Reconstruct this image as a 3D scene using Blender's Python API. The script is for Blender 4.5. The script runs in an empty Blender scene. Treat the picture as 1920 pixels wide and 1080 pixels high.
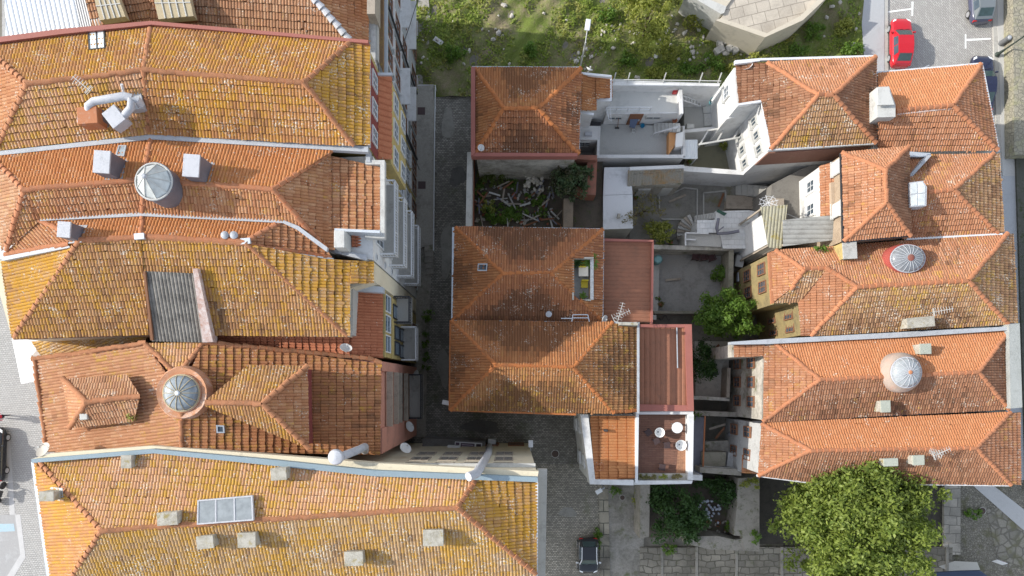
import bpy, bmesh, math, random
import numpy as np
from mathutils import Vector, Matrix
random.seed(7)
C = bpy.context.scene.collection
SC = bpy.context.scene
R = math.radians
# ---------------------------------------------------------------- camera
FPX, HC, NX, NY = 1331.0, 55.5, 960.0, 720.0      # focal length (px of a 1920 frame), camera height, nadir
cd = bpy.data.cameras.new('camera'); cam = bpy.data.objects.new('camera', cd); C.objects.link(cam)
cam.location = (0, 0, HC); cam.rotation_euler = (0, 0, 0)
cd.sensor_width = 36; cd.lens = 36 * FPX / 1920; cd.shift_y = 180 / 1920
cd.clip_start = 0.5; cd.clip_end = 3000
SC.camera = cam
# ---------------------------------------------------------------- sky and sun
SUN_EL, SUN_AZ = R(29.5), R(7)                      # sun stands to the left (-x) and a little up (+y)
w = bpy.data.worlds.new('World'); SC.world = w; w.use_nodes = True
nt = w.node_tree; bg = nt.nodes['Background']
sky = nt.nodes.new('ShaderNodeTexSky'); sky.sky_type = 'NISHITA'; sky.sun_disc = False
sky.sun_elevation = SUN_EL
sd = Vector((-math.cos(SUN_AZ) * math.cos(SUN_EL), math.sin(SUN_AZ) * math.cos(SUN_EL), math.sin(SUN_EL)))
sky.sun_rotation = math.atan2(sd.x, sd.y)
hs = nt.nodes.new('ShaderNodeHueSaturation'); hs.inputs['Saturation'].default_value = .5   # thin cloud: paler sky
nt.links.new(sky.outputs[0], hs.inputs['Color']); nt.links.new(hs.outputs[0], bg.inputs[0]); bg.inputs[1].default_value = 0.15
sl = bpy.data.lights.new('sun', 'SUN'); sun = bpy.data.objects.new('sun', sl); C.objects.link(sun)
sl.energy = 2.5; sl.angle = R(0.5); sl.color = (1, 0.95, 0.87)
sun.rotation_euler = sd.to_track_quat('Z', 'Y').to_euler(); sun.location = sd * 120
SC.view_settings.view_transform = 'Standard'; SC.view_settings.look = 'None'
SC.view_settings.gamma = 1; SC.view_settings.exposure = 1.08

def P(px, py, z=0.0):
    s = (HC - z) / FPX
    return Vector(((px - NX) * s, -(py - NY) * s, z))
# ---------------------------------------------------------------- materials
class N:
    def __init__(s, name):
        s.m = bpy.data.materials.new(name); s.m.use_nodes = True
        s.t = s.m.node_tree; s.b = s.t.nodes['Principled BSDF']
    def n(s, typ, **k):
        o = s.t.nodes.new('ShaderNode' + typ)
        for a, v in k.items():
            if a.startswith('i_'):
                key = a[2:]
                key = int(key) if key.isdigit() else key
                s.put(o.inputs[key], v)
            else: setattr(o, a, v)
        return o
    def put(s, inp, v):
        if hasattr(v, 'is_output'): s.t.links.new(v, inp)
        else:
            if isinstance(v, tuple) and len(v) == 3 and inp.type == 'RGBA': v = v + (1,)
            inp.default_value = v
    def math(s, op, a, b=0.0, clamp=False):
        o = s.n('Math', operation=op, use_clamp=clamp); s.put(o.inputs[0], a); s.put(o.inputs[1], b); return o.outputs[0]
    def mix(s, f, a, b, bt='MIX'):
        o = s.n('Mix', data_type='RGBA', blend_type=bt)
        s.put(o.inputs[0], f); s.put(o.inputs[6], a); s.put(o.inputs[7], b); return o.outputs[2]
    def noise(s, vec, sc, det=3, rough=.55, dist=0):
        o = s.n('TexNoise'); s.put(o.inputs['Vector'], vec); s.put(o.inputs['Scale'], sc)
        o.inputs['Detail'].default_value = det; o.inputs['Roughness'].default_value = rough; o.inputs['Distortion'].default_value = dist
        return o.outputs[0]
    def ramp(s, f, lo, hi):
        o = s.n('MapRange'); s.put(o.inputs[0], f); o.inputs[1].default_value = lo; o.inputs[2].default_value = hi
        return o.outputs[0]
    def co(s, which='Object'): return s.n('TexCoord').outputs[which]
    def pos(s): return s.n('NewGeometry').outputs['Position']
    def fin(s, col, rough=.85, bump=None, dist=.02, metal=0, spec=.3):
        s.put(s.b.inputs['Base Color'], col); s.put(s.b.inputs['Roughness'], rough)
        s.b.inputs['Metallic'].default_value = metal; s.b.inputs['Specular IOR Level'].default_value = spec
        if bump is not None:
            o = s.n('Bump'); s.put(o.inputs['Height'], bump); o.inputs['Distance'].default_value = dist; o.inputs['Strength'].default_value = .8
            s.t.links.new(o.outputs[0], s.b.inputs['Normal'])
        return s.m
_mats = {}
def memo(fn):
    def g(name, *a, **k):
        if name not in _mats: _mats[name] = fn(name, *a, **k)
        return _mats[name]
    return g
@memo
def plain(name, col, rough=.7, metal=0, var=.12, sc=1.5, spec=.3, bump=True):
    m = N(name); p = m.pos()
    a = m.noise(p, sc, 5); b = m.noise(p, sc * 9, 3)
    f = m.math('ADD', m.math('MULTIPLY', a, .6), m.math('MULTIPLY', b, .4))
    f = m.ramp(f, .3, .7)
    c = m.mix(f, tuple(x * (1 - var) for x in col), tuple(min(1, x * (1 + var)) for x in col))
    return m.fin(c, rough, b if bump else None, .006, metal, spec)
@memo
def weathered(name, col, stain=(.12, .11, .09), amount=.5, rough=.9, sc=.8, moss=None, var=.15):
    m = N(name); p = m.pos()
    a = m.noise(p, sc, 6, .65, .4); b = m.noise(p, sc * 6, 5, .65); d = m.noise(p, sc * 30, 3)
    c = m.mix(m.ramp(d, .3, .7), tuple(x * (1 - var) for x in col), tuple(min(1, x * (1 + var)) for x in col))
    f = m.ramp(m.math('ADD', m.math('MULTIPLY', a, .65), m.math('MULTIPLY', b, .35)), .62 - .3 * amount, .78 - .2 * amount)
    c = m.mix(m.math('MULTIPLY', f, .8), c, stain)
    if moss:
        g = m.ramp(m.noise(m.n('Mapping', i_0=p, i_1=(7, 3, 1)).outputs[0], sc * 1.3, 6, .7), .55, .68)
        c = m.mix(g, c, moss)
    return m.fin(c, rough, d, .015)
@memo
def tiles(name, c1, c2, c3, lichen=0., lcol=(.42, .25, .03), white=.2, dark=.3, dcol=(.12, .065, .04), clean=.25, tint=.75):
    """fired clay tiles: each tile its own tint, then lichen, soot and white specks"""
    m = N(name); p = m.pos(); uv = m.n('UVMap').outputs[0]
    fl = m.n('VectorMath', operation='FLOOR', i_0=uv).outputs[0]
    wn = m.n('TexWhiteNoise', noise_dimensions='2D', i_0=fl)
    wv, wc = wn.outputs[0], wn.outputs[1]
    big = m.noise(p, .35, 4, .6, .3); mid = m.noise(p, 2.2, 4, .6); fine = m.noise(p, 16, 3, .6)
    lu = lambda q, k=.16: tuple((x * (1 - k) + k * (.3 * q[0] + .55 * q[1] + .15 * q[2]) * g) * .96 for x, g in zip(q, (1.15, 1.15, .7)))
    c1, c2, c3, lcol = lu(c1), lu(c2), lu(c3), lu(lcol, .08)
    avg = tuple((c1[i] + c2[i] + c3[i]) / 3 for i in range(3)); c1, c2, c3 = [tuple(q[i] * tint + avg[i] * (1 - tint) for i in range(3)) for q in (c1, c2, c3)]
    c = m.mix(m.ramp(wv, 0, .55), c1, c2)
    c = m.mix(m.ramp(wv, .5, 1), c, c3)
    # soot / old moss, tile by tile and in broad patches
    w2 = m.n('SeparateColor', i_0=wc)
    streak = m.noise(m.n('Mapping', i_0=uv, i_3=(.45, .09, 1)).outputs[0], 1., 4, .6)
    df = m.math('ADD', m.math('ADD', m.math('MULTIPLY', m.noise(m.n('Mapping', i_0=p, i_1=(13, 5, 2)).outputs[0], .5, 5, .65), .45), m.math('MULTIPLY', streak, .3)), m.math('MULTIPLY', w2.outputs[1], .25))
    rd = m.n('Attribute', attribute_name='ridge_dist').outputs['Fac']
    df = m.math('SUBTRACT', df, m.math('MULTIPLY', m.ramp(m.math('ADD', rd, m.math('MULTIPLY', m.math('SUBTRACT', big, .5), 1.5)), 1.5, .1), clean))
    c = m.mix(m.math('MULTIPLY', m.ramp(df, .70 - .40 * dark, .90 - .40 * dark), .8), c, dcol)
    c = m.mix(m.math('MULTIPLY', m.ramp(fine, .44, .74), .5), c, tuple(x * .45 for x in c1))
    if lichen > 0:
        lf = m.math('ADD', m.math('ADD', m.math('MULTIPLY', big, .45), m.math('MULTIPLY', mid, .4)), m.math('MULTIPLY', w2.outputs[2], .15))
        lf = m.math('ADD', lf, m.math('MULTIPLY', m.math('SUBTRACT', fine, .5), .6))
        c = m.mix(m.math('MULTIPLY', m.ramp(lf, .7 - .42 * lichen, .82 - .38 * lichen), .88), c, m.mix(fine, tuple(x * .8 for x in lcol), tuple(min(1, x * 1.6) for x in lcol)))
    if white > 0:
        sp = m.noise(p, 11, 2, .5)
        sp2 = m.noise(m.n('Mapping', i_0=p, i_1=(3, 9, 4)).outputs[0], 1.1, 3)
        c = m.mix(m.math('MULTIPLY', m.ramp(m.math('ADD', sp, m.math('MULTIPLY', m.math('SUBTRACT', sp2, .5), .6)), .735 - .16 * white, .80 - .14 * white), .8), c, (.56, .52, .44))
    return m.fin(c, .92, fine, .006, 0, .15)
@memo
def bricks(name, c1, c2, mortar, sx=.2, sy=.1, rot=0., ms=.02, wob=.0, stain=.4, scol=(.05, .045, .04), moss=None, msc=.6):
    """small stone setts"""
    m = N(name); p = m.pos()
    if wob: p2 = m.n('VectorMath', operation='ADD', i_0=p, i_1=m.n('VectorMath', operation='SCALE', i_0=m.n('TexNoise', i_0=p, i_2=1.3).outputs[1], i_3=wob).outputs[0]).outputs[0]
    else: p2 = p
    mp = m.n('Mapping', i_0=p2, i_2=(0, 0, rot)).outputs[0]
    b = m.n('TexBrick'); m.put(b.inputs[0], mp)
    b.inputs['Color1'].default_value = c1 + (1,); b.inputs['Color2'].default_value = c2 + (1,); b.inputs['Mortar'].default_value = mortar + (1,)
    b.inputs['Scale'].default_value = 1; b.inputs['Mortar Size'].default_value = ms; b.inputs['Mortar Smooth'].default_value = .3
    b.inputs['Brick Width'].default_value = sx; b.inputs['Row Height'].default_value = sy
    c = b.outputs[0]
    a = m.noise(p, .45, 6, .65, .5); d = m.noise(p, 14, 4, .65)
    c = m.mix(m.math('MULTIPLY', m.ramp(a, .5 - .25 * stain, .75 - .2 * stain), .75), c, scol)
    c = m.mix(m.ramp(d, .25, .8), c, m.mix(1., c, (1.35, 1.32, 1.28), 'MULTIPLY'))
    if moss:
        g = m.ramp(m.math('ADD', m.math('MULTIPLY', m.noise(m.n('Mapping', i_0=p, i_1=(7, 3, 1)).outputs[0], msc, 6, .7), .8), m.math('MULTIPLY', d, .2)), .55, .66)
        c = m.mix(m.math('MULTIPLY', g, .8), c, moss)
    h = m.math('ADD', m.math('MULTIPLY', b.outputs[1], -1.), m.math('MULTIPLY', d, .5))
    return m.fin(c, .9, h, .03)
@memo
def stones(name, c1, c2, joint, sc=3., moss=None):
    m = N(name); p = m.pos()
    v = m.n('TexVoronoi', feature='DISTANCE_TO_EDGE', i_0=p, i_2=sc); v2 = m.n('TexVoronoi', i_0=p, i_2=sc)
    d = m.noise(p, 12, 5, .65); a = m.noise(p, .8, 5, .6)
    r = m.n('SeparateColor', i_0=v2.outputs[1]).outputs[0]
    c = m.mix(r, c1, c2); c = m.mix(m.ramp(d, .3, .75), c, m.mix(1., c, (.6, .58, .55), 'MULTIPLY'))
    e = m.ramp(v.outputs[0], .03, .09)
    c = m.mix(e, joint, c)
    if moss: c = m.mix(m.math('MULTIPLY', m.ramp(a, .5, .64), .8), c, moss)
    return m.fin(c, .92, m.math('ADD', e, m.math('MULTIPLY', d, .4)), .04)
@memo
def glass(name, col=(.05, .07, .09), rough=.08):
    m = N(name); a = m.noise(m.pos(), 3, 4, .6)
    return m.fin(m.mix(m.ramp(a, .35, .7), col, tuple(x * 1.4 for x in col)), rough, None, 0, 0, .6)
@memo
def leafm(name, c1, c2, c3=None, tr=.25):
    m = N(name); g = m.n('NewGeometry'); r = g.outputs['Random Per Island']
    a = m.noise(g.outputs['Position'], .9, 3)
    c = m.mix(r, c1, c2); c = m.mix(m.ramp(a, .45, .7), c, c3 or c2)
    m.fin(c, .55, None, 0, 0, .35)
    t = m.n('BsdfTranslucent', i_0=m.mix(1., c, (1.1, 1.25, .5), 'MULTIPLY'))
    x = m.n('MixShader', i_0=tr, i_1=m.b.outputs[0], i_2=t.outputs[0])
    m.t.links.new(x.outputs[0], m.t.nodes['Material Output'].inputs[0])
    return m.m
@memo
def paint(name, col, rough=.25):
    m = N(name); a = m.noise(m.pos(), 40, 2)
    m.b.inputs['Coat Weight'].default_value = .6; m.b.inputs['Coat Roughness'].default_value = .06
    return m.fin(m.mix(m.math('MULTIPLY', a, .3), col, tuple(x * .75 for x in col)), rough, None, 0, 0, .5)
# ---------------------------------------------------------------- objects
def tag(o, label, cat, group=None, kind=None):
    if kind: o['kind'] = kind
    if label: o['label'] = label
    if cat: o['category'] = cat
    if group: o['group'] = group
    return o
def thing(name, label, cat, loc, group=None, rotz=0):
    o = bpy.data.objects.new(name, None); C.objects.link(o); o.location = loc; o.rotation_euler = (0, 0, rotz)
    o.empty_display_size = .3
    return tag(o, label, cat, group)
def origin(o):
    v = Vector((0, 0, 0))
    while o is not None: v += o.location; o = o.parent
    return v
class MB:
    """collects shapes (world coordinates) for ONE mesh object"""
    def __init__(s): s.v = []; s.f = []; s.k = []
    def add(s, vs, fs, k=0):
        b = len(s.v); s.v += [tuple(v) for v in vs]; s.f += [tuple(b + i for i in f) for f in fs]; s.k += [k] * len(fs); return s
    def hexa(s, b4, t4, k=0):
        return s.add(list(b4) + list(t4), [(3, 2, 1, 0), (4, 5, 6, 7), (0, 1, 5, 4), (1, 2, 6, 5), (2, 3, 7, 6), (3, 0, 4, 7)], k)
    def box(s, c, size, rz=0, k=0, tilt=None):
        x, y, z = size[0] / 2, size[1] / 2, size[2] / 2
        pts = [Vector(q) for q in ((-x, -y, -z), (x, -y, -z), (x, y, -z), (-x, y, -z), (-x, -y, z), (x, -y, z), (x, y, z), (-x, y, z))]
        m = Matrix.Rotation(rz, 3, 'Z')
        if tilt is not None: m = m @ tilt
        pts = [m @ q + Vector(c) for q in pts]
        return s.hexa(pts[:4], pts[4:], k)
    def prism(s, top, zb, k=0, bottom=None):
        n = len(top); top = [Vector(p) for p in top]
        a = sum(top[i].x * top[(i + 1) % n].y - top[(i + 1) % n].x * top[i].y for i in range(n))
        if a < 0: top = top[::-1]
        bot = [Vector((p.x, p.y, zb)) for p in top]
        return s.add(bot + top, [tuple(range(n - 1, -1, -1)), tuple(range(n, 2 * n))] + [(i, (i + 1) % n, n + (i + 1) % n, n + i) for i in range(n)], k)
    def pp(s, poly, zt, zb, k=0): return s.prism([P(q[0], q[1], q[2] if len(q) > 2 else zt) for q in poly], zb, k)
    def tube(s, path, r, n=8, k=0, cap=True):
        path = [Vector(p) for p in path]; rs = r if isinstance(r, (list, tuple)) else [r] * len(path)
        rings = []; prev = None
        for i, p in enumerate(path):
            d = (path[min(i + 1, len(path) - 1)] - path[max(i - 1, 0)]).normalized()
            if prev is None: a = d.orthogonal().normalized()
            else: a = (prev - d * prev.dot(d)).normalized()
            prev = a; b = d.cross(a)
            rings.append([p + (a * math.cos(2 * math.pi * j / n) + b * math.sin(2 * math.pi * j / n)) * rs[i] for j in range(n)])
        vs = [q for rg in rings for q in rg]
        fs = [(i * n + j, i * n + (j + 1) % n, (i + 1) * n + (j + 1) % n, (i + 1) * n + j) for i in range(len(path) - 1) for j in range(n)]
        if cap: fs += [tuple(range(n - 1, -1, -1)), tuple(range((len(path) - 1) * n, len(path) * n))]
        return s.add(vs, fs, k)
    def lathe(s, c, prof, n=24, k=0, M=None, sx=1, sy=1):
        vs = []
        for r, z in prof:
            for j in range(n):
                q = Vector((r * math.cos(2 * math.pi * j / n) * sx, r * math.sin(2 * math.pi * j / n) * sy, z))
                vs.append((M @ q if M else q) + Vector(c))
        fs = [(i * n + j, i * n + (j + 1) % n, (i + 1) * n + (j + 1) % n, (i + 1) * n + j) for i in range(len(prof) - 1) for j in range(n)]
        fs += [tuple(range(n - 1, -1, -1)), tuple(range((len(prof) - 1) * n, len(prof) * n))]
        return s.add(vs, fs, k)
    def bar(s, a, b, w, h=None, k=0):
        a, b = Vector(a), Vector(b); d = (b - a).normalized(); h = h or w
        up = Vector((0, 0, 1)) if abs(d.z) < .95 else Vector((0, 1, 0))
        sd_ = d.cross(up).normalized() * w / 2; u = sd_.cross(d).normalized() * h / 2
        return s.hexa([a - sd_ - u, a + sd_ - u, b + sd_ - u, b - sd_ - u], [a - sd_ + u, a + sd_ + u, b + sd_ + u, b - sd_ + u], k)
    def build(s, name, mat, parent=None, bevel=0, smooth=False):
        me = bpy.data.meshes.new(name); o = bpy.data.objects.new(name, me); C.objects.link(o)
        g = origin(parent) if parent else (Vector(s.v[0]) * 0)
        if parent is None:
            arr = np.array(s.v); g = Vector((float(arr[:, 0].mean()), float(arr[:, 1].mean()), float(arr[:, 2].min()))); o.location = g
        else: o.parent = parent
        me.from_pydata([(v[0] - g[0], v[1] - g[1], v[2] - g[2]) for v in s.v], [], s.f)
        for m in (mat if isinstance(mat, (list, tuple)) else [mat]): me.materials.append(m)
        if isinstance(mat, (list, tuple)): me.polygons.foreach_set('material_index', s.k)
        if smooth: me.polygons.foreach_set('use_smooth', [True] * len(me.polygons)); me.set_sharp_from_angle(angle=R(40))
        me.update()
        if bevel:
            b = o.modifiers.new('bevel', 'BEVEL'); b.width = bevel; b.segments = 2; b.limit_method = 'ANGLE'
        return o
def npmesh(name, V, F, mats, parent=None, uv=None, mi=None):
    me = bpy.data.meshes.new(name); o = bpy.data.objects.new(name, me); C.objects.link(o)
    if parent: g = np.array(origin(parent)); o.parent = parent
    else: g = np.array([V[:, 0].mean(), V[:, 1].mean(), V[:, 2].min()]); o.location = g
    V = (V - g).astype(np.float32); n = F.shape[1]
    me.vertices.add(len(V)); me.vertices.foreach_set('co', V.ravel())
    me.loops.add(F.size); me.loops.foreach_set('vertex_index', F.ravel().astype(np.int32))
    me.polygons.add(len(F)); me.polygons.foreach_set('loop_start', np.arange(0, F.size, n, dtype=np.int32))
    for m in mats: me.materials.append(m)
    if mi is not None: me.polygons.foreach_set('material_index', mi.astype(np.int32))
    if uv is not None:
        l = me.uv_layers.new(name='UVMap'); l.data.foreach_set('uv', uv.astype(np.float32).ravel())
    me.polygons.foreach_set('use_smooth', np.zeros(len(F), bool)); me.update(calc_edges=True); me.validate()
    return o
# ---------------------------------------------------------------- tiled roofs
ROOFS = {}
rng = np.random.default_rng(11)
def pw(pts): return np.array([P(*p) for p in pts])
def frame_of(W):
    n = np.zeros(3)
    for i in range(len(W)):
        a, b = W[i], W[(i + 1) % len(W)]
        n += np.cross(a, b)
    n /= np.linalg.norm(n)
    if n[2] < 0: n = -n
    return n, W.mean(0)
def sub(plane, pts):
    """pixel points dropped onto the plane of 'plane'"""
    n, c = frame_of(pw(plane)); out = []; o = np.array([0, 0, HC])
    for x, y in pts:
        d = np.array(P(x, y, 0)) - o; t = n.dot(c - o) / n.dot(d); out.append((x, y, float((o + d * t)[2])))
    return out
def tile_plane(pts, udir=None, pitch=.17, course=.38, amp=.055, step=.055, jit=1., lift=0., gap=.042):
    W = pw(pts); n, c = frame_of(W)
    if udir is None: u = W[1] - W[0]
    else: u = np.array([udir[0], -udir[1], 0.])
    u = u - n * u.dot(n); u /= np.linalg.norm(u); v = np.cross(n, u)
    if v[2] < 0: v, u = -v, -u
    q = np.stack([(W - c) @ u, (W - c) @ v], 1); res = (W - c) @ n
    v0, v1 = q[:, 1].min(), q[:, 1].max()
    plainsheet = course > 1
    if plainsheet: course, step, jit, gap = .2, 0, jit * .3, 0
    K = max(1, int(math.ceil((v1 - v0) / course)))
    umin, umax = q[:, 0].min(), q[:, 0].max()
    t0, t1 = int(math.floor(umin / pitch)), int(math.ceil(umax / pitch))
    fr = np.array([0., .18, .5, .82])
    U0 = np.concatenate([(np.arange(t0, t1)[:, None] + fr[None]).ravel(), [t1]]) * pitch
    rows = np.concatenate([[v0 + k * course, v0 + (k + 1) * course - gap, v0 + (k + 1) * course - gap, v0 + (k + 1) * course] for k in range(K)])
    cu = np.clip(U0, umin + 1e-4, umax - 1e-4)
    def span(uu):
        ys = []
        for i in range(len(q)):
            a, b = q[i], q[(i + 1) % len(q)]
            if (a[0] - uu) * (b[0] - uu) <= 0 and abs(a[0] - b[0]) > 1e-9:
                ys.append(a[1] + (uu - a[0]) / (b[0] - a[0]) * (b[1] - a[1]))
        return (min(ys), max(ys)) if ys else (0, 0)
    S = np.array([span(x) for x in cu])
    UU = np.repeat(cu[None], len(rows), 0); RR = np.repeat(rows[:, None], len(U0), 1)
    VV = np.clip(RR, S[:, 0][None], S[:, 1][None]); free = np.abs(VV - RR) < 1e-9
    tid = np.clip(np.floor(UU / pitch + 1e-6).astype(int) - t0, 0, t1 - t0); cid = np.repeat(np.arange(4 * K) // 4, len(U0)).reshape(UU.shape)
    rnd = rng.random((K + 1, t1 - t0 + 1, 2))
    fu = UU / pitch - np.floor(UU / pitch)
    prof = np.sin(np.pi * np.clip(fu, 0, 1)) ** .6
    isb = (np.arange(4 * K) % 4 == 0)[:, None]; isg = (np.arange(4 * K) % 4 >= 2)[:, None]
    if gap: prof = np.where(isg, 0, prof)
    h = amp * prof + step * isb - (.045 if gap else 0) * isg + jit * (.012 * rnd[cid, tid, 0]) + lift
    h = h + jit * .02 * (np.sin(UU * .9 + VV * .7 + umin) + np.sin(VV * 1.7 - UU * .4)) * .5
    slip = np.where(rnd[cid, tid, 1] > .982, .09, 0) + np.where(rnd[cid, tid, 0] > .985, -.05, 0)
    VJ = VV - isb * (0 if plainsheet else jit) * (.035 * rnd[cid, tid, 1] + slip)
    X = c + UU[..., None] * u + VJ[..., None] * v + h[..., None] * n
    if np.abs(res).max() > .01:                                      # warp the plane so that its edges stay straight (mean value weights)
        k = len(q); ctr = q.mean(0); pu = ctr[0] + (UU - ctr[0]) * .9995; pv = ctr[1] + (VV - ctr[1]) * .9995
        dx = [q[i, 0] - pu for i in range(k)]; dy = [q[i, 1] - pv for i in range(k)]; rr = [np.sqrt(dx[i] ** 2 + dy[i] ** 2) + 1e-6 for i in range(k)]
        tn = []
        for i in range(k):
            j = (i + 1) % k; cr = np.abs(dx[i] * dy[j] - dy[i] * dx[j]); dt = dx[i] * dx[j] + dy[i] * dy[j]
            tn.append(np.tan(np.minimum(np.arctan2(cr, dt) / 2, 1.5705)))
        wgt = [(tn[i - 1] + tn[i]) / rr[i] for i in range(k)]; tot = sum(wgt)
        X = X + (sum(wgt[i] * res[i] for i in range(k)) / tot)[..., None] * n
    nr, nc = UU.shape; idx = np.arange(nr * nc).reshape(nr, nc)
    a, b, d, e = idx[:-1, :-1], idx[:-1, 1:], idx[1:, 1:], idx[1:, :-1]
    fr4 = free[:-1, :-1] & free[:-1, 1:] & free[1:, 1:] & free[1:, :-1]
    ok = (((VV[1:, 1:] - VV[:-1, 1:]) + (VV[1:, :-1] - VV[:-1, :-1]) > 2e-3) | fr4) & (UU[:-1, 1:] - UU[:-1, :-1] > 1e-4)
    F = np.stack([a, b, d, e], -1)[ok]
    fc = np.repeat(np.arange(nr - 1), nc - 1).reshape(nr - 1, nc - 1)[ok]
    um = ((UU[:-1, :-1] + UU[:-1, 1:]) / 2)[ok]
    uvx = um / pitch; uvy = (fc + 1) // 4 + .5 + 0 * um
    uv = np.repeat(np.stack([uvx + 37 * len(ROOFS), uvy], 1)[:, None], 4, 1)
    em = np.full(len(um), 9.); vm = ((VV[:-1, :-1] + VV[1:, :-1]) / 2)[ok]     # distance to the nearest ridge or hip
    for i in range(len(q)):
        a, b = q[i], q[(i + 1) % len(q)]
        if (a[1] + b[1]) / 2 < v0 + .25 * (v1 - v0): continue
        L2 = ((b - a) ** 2).sum(); t = np.clip(((um - a[0]) * (b[0] - a[0]) + (vm - a[1]) * (b[1] - a[1])) / L2, 0, 1)
        em = np.minimum(em, np.hypot(um - a[0] - t * (b[0] - a[0]), vm - a[1] - t * (b[1] - a[1])))
    return X.reshape(-1, 3), F, uv, W, em
def make_roof(house, planes, name='roof', key=None):
    """planes: (points, material, options); one mesh for the whole roof"""
    Vs, Fs, Us, Ms, Es, mats, b = [], [], [], [], [], [], 0
    key = key or house.name; ROOFS.setdefault(key, [])
    for pts, mat, *op in planes:
        V, F, uv, W, em = tile_plane(pts, **(op[0] if op else {})); Es.append(em)
        if mat not in mats: mats.append(mat)
        Vs.append(V); Fs.append(F + b); Us.append(uv.reshape(-1, 2)); Ms.append(np.full(len(F), mats.index(mat))); b += len(V)
        ROOFS[key].append(W)
    o = npmesh(name, np.concatenate(Vs), np.concatenate(Fs), mats, house, np.concatenate(Us), np.concatenate(Ms))
    a = o.data.attributes.new('ridge_dist', 'FLOAT', 'FACE'); E_ = np.concatenate(Es).astype(np.float32)
    if len(o.data.polygons) == len(E_): a.data.foreach_set('value', E_)
    return o
def roof_z(house, x, y):
    best = None
    for W in ROOFS[house if isinstance(house, str) else house.name]:
        k = len(W); s = [(W[(i + 1) % k][0] - W[i][0]) * (y - W[i][1]) - (W[(i + 1) % k][1] - W[i][1]) * (x - W[i][0]) for i in range(k)]
        n, c = frame_of(W); z = c[2] - (n[0] * (x - c[0]) + n[1] * (y - c[1])) / n[2]
        out = 0 if (min(s) >= 0 or max(s) <= 0) else np.hypot(x - c[0], y - c[1]) + 5
        if best is None or out < best[0] or (out == best[0] and z > best[1]): best = (out, z)
    return best[1]
def on_roof(house, px, py, h=0.):
    """world point on the roof under a thing whose top (h above the roof) shows at px, py"""
    z = 12.
    for _ in range(6):
        q = P(px, py, z + h); z = roof_z(house, q.x, q.y)
    q = P(px, py, z + h); return Vector((q.x, q.y, z))
def caps(lines, house_roof, mat, r=.12, seg=.42, name='ridge_tiles', lift=.03):
    mb = MB()
    for ln in lines:
        a, b = P(*ln[0]), P(*ln[1]); L = (b - a).length; d = (b - a).normalized(); k = max(1, round(L / seg))
        s_ = d.cross(Vector((0, 0, 1))).normalized(); u = s_.cross(d).normalized()
        if u.z < 0: u = -u
        for i in range(k):
            sg = lambda t: Vector((0, 0, -.035 * math.sin(math.pi * t) + .018 * math.sin(t * 9 + L)))
            p0 = a + d * (L * i / k - .03) + sg(i / k); p1 = a + d * (L * (i + 1) / k) + sg((i + 1) / k); jo = random.uniform(-.028, .028)
            r0, r1 = r * 1.28, r * .86; ring = []
            for p, rr, up in ((p0, r0, .035), (p1, r1, .0)):
                ring.append([p + s_ * (rr * 1.1 * math.cos(t) + jo) + u * (rr * .8 * math.sin(t) + up + lift) for t in [math.pi * j / 6 for j in range(-1, 8)]])
            m = len(ring[0]); mb.add(ring[0] + ring[1], [(j, j + 1, m + j + 1, m + j) for j in range(m - 1)] + [tuple(range(m))])
    return mb.build(name, mat, house_roof)
# ================================================================ shared materials
OR1, OR2, OR3 = (.50, .19, .075), (.42, .15, .06), (.58, .27, .13)
t_ochre = tiles('clay_ochre_lichen', (.46, .195, .07), (.38, .15, .058), (.52, .25, .11), .57, (.40, .205, .018), .68, .46)
t_ochre_pink = tiles('clay_pink_lichen', (.58, .29, .17), (.52, .25, .13), (.62, .34, .20), .60, (.40, .225, .025), .55, .35)
t_yellow = tiles('clay_yellow_lichen', (.48, .25, .09), (.40, .18, .07), (.53, .30, .13), .70, (.42, .215, .015), .65, .52)
t_orange = tiles('clay_orange', (.54, .19, .06), (.49, .165, .052), (.57, .23, .09), .2, (.40, .23, .035), .4, .3)
t_orange_worn = tiles('clay_orange_worn', (.50, .21, .09), (.40, .14, .065), (.56, .28, .15), .25, (.45, .26, .04), .5, .3)
t_brown = tiles('clay_brown', (.48, .23, .125), (.38, .165, .09), (.54, .31, .19), .2, (.42, .25, .04), .45, .48)
t_brown_yellow = tiles('clay_brown_yellow', (.43, .205, .085), (.33, .145, .065), (.48, .26, .13), .54, (.38, .20, .02), .6, .58)
t_grey_lichen = tiles('clay_grey_lichen', (.47, .29, .155), (.37, .21, .115), (.52, .34, .19), .60, (.39, .21, .022), .8, .5)
t_red = tiles('clay_red_new', (.47, .145, .075), (.44, .13, .066), (.50, .165, .085), 0, white=.05, dark=.0)
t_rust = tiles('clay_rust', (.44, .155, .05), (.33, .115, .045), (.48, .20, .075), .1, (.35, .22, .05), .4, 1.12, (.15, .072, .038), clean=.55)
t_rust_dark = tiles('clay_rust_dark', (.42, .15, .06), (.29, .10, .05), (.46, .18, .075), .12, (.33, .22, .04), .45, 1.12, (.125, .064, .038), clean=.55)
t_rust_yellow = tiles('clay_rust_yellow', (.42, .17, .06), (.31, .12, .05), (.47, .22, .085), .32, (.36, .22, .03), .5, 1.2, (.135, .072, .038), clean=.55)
t_bright = tiles('clay_bright', (.56, .205, .085), (.51, .18, .075), (.58, .24, .11), .06, (.45, .25, .04), .2, .1)
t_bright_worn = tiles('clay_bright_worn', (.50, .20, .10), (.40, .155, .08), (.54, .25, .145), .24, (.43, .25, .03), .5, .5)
t_rbrown = tiles('clay_right_brown', (.36, .155, .085), (.26, .105, .06), (.41, .20, .12), .16, (.4, .25, .04), .4, .68)
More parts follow.
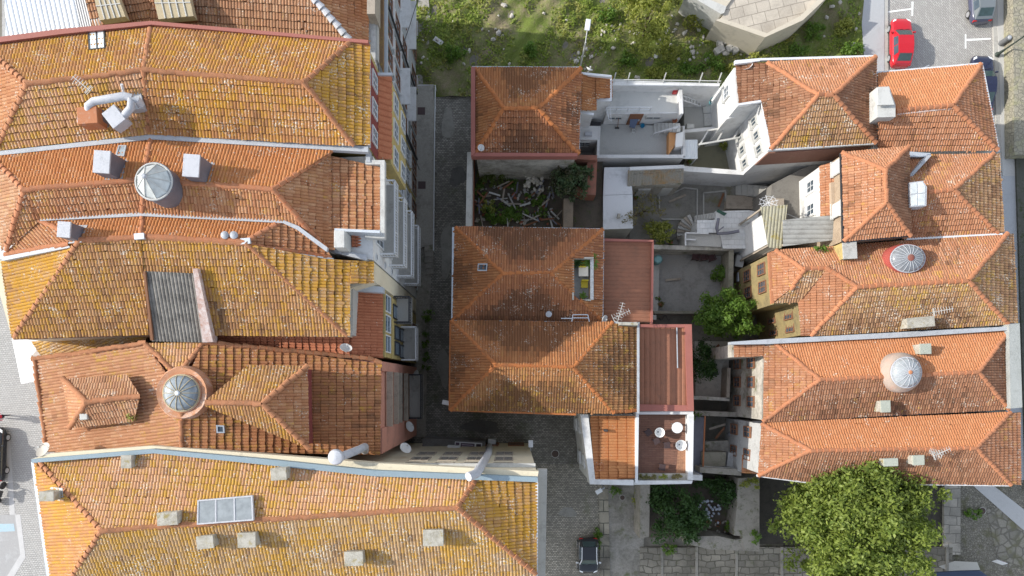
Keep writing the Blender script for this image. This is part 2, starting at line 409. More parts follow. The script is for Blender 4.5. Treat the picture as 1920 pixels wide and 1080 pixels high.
t_rbrown_y = tiles('clay_right_brown_yellow', (.42, .22, .11), (.31, .145, .08), (.50, .29, .16), .38, (.40, .24, .03), .7, .68)
cap_m = weathered('ridge_clay', (.40, .18, .09), (.17, .09, .05), .45, sc=1.6)
cap_bright = weathered('ridge_clay_bright', (.45, .19, .095), (.24, .12, .07), .4, sc=1.6)
cap_rust = weathered('ridge_clay_rust', (.42, .15, .05), (.13, .07, .04), .4, sc=1.6)
white_wall = weathered('white_plaster', (.64, .64, .63), (.40, .39, .365), .42, sc=.7, var=.04)
cream_wall = weathered('cream_plaster', (.66, .59, .44), (.35, .31, .24), .3, sc=.7, var=.05)
yellow_wall = weathered('yellow_plaster', (.44, .345, .14), (.22, .18, .10), .5, sc=.7, var=.06)
pink_wall = weathered('pink_plaster', (.50, .24, .18), (.26, .15, .12), .4, sc=.8, var=.06)
red_wall = weathered('dark_red_wall', (.20, .05, .045), (.10, .04, .035), .3, sc=.9, var=.08)
grey_wall = weathered('grey_plaster', (.42, .42, .41), (.17, .16, .15), .45, sc=.8)
dirty_wall = weathered('dirty_plaster', (.50, .47, .41), (.12, .11, .09), .7, sc=.7, moss=(.12, .13, .05))
slate_wall = bricks('slate_cladding', (.30, .32, .34), (.24, .26, .28), (.12, .13, .14), .3, .16, 0, .012, stain=.1)
stone_wall = stones('rubble_stone', (.34, .31, .26), (.24, .22, .19), (.13, .12, .10), 2.6, (.11, .12, .05))
zinc = plain('zinc_flashing', (.52, .56, .60), .5, .35, .12, 2)
zinc_light = weathered('zinc_light', (.40, .42, .445), (.24, .25, .26), .4, .5, 1.6, var=.1) if True else plain('zinc_light_', (.46, .48, .51), .5, .15, .08, 2)
blue_zinc = weathered('blue_grey_gutter', (.22, .29, .33), (.36, .39, .41), .2, .6, 1.4, var=.08)
conc = weathered('concrete', (.42, .41, .38), (.2, .19, .17), .35, sc=1.1)
conc_light = weathered('concrete_light', (.50, .50, .475), (.30, .29, .27), .4, sc=1.1, var=.06)
conc_mossy = weathered('chimney_concrete', (.42, .40, .345), (.19, .17, .125), .55, sc=2.2, moss=(.27, .22, .09))
galv = weathered('galvanised_sheet', (.46, .47, .50), (.30, .31, .33), .4, .45, 4, var=.08)
lead = plain('lead_dark', (.17, .17, .20), .55, .3, .2, 2)
red_metal = plain('red_brown_metal', (.31, .115, .09), .6, 0, .1, 1)
white_metal = plain('white_metal', (.63, .64, .65), .45, 0, .04, 2, bump=False)
dark_metal = plain('dark_metal', (.05, .05, .055), .5, .3, .1, 4, bump=False)
grey_metal = plain('grey_metal', (.35, .36, .37), .45, .6, .1, 4, bump=False)
rust_metal = weathered('rusty_sheet', (.42, .16, .07), (.5, .42, .36), .3, .7, 3)
wood_grey = weathered('grey_timber', (.36, .31, .25), (.15, .13, .11), .4, sc=2)
wood_brown = weathered('brown_timber', (.23, .11, .06), (.1, .06, .04), .3, sc=2)
g_dark, g_sky, g_pale = glass('window_glass'), glass('skylight_glass', (.30, .36, .40), .12), glass('frosted_glass', (.50, .53, .53), .3)
g_lantern = glass('lantern_glass', (.42, .44, .43), .2)
g_blue = glass('blue_glass', (.10, .15, .20), .08)
g_panel = glass('pale_roof_panel', (.62, .68, .68), .3)

def strip(parent, name, top, bot, z, th, mat, dz=0):
    """a ledge, gutter or flashing: polygon between two pixel polylines"""
    mb = MB()
    for i in range(len(top) - 1):
        q = [top[i], top[i + 1], bot[i + 1], bot[i]]
        mb.pp([(p[0], p[1], (p[2] if len(p) > 2 else z) + dz) for p in q], z, min((p[2] if len(p) > 2 else z) for p in q) - th)
    return mb.build(name, mat, parent)
def window(parent, c, nrm, w_, h_, frame, pane, cols=2, rows=2, sill=True, surround=None, label=None):
    """window on a wall: c = centre on the wall face, nrm = outward (x, y)"""
    n = Vector((nrm[0], nrm[1], 0)).normalized(); t = Vector((-n.y, n.x, 0)); up = Vector((0, 0, 1)); c = Vector(c)
    def bx(mb, du, dv, su, sv, d0, d1):
        o = c + t * du + up * dv
        b = [o - t * su / 2 - up * sv / 2, o + t * su / 2 - up * sv / 2, o + t * su / 2 + up * sv / 2, o - t * su / 2 + up * sv / 2]
        mb.hexa([q + n * d0 for q in b], [q + n * d1 for q in b])
    mb = MB(); f = .07
    for s_ in (-1, 1):
        bx(mb, s_ * (w_ / 2 - f / 2), 0, f, h_, -.05, .08); bx(mb, 0, s_ * (h_ / 2 - f / 2), w_ - 2 * f, f, -.05, .078)
    for i in range(1, cols): bx(mb, -w_ / 2 + w_ * i / cols, 0, .05, h_ - 2 * f, -.05, .06)
    for i in range(1, rows): bx(mb, 0, -h_ / 2 + h_ * i / rows, w_ - 2 * f, .04, -.05, .055)
    o = mb.build('window', frame, parent)
    if label: o['label'] = label
    mb = MB(); bx(mb, 0, 0, w_ - 2 * f + .02, h_ - 2 * f + .02, -.04, .03); mb.build('pane', pane, o)
    if sill:
        mb = MB(); bx(mb, 0, -h_ / 2 - .06, w_ + .25, .1, -.04, .16); bx(mb, 0, h_ / 2 + .08, w_ + .25, .14, -.04, .05)
        for s_ in (-1, 1): bx(mb, s_ * (w_ / 2 + .04), .02, .07, h_ + .04, -.04, .048)
        mb.build('surround', surround or conc_light, o)
    return o
def chimney(h, px, py, w_, d_, hh, mat, cap=None, rz=0., flash=zinc, name='chimney', capw=.06):
    b = on_roof(h, px, py, hh); mb = MB()
    mb.box((b.x, b.y, b.z + hh / 2 - .45), (w_, d_, hh + .7), rz)
    o = mb.build(name, mat, h, .015)
    mb = MB(); mb.box((b.x, b.y, b.z + hh - .06), (w_ + capw, d_ + capw, .1), rz); mb.build('chimney_cap', cap or mat, o, .015)
    if flash:
        mb = MB(); dz = max(.1, .32)
        zs = [roof_z(h, b.x + sx * (w_ / 2 + .12), b.y + sy * (d_ / 2 + .12)) + .085 for sx, sy in ((-1, -1), (1, -1), (1, 1), (-1, 1))]
        cs = [Vector((b.x + sx * (w_ / 2 + .12), b.y + sy * (d_ / 2 + .12), z)) for (sx, sy), z in zip(((-1, -1), (1, -1), (1, 1), (-1, 1)), zs)]
        mb.hexa([q - Vector((0, 0, .06)) for q in cs], cs); mb.build('flashing', flash, o)
    return o
def skylight(h, poly, frame, pane, n=1, name='skylight', lift=.14):
    """flat skylight lying on the roof; poly = four pixels tl, tr, br, bl"""
    W = []
    for q in poly:
        p = on_roof(h, q[0], q[1], lift); W.append(Vector((p.x, p.y, p.z + lift)))
    tl, tr, br, bl = W; mb = MB()
    def lerp(u, v): return (tl * (1 - u) + tr * u) * (1 - v) + (bl * (1 - u) + br * u) * v
    dn = Vector((0, 0, .2)); L = (tr - tl).length; H_ = (bl - tl).length; fu, fv = .07 / L, .07 / H_
    def cell(u0, v0, u1, v1, dz, m=mb):
        t = [lerp(u0, v1) , lerp(u1, v1), lerp(u1, v0), lerp(u0, v0)]
        m.hexa([q - dn for q in t], [q + Vector((0, 0, dz)) for q in t])
    cell(0, 0, fu, 1, 0); cell(1 - fu, 0, 1, 1, 0); cell(fu, 0, 1 - fu, fv, -.003); cell(fu, 1 - fv, 1 - fu, 1, -.003)
    for i in range(1, n): cell(i / n - fu / 2, fv, i / n + fu / 2, 1 - fv, -.006)
    o = mb.build(name, frame, h); mb = MB(); cell(fu * .9, fv * .9, 1 - fu * .9, 1 - fv * .9, -.03, mb); mb.build('pane', pane, o)
    return o
def lantern(h, px, py, r, drum_h, dome_h, drum_m, glass_m, rib_m, ribs=12, sx=1., sy=1., hub=.12, ring_m=None, skirt=0., skirt_m=None, cone=False, tiltz=None):
    hh = drum_h + dome_h; b = on_roof(h, px, py, hh); T = Vector((0, 0, 0))
    prof_d = [(r, -1.4), (r, drum_h - .08), (r + .05, drum_h - .08), (r + .05, drum_h), (r - .1, drum_h)]
    if skirt: prof_d = [(r + skirt, -1.4), (r + skirt, .05), (r + skirt * .75, .3), (r + .06, drum_h - .1), (r + .06, drum_h), (r - .1, drum_h)]
    o = MB().lathe(b, prof_d, 36, sx=sx, sy=sy).build('roof_lantern', drum_m, h, smooth=True)
    pr = [(r * .96, drum_h)] + [((r * .96) * (1 - t) if cone else (r * .96) * math.cos(t * math.pi / 2), drum_h + dome_h * (t if cone else math.sin(t * math.pi / 2))) for t in (.2, .4, .6, .8, .95)] 
    MB().lathe(b, pr, ribs if cone else ribs * 2, sx=sx, sy=sy).build('dome_glass', glass_m, o, smooth=not cone)
    mb = MB()
    for k in range(ribs):
        a = 2 * math.pi * k / ribs
        mb.tube([b + Vector((q[0] * 1.01 * math.cos(a) * sx, q[0] * 1.01 * math.sin(a) * sy, q[1] + .015)) for q in pr], .02, 5)
    ring = [b + Vector((r * .98 * math.cos(a) * sx, r * .98 * math.sin(a) * sy, drum_h + .02)) for a in np.linspace(0, 2 * math.pi, 33)]
    mb.tube(ring, .05, 6); mb.build('dome_ribs', rib_m, o)
    MB().lathe(b + Vector((0, 0, drum_h + dome_h - .05)), [(hub, 0), (hub, .09), (hub * .6, .14)], 12).build('finial', ring_m or rib_m, o, smooth=True)
    return o
XF = -7.5                                                        # street facade of the left row
def wpts(l): return [Vector(p) for p in l]
def wall(h, pts, zt, zb, mat, name='wall'): return MB().prism([Vector((p[0], p[1], zt)) for p in pts], zb).build(name, mat, h)
def xy(px, py, z): q = P(px, py, z); return (q.x, q.y)
V = {'udir': (0, 1)}
# ---------------------------------------------------------------- T: house at the top edge
hT = thing('house', 'long brown tiled house along the top edge with white sheet roof and dormers', 'house', P(500, 0, 0))
make_roof(hT, [
    ([(176, 64, 16.4), (283, 47, 16.4), (283, -95, 17.6), (140, -95, 17.6)], t_brown),
    ([(283, 47, 16.4), (655, 76, 16.4), (540, -60, 17.6), (283, -95, 17.6)], t_brown),
    ([(655, 76, 16.4), (690, 79, 15.6), (690, -140, 15.6), (540, -60, 17.6)], t_orange_worn, {'udir': (0, 1), 'course': .42}),
])
caps([((655, 74, 16.45), (540, -60, 17.6))], hT, galv, r=.15, name='hip_flashing')
wall(hT, [xy(-60, 84, 18), xy(283, 46, 18), xy(688, 76, 18), (XF - .2, 15.6), (XF - .2, 24), xy(-60, -140, 18)], 15.5, 0, grey_wall)
mb = MB()
for a, b, c_, d_ in (((8, -40), (150, -40), (150, 51), (12, 68)), ((150, -40), (160, -40), (195, 47), (152, 52))):
    mb.pp([a, b, c_, d_], 16.6, 16.3)
make_roof(hT, [([(12, 69, 16.5), (192, 48, 16.5), (165, -60, 17.1), (8, -60, 17.1)], plain('white_sheet', (.74, .78, .82), .45, .1, .08, .6), dict(pitch=.26, course=9, amp=.05, step=0, jit=0))], 'sheet_roof', 'sheetT')
make_roof(hT, [([(150, 53, 16.56), (193, 47, 16.56), (168, -60, 17.16), (131, -60, 17.16)], plain('grey_sheet', (.45, .46, .47), .5, .1, .1, .8), dict(pitch=.13, course=9, amp=.03, step=0, jit=0))], 'sheet_roof', 'sheetT2')
tan_panel = weathered('tan_panel', (.44, .37, .24), (.3, .25, .17), .4, sc=2)
for pts in ([(172, -20), (215, -22), (235, 31), (187, 38)], [(282, -30), (350, -26), (363, 30), (297, 36)]):
    o = MB().pp(pts, 17.2, 15.8).build('dormer', wood_brown, hT)
    mb = MB(); A = [P(q[0], q[1], 17.66) for q in pts]
    mb.prism(A, 17.2); mb.build('dormer_top', tan_panel, o)
    mb = MB()
    for k in (range(1, 5)):
        a = A[0].lerp(A[1], k / 5); b = A[3].lerp(A[2], k / 5); mb.bar(a + Vector((0, 0, .02)), b + Vector((0, 0, .02)), .05, .05)
    a = A[0].lerp(A[3], .55); b = A[1].lerp(A[2], .55); mb.bar(a + Vector((0, 0, .024)), b + Vector((0, 0, .024)), .04, .04)
    mb.build('batten', conc_light, o)
strip(hT, 'eave_ledge', [(692, -60), (692, 112)], [(708, -60), (708, 112)], 15.4, .5, conc)
strip(hT, 'roof_edge', [(708, -60), (708, 112)], [(718, -60), (718, 135)], 14.9, .4, weathered('lichened_ledge', (.18, .11, .06), (.35, .25, .06), .4, sc=1.5))
MB().pp([(688, -40), (703, -40), (703, 26), (688, 26)], 16.6, 15).build('dormer', wood_grey, hT)
# ---------------------------------------------------------------- B1
h1 = thing('house', 'ochre lichened roof with twin-pane skylight and fan duct, upper left', 'house', P(350, 160, 0))
z, r = 18.3, 19.8
make_roof(h1, [
    ([(-32, 84, z), (283, 45, z), (270, 132, r), (52, 158, r)], t_ochre), ([(283, 45, z), (655, 80, z + .2), (570, 155, r), (270, 132, r)], t_ochre),
    ([(-8, 281, z), (280, 251, z), (270, 132, r), (52, 158, r)], t_ochre_pink), ([(280, 251, z), (662, 273, z + .2), (570, 155, r), (270, 132, r)], t_ochre),
    ([(655, 80, z + .2), (693, 84, z), (693, 275, z), (662, 273, z + .2), (570, 155, r)], t_yellow, {'udir': (0, 1), 'course': .42}),
    ([(-40, 84, z), (-12, 281, z), (52, 158, r)], t_orange_worn, V)])
caps([((52, 158, r), (270, 132, r)), ((270, 132, r), (570, 155, r)), ((570, 155, r), (658, 78, z + .2)), ((570, 155, r), (664, 274, z + .2)), ((52, 158, r), (-32, 84, z)), ((52, 158, r), (-8, 281, z)),
      ((283, 45, z), (270, 132, r)), ((270, 132, r), (280, 251, z))], h1, cap_m, r=.11)
strip(h1, 'parapet_flashing', [(-40, 74), (112, 54), (283, 39), (690, 75)], [(-40, 84), (112, 64), (283, 46), (690, 81)], z + .35, .5, red_metal)
wall(h1, [xy(-60, 84, z), xy(283, 45, z), xy(688, 82, z), (XF, 17.3), (XF, 12.4), xy(280, 252, z), xy(-60, 284, z)], z - .1, 0, yellow_wall)
skylight(h1, [(164, 58), (196, 55), (197, 90), (166, 93)], dark_metal, g_panel, 2)
# gallery roof below the eave (red ribbed) and its dark red wall
o = MB().prism(wpts([(XF - .1, 17.28, 18.1), (XF + .025, 17.28, 18.1), (XF + .025, 12.42, 18.1), (XF - .1, 12.42, 18.1)]), 14).build('upper_wall', red_wall, h1)
MB().prism(wpts([(XF, 17.3, 15.2), (XF + .62, 17.3, 15.2), (XF + .62, 12.55, 15.2), (XF, 12.55, 15.2)]), 9.6).build('gallery', yellow_wall, h1)
make_roof(h1, [([(734, 139, 15.25), (734, 300, 15.25), (708, 298, 15.9), (708, 137, 15.9)], t_red, dict(pitch=.34, course=9, amp=.09, step=0, jit=0))], 'gallery_roof', 'gal1')
strip(h1, 'gutter', [(687, 84), (687, 276)], [(694, 84), (694, 276)], z - .05, .16, zinc)
strip(h1, 'gutter', [(706, 136), (735, 136)], [(706, 141), (735, 141)], 16.0, .15, zinc)
for yy in (13.4, 14.9, 16.4):
    window(h1, (XF + .025, yy, 17.0), (1, 0), .9, 1.3, white_metal, g_dark, sill=False)
for zz in (7.6, 4.6):
    for yy in (13.3, 14.9, 16.4): window(h1, (XF, yy, zz), (1, 0), 1.0, 1.7, white_metal, g_dark)
for yy in (13.3, 14.9, 16.4): window(h1, (XF + .62, yy, 13.6), (1, 0), 1.1, 1.5, white_metal, g_dark, sill=False); window(h1, (XF + .62, yy, 10.9), (1, 0), 1.0, 1.5, white_metal, g_dark, sill=False)
for yy, w_ in ((13.4, 1.1), (15.2, 1.4), (16.6, 1.0)): window(h1, (XF, yy, 1.4), (1, 0), w_, 2.3, wood_brown, g_dark)
# ---------------------------------------------------------------- slate house facade behind T
for k, (y0, y1) in enumerate(((17.35, 22.4), (22.45, 28.5))):
    hs = thing('house', ['narrow slate-clad house facing the lane beside the red gallery', 'grey slate-clad house at the upper end of the left row'][k], 'house', (XF - .1, (y0 + y1) / 2, 0))
    wall(hs, [(XF, y0), (XF, y1), (XF - .25, y1), (XF - .25, y0)], 14.2, 0, slate_wall if k == 0 else weathered('slate_grey', (.33, .34, .35), (.2, .2, .2), .3))
    MB().prism(wpts([(XF + .28, y0 + .03, 14.3), (XF + .28, y1 - .03, 14.3), (XF - .24, y1 - .03, 14.3), (XF - .24, y0 + .03, 14.3)]), 14.15).build('cornice', zinc, hs)
    for zz in (12.2, 9.2, 6.2):
        for yy in np.linspace(y0 + .9, y1 - .9, 3):
            window(hs, (XF, yy, zz), (1, 0), 1.0, 1.8, wood_brown, g_dark, surround=white_wall)
        if zz < 12: MB().box((XF + .35, (y0 + y1) / 2, zz - 1.1), (.7, 2.4 if k == 0 else 3.4, .12)).build('balcony', white_wall, hs)
    for yy in np.linspace(y0 + .9, y1 - .9, 3): window(hs, (XF, yy, 1.5), (1, 0), 1.1, 2.5, wood_brown, g_dark)
    MB().tube([(XF + .12, y0 + .12, .2), (XF + .12, y0 + .12, 14)], .07, 8).build('downpipe', dark_metal, hs)
# ---------------------------------------------------------------- B2 with the lantern and the balconies
h2 = thing('house', 'orange roof with square zinc chimneys and glazed lantern, balconies to the lane', 'house', P(350, 350, 0))
zn, zs, r = 18.2, 18.5, 19.4
R2p = [
    ([(-17, 291, zn), (283, 263, zn), (270, 336, r), (45, 356, r)], t_orange), ([(283, 263, zn), (625, 284, zn), (512, 356, r), (270, 336, r)], t_orange),
    ([(75, 412, zs), (268, 401, zs), (270, 336, r), (45, 356, r)], t_orange_worn), ([(12, 470, 17.9), (75, 412, zs), (45, 356, r)], t_orange_worn, {'udir': (1, -.07)}),
    ([(268, 401, zs), (530, 416, zs), (512, 356, r), (270, 336, r)], t_orange_worn), ([(530, 416, zs), (612, 468, 17.85), (512, 356, r)], t_orange_worn, {'udir': (1, .06)}),
    ([(512, 356, r), (620, 285, 17.9), (617, 320, 17.75), (617, 468, 17.75)], t_orange_worn, {'udir': (0, 1), 'course': .4}),
    ([(606, 290, 17.83), (712, 314, 17.35), (712, 432, 17.35), (606, 432, 17.83)], t_orange_worn, {'udir': (0, 1), 'course': .42}),
    ([(617, 432, 17.8), (627, 432, 17.75), (627, 470, 17.75), (612, 470, 17.8)], t_orange_worn, V),
    ([(-24, 291, zn), (6, 470, 17.9), (45, 356, r)], t_brown, V)]
make_roof(h2, R2p)
caps([((45, 356, r), (270, 336, r)), ((270, 336, r), (512, 356, r)), ((512, 356, r), (625, 282, zn - .2)), ((512, 356, r), (614, 470, 17.85)), ((45, 356, r), (-17, 291, zn)), ((45, 356, r), (12, 470, 17.9)),
      ((283, 263, zn), (270, 336, r)), ((270, 336, r), (268, 401, zs))], h2, cap_bright, r=.11)
strip(h2, 'party_gutter', [(-40, 287), (0, 283), (283, 252), (690, 274)], [(-40, 295), (0, 291), (283, 261), (690, 285)], zn + .16, .4, zinc_light)
strip(h2, 'valley_flashing', [(75, 408), (268, 398), (530, 412), (560, 424), (614, 464)], [(75, 414), (268, 405), (530, 418), (556, 430), (612, 472)], zs + .1, .3, zinc_light)
wall(h2, [xy(-60, 292, zn), xy(283, 262, zn), xy(625, 284, zn), (XF, 12.3), (XF, 6.7), xy(612, 470, 17.7), xy(268, 402, 17.7), xy(-60, 470, 17.7)], 17.2, 0, white_wall)
# cornice band round the street end
strip(h2, 'cornice', [(685, 300), (721, 300), (721, 447), (684, 447)], [(685, 308), (713, 308), (713, 437), (684, 437)], 17.7, .5, conc_light)
strip(h2, 'cornice', [(686, 276), (694, 276)], [(686, 304), (694, 304)], 17.75, .45, zinc_light)
o = MB().pp([(627, 470), (690, 488), (690, 446), (627, 446)], 17.0, 15.0).build('roof_well', zinc, h2)
o = MB().pp([(626, 432), (646, 432), (646, 464), (626, 464)], 18.8, 17.2).build('roof_hatch', conc_light, h2, .03)
o = MB().pp([(627, 428), (712, 432), (712, 437), (627, 433)], 18.3, 17.0).build('flashing', zinc, h2)
make_roof(h2, [([(678, 437, 17.1), (678, 464, 17.1), (659, 464, 17.3), (659, 437, 17.3)], t_red, V)], 'small_roof', 'sm2')
MB().pp([(627, 466), (687, 478), (687, 488), (627, 474)], 17.4, 16.6).build('gutter', zinc_light, h2)
for px, py in ((190, 303), (358, 310)):
    chimney(h2, px, py, .78, 1.08, 1.35, lead, galv, R(-4), zinc_light, capw=.04)
skylight(h2, [(222, 272), (237, 272), (232, 293), (216, 291)], zinc, g_sky)
skylight(h2, [(287, 406), (310, 406), (300, 436), (281, 434)], dark_metal, glass('grey_hatch', (.16, .17, .17), .4), 1)
lantern(h2, 270, 330, .92, 1.15, .95, lead, g_lantern, conc_light, 9, hub=.13, ring_m=zinc_light, cone=True)
def balcony(h, y0, y1, zrail, x1, floor_m, rail_m, slats=True, x0=XF):
    zf = zrail - 1.0
    o = MB().box(((x0 + x1) / 2, (y0 + y1) / 2, zf - .08), (x1 - x0, y1 - y0, .16)).build('balcony', floor_m, h)
    mb = MB(); path = [(x0, y0 + .04), (x1 - .04, y0 + .04), (x1 - .04, y1 - .04), (x0, y1 - .04)]
    for i in range(3):
        a, b = Vector(path[i] + (0,)), Vector(path[i + 1] + (0,)); L = (b - a).length; k = max(2, int(L / .16))
        mb.bar(a + Vector((0, 0, zrail)), b + Vector((0, 0, zrail)), .09, .06); mb.bar(a + Vector((0, 0, zf + .1)), b + Vector((0, 0, zf + .1)), .05, .05)
        for j in range(k + 1):
            q = a.lerp(b, j / k); t = .06 if j % 8 == 0 else .025; mb.box((q.x, q.y, (zf + zrail) / 2 + .02), (t, t, zrail - zf - .06))
    mb.build('railing', rail_m, o); return o
for zr, x1, y0, y1 in ((15.2, -6.62, 7.35, 11.6), (12.2, -6.55, 7.2, 11.4), (9.3, -6.5, 7.0, 11.3), (6.4, -6.45, 6.9, 11.0)):
    balcony(h2, y0, y1, zr, x1, conc, white_metal)
    for yy in (8.2, 9.5, 10.8): window(h2, (XF, yy, zr + .2), (1, 0), .95, 2.2, white_metal, g_dark, sill=False)
for zz in (16.3, 13.6, 11.3):
    o = MB().lathe(Vector((XF + .01, 7.0, zz)), [(.22, -.03), (.22, .05), (.16, .05), (.16, .02)], 20, M=Matrix.Rotation(R(90), 3, 'Y')).build('round_window', white_metal, h2)
    MB().lathe(Vector((XF + .01, 7.0, zz)), [(.17, -.03), (.17, .035)], 20, M=Matrix.Rotation(R(90), 3, 'Y')).build('pane', g_dark, o)
for yy in (8, 9.6, 11): window(h2, (XF, yy, 1.4), (1, 0), 1.1, 2.4, wood_brown, g_dark)
# ---------------------------------------------------------------- B3 narrow
h3 = thing('house', 'narrow orange roof strip with one zinc chimney and twin vent cowls', 'house', P(300, 430, 0))
r, zt = 19.1, 18.4
make_roof(h3, [
    ([(75, 412, zt), (268, 404, zt), (265, 444, r), (150, 451, r)], t_orange), ([(268, 404, zt), (530, 416, zt), (460, 453, r), (265, 444, r)], t_orange),
    ([(77, 413, zt), (12, 476, 17.8), (130, 458, r - .3), (150, 451, r)], t_orange_worn, {'udir': (-1, 1)}),
    ([(530, 416, zt), (614, 470, 17.7), (622, 484, 17.6), (470, 462, r - .3), (460, 453, r)], t_orange_worn, V)])
caps([((77, 413, zt), (150, 450, r)), ((150, 451, r), (265, 443, r)), ((265, 443, r), (460, 453, r)), ((530, 415, zt), (460, 452, r)), ((268, 403, zt), (265, 443, r))], h3, cap_bright, r=.105)
caps([((12, 477, 17.8), (130, 457, r - .25))], h3, cap_bright, r=.105); caps([((470, 460, r - .2), (622, 483, 17.65))], h3, cap_bright, r=.105)
strip(h3, 'party_gutter', [(2, 482, 17.9), (128, 458, r - .2)], [(4, 489, 17.9), (131, 464, r - .2)], 18, .2, zinc_light)
strip(h3, 'party_gutter', [(472, 463, r - .15), (625, 484, 17.75)], [(470, 467, r - .15), (625, 489, 17.75)], 18, .2, zinc)
wall(h3, [xy(-50, 470, 17.6), xy(75, 414, 17.6), xy(268, 404, 17.6), xy(530, 417, 17.6), xy(610, 470, 17.4), xy(600, 480, 17.4), xy(300, 455, 17.4), xy(0, 485, 17.4)], 17.3, 0, white_wall)
chimney(h3, 119, 430, .62, .76, 1.1, lead, galv, R(-4), zinc_light, capw=.04)
for px in (420, 437):
    b = on_roof(h3, px, 440, .4); MB().lathe(b, [(.1, -.2), (.1, .22), (.2, .24), (.2, .34), (.1, .42)], 16).build('vent_cowl', zinc_light, h3, smooth=True)
for px, py in ((261, 443), (460, 452)):
    b = on_roof(h3, px, py, .2); MB().box((b.x, b.y, b.z + .14), (.5, .3, .18), R(5)).build('ridge_flashing', zinc, h3)
# ---------------------------------------------------------------- B4
h4 = thing('house', 'yellowed brown roof with dark corrugated patch, red rear roofs over the lane', 'house', P(330, 550, 0))
z4 = 17.1
make_roof(h4, [
    ([(25, 634, z4), (280, 626, z4), (265, 445, r), (150, 451, r)], t_brown_yellow), ([(280, 626, z4), (650, 630, z4), (460, 456, r), (265, 445, r)], t_brown_yellow),
    ([(5, 489, 17.5), (131, 462, 18.7), (150, 452, r), (25, 634, z4)], t_yellow, {'udir': (-20, -145)}),
    ([(463, 457, r), (625, 488, 17.95), (656, 488, 17.6), (656, 630, z4), (650, 630, z4)], t_yellow, {'udir': (0, 1), 'course': .42}),
    ([(656, 488, 17.6), (700, 491, z4), (700, 532, z4), (656, 532, 17.6)], t_yellow, {'udir': (0, 1), 'course': .42})])
caps([((150, 451, r), (265, 445, r)), ((265, 445, r), (460, 456, r)), ((148, 452, r), (25, 634, z4)), ((462, 456, r), (652, 630, z4))], h4, cap_m, r=.11, lift=0)
wall(h4, [xy(-20, 490, 17), xy(20, 634, 17), xy(300, 626, 17), xy(648, 629, 17), xy(655, 540, 17), (XF, 5.6), (XF, 6.6), xy(600, 485, 17), xy(300, 455, 17)], 16.9, 0, cream_wall)
strip(h4, 'eave_board', [(24, 633, z4), (280, 626, z4)], [(24, 637, z4), (280, 629, z4)], z4, .2, wood_brown, -.08)
# corrugated patch
corr = weathered('fibre_cement_dark', (.24, .225, .20), (.06, .055, .05), .7, sc=1.2, var=.2)
def onp(h, pts, lift): 
    out = []
    for q in pts:
        b = on_roof(h, q[0], q[1], lift); out.append((q[0], q[1], b.z + lift))
    return out
make_roof(h4, [([(284, 639, 17.25), (392, 642, 17.25), (364, 512, 18.7), (270, 508, 18.75)], corr, dict(pitch=.19, course=2.2, amp=.06, step=.02, jit=.3, lift=.0))], 'corrugated_patch', 'corr4')
a = [P(*q) for q in ((361, 504, 18.95), (370, 503, 18.95), (399, 641, 17.5), (380, 642, 17.5))]
MB().prism(a, 16.9).build('rusty_kerb', weathered('rust_white_kerb', (.62, .55, .52), (.34, .13, .06), .75, .8, 3.5), h4)
a = [P(*q) for q in ((268, 509, 18.9), (272, 509, 18.9), (287, 638, 17.45), (282, 638, 17.45))]
MB().prism(a, 16.9).build('timber_kerb', wood_brown, h4)
# lower red roofs
make_roof(h4, [([(717, 548, 14.4), (717, 672, 14.4), (655, 664, 15.4), (655, 545, 15.4)], t_red, V), ([(400, 652, 16.0), (655, 668, 15.4), (655, 622, 15.7), (400, 622, 16.2)], t_red, {'udir': (0, 1)})], 'lower_roof', 'low4')
wall(h4, [xy(655, 545, 15), (XF, 5.4), (XF, 1.6), xy(655, 664, 15)], 14.3, 0, yellow_wall, 'rear_wing')
strip(h4, 'parapet', [(652, 532, 16.6), (662, 532, 16.6)], [(652, 630, 16.2), (661, 628, 16.2)], 16.3, 1.2, conc)
strip(h4, 'parapet', [(655, 530), (718, 538)], [(655, 545), (718, 549)], 15.6, .6, zinc)
for yy in (2.4, 3.6, 4.8): window(h4, (XF, yy, 12.9), (1, 0), 1.05, 2.0, white_metal, g_blue, 1, 2, sill=False)
MB().box((XF + .06, 3.5, 14.2), (.14, 3.9, .25)).build('cornice', yellow_wall, h4); MB().box((XF + .05, 3.5, 11.6), (.12, 3.9, .2)).build('string_course', yellow_wall, h4)
bal = balcony(h4, 3.9, 5.6, 10.4, -6.5, conc, dark_metal)
bal = balcony(h4, 1.6, 3.9, 7.6, -6.45, conc, white_metal)
for yy, zz in ((2.3, 9.3), (3.3, 9.3), (4.6, 10.0), (2.2, 7.2), (3.3, 7.2), (4.7, 6.6), (2.4, 3.8), (3.6, 3.8), (4.9, 3.8)): window(h4, (XF, yy, zz), (1, 0), .9, 1.9, dark_metal, g_blue, 1, 1, sill=False)
for yy in (2.4, 4.0): window(h4, (XF, yy, 1.3), (1, 0), 1.1, 2.3, wood_brown, g_dark)
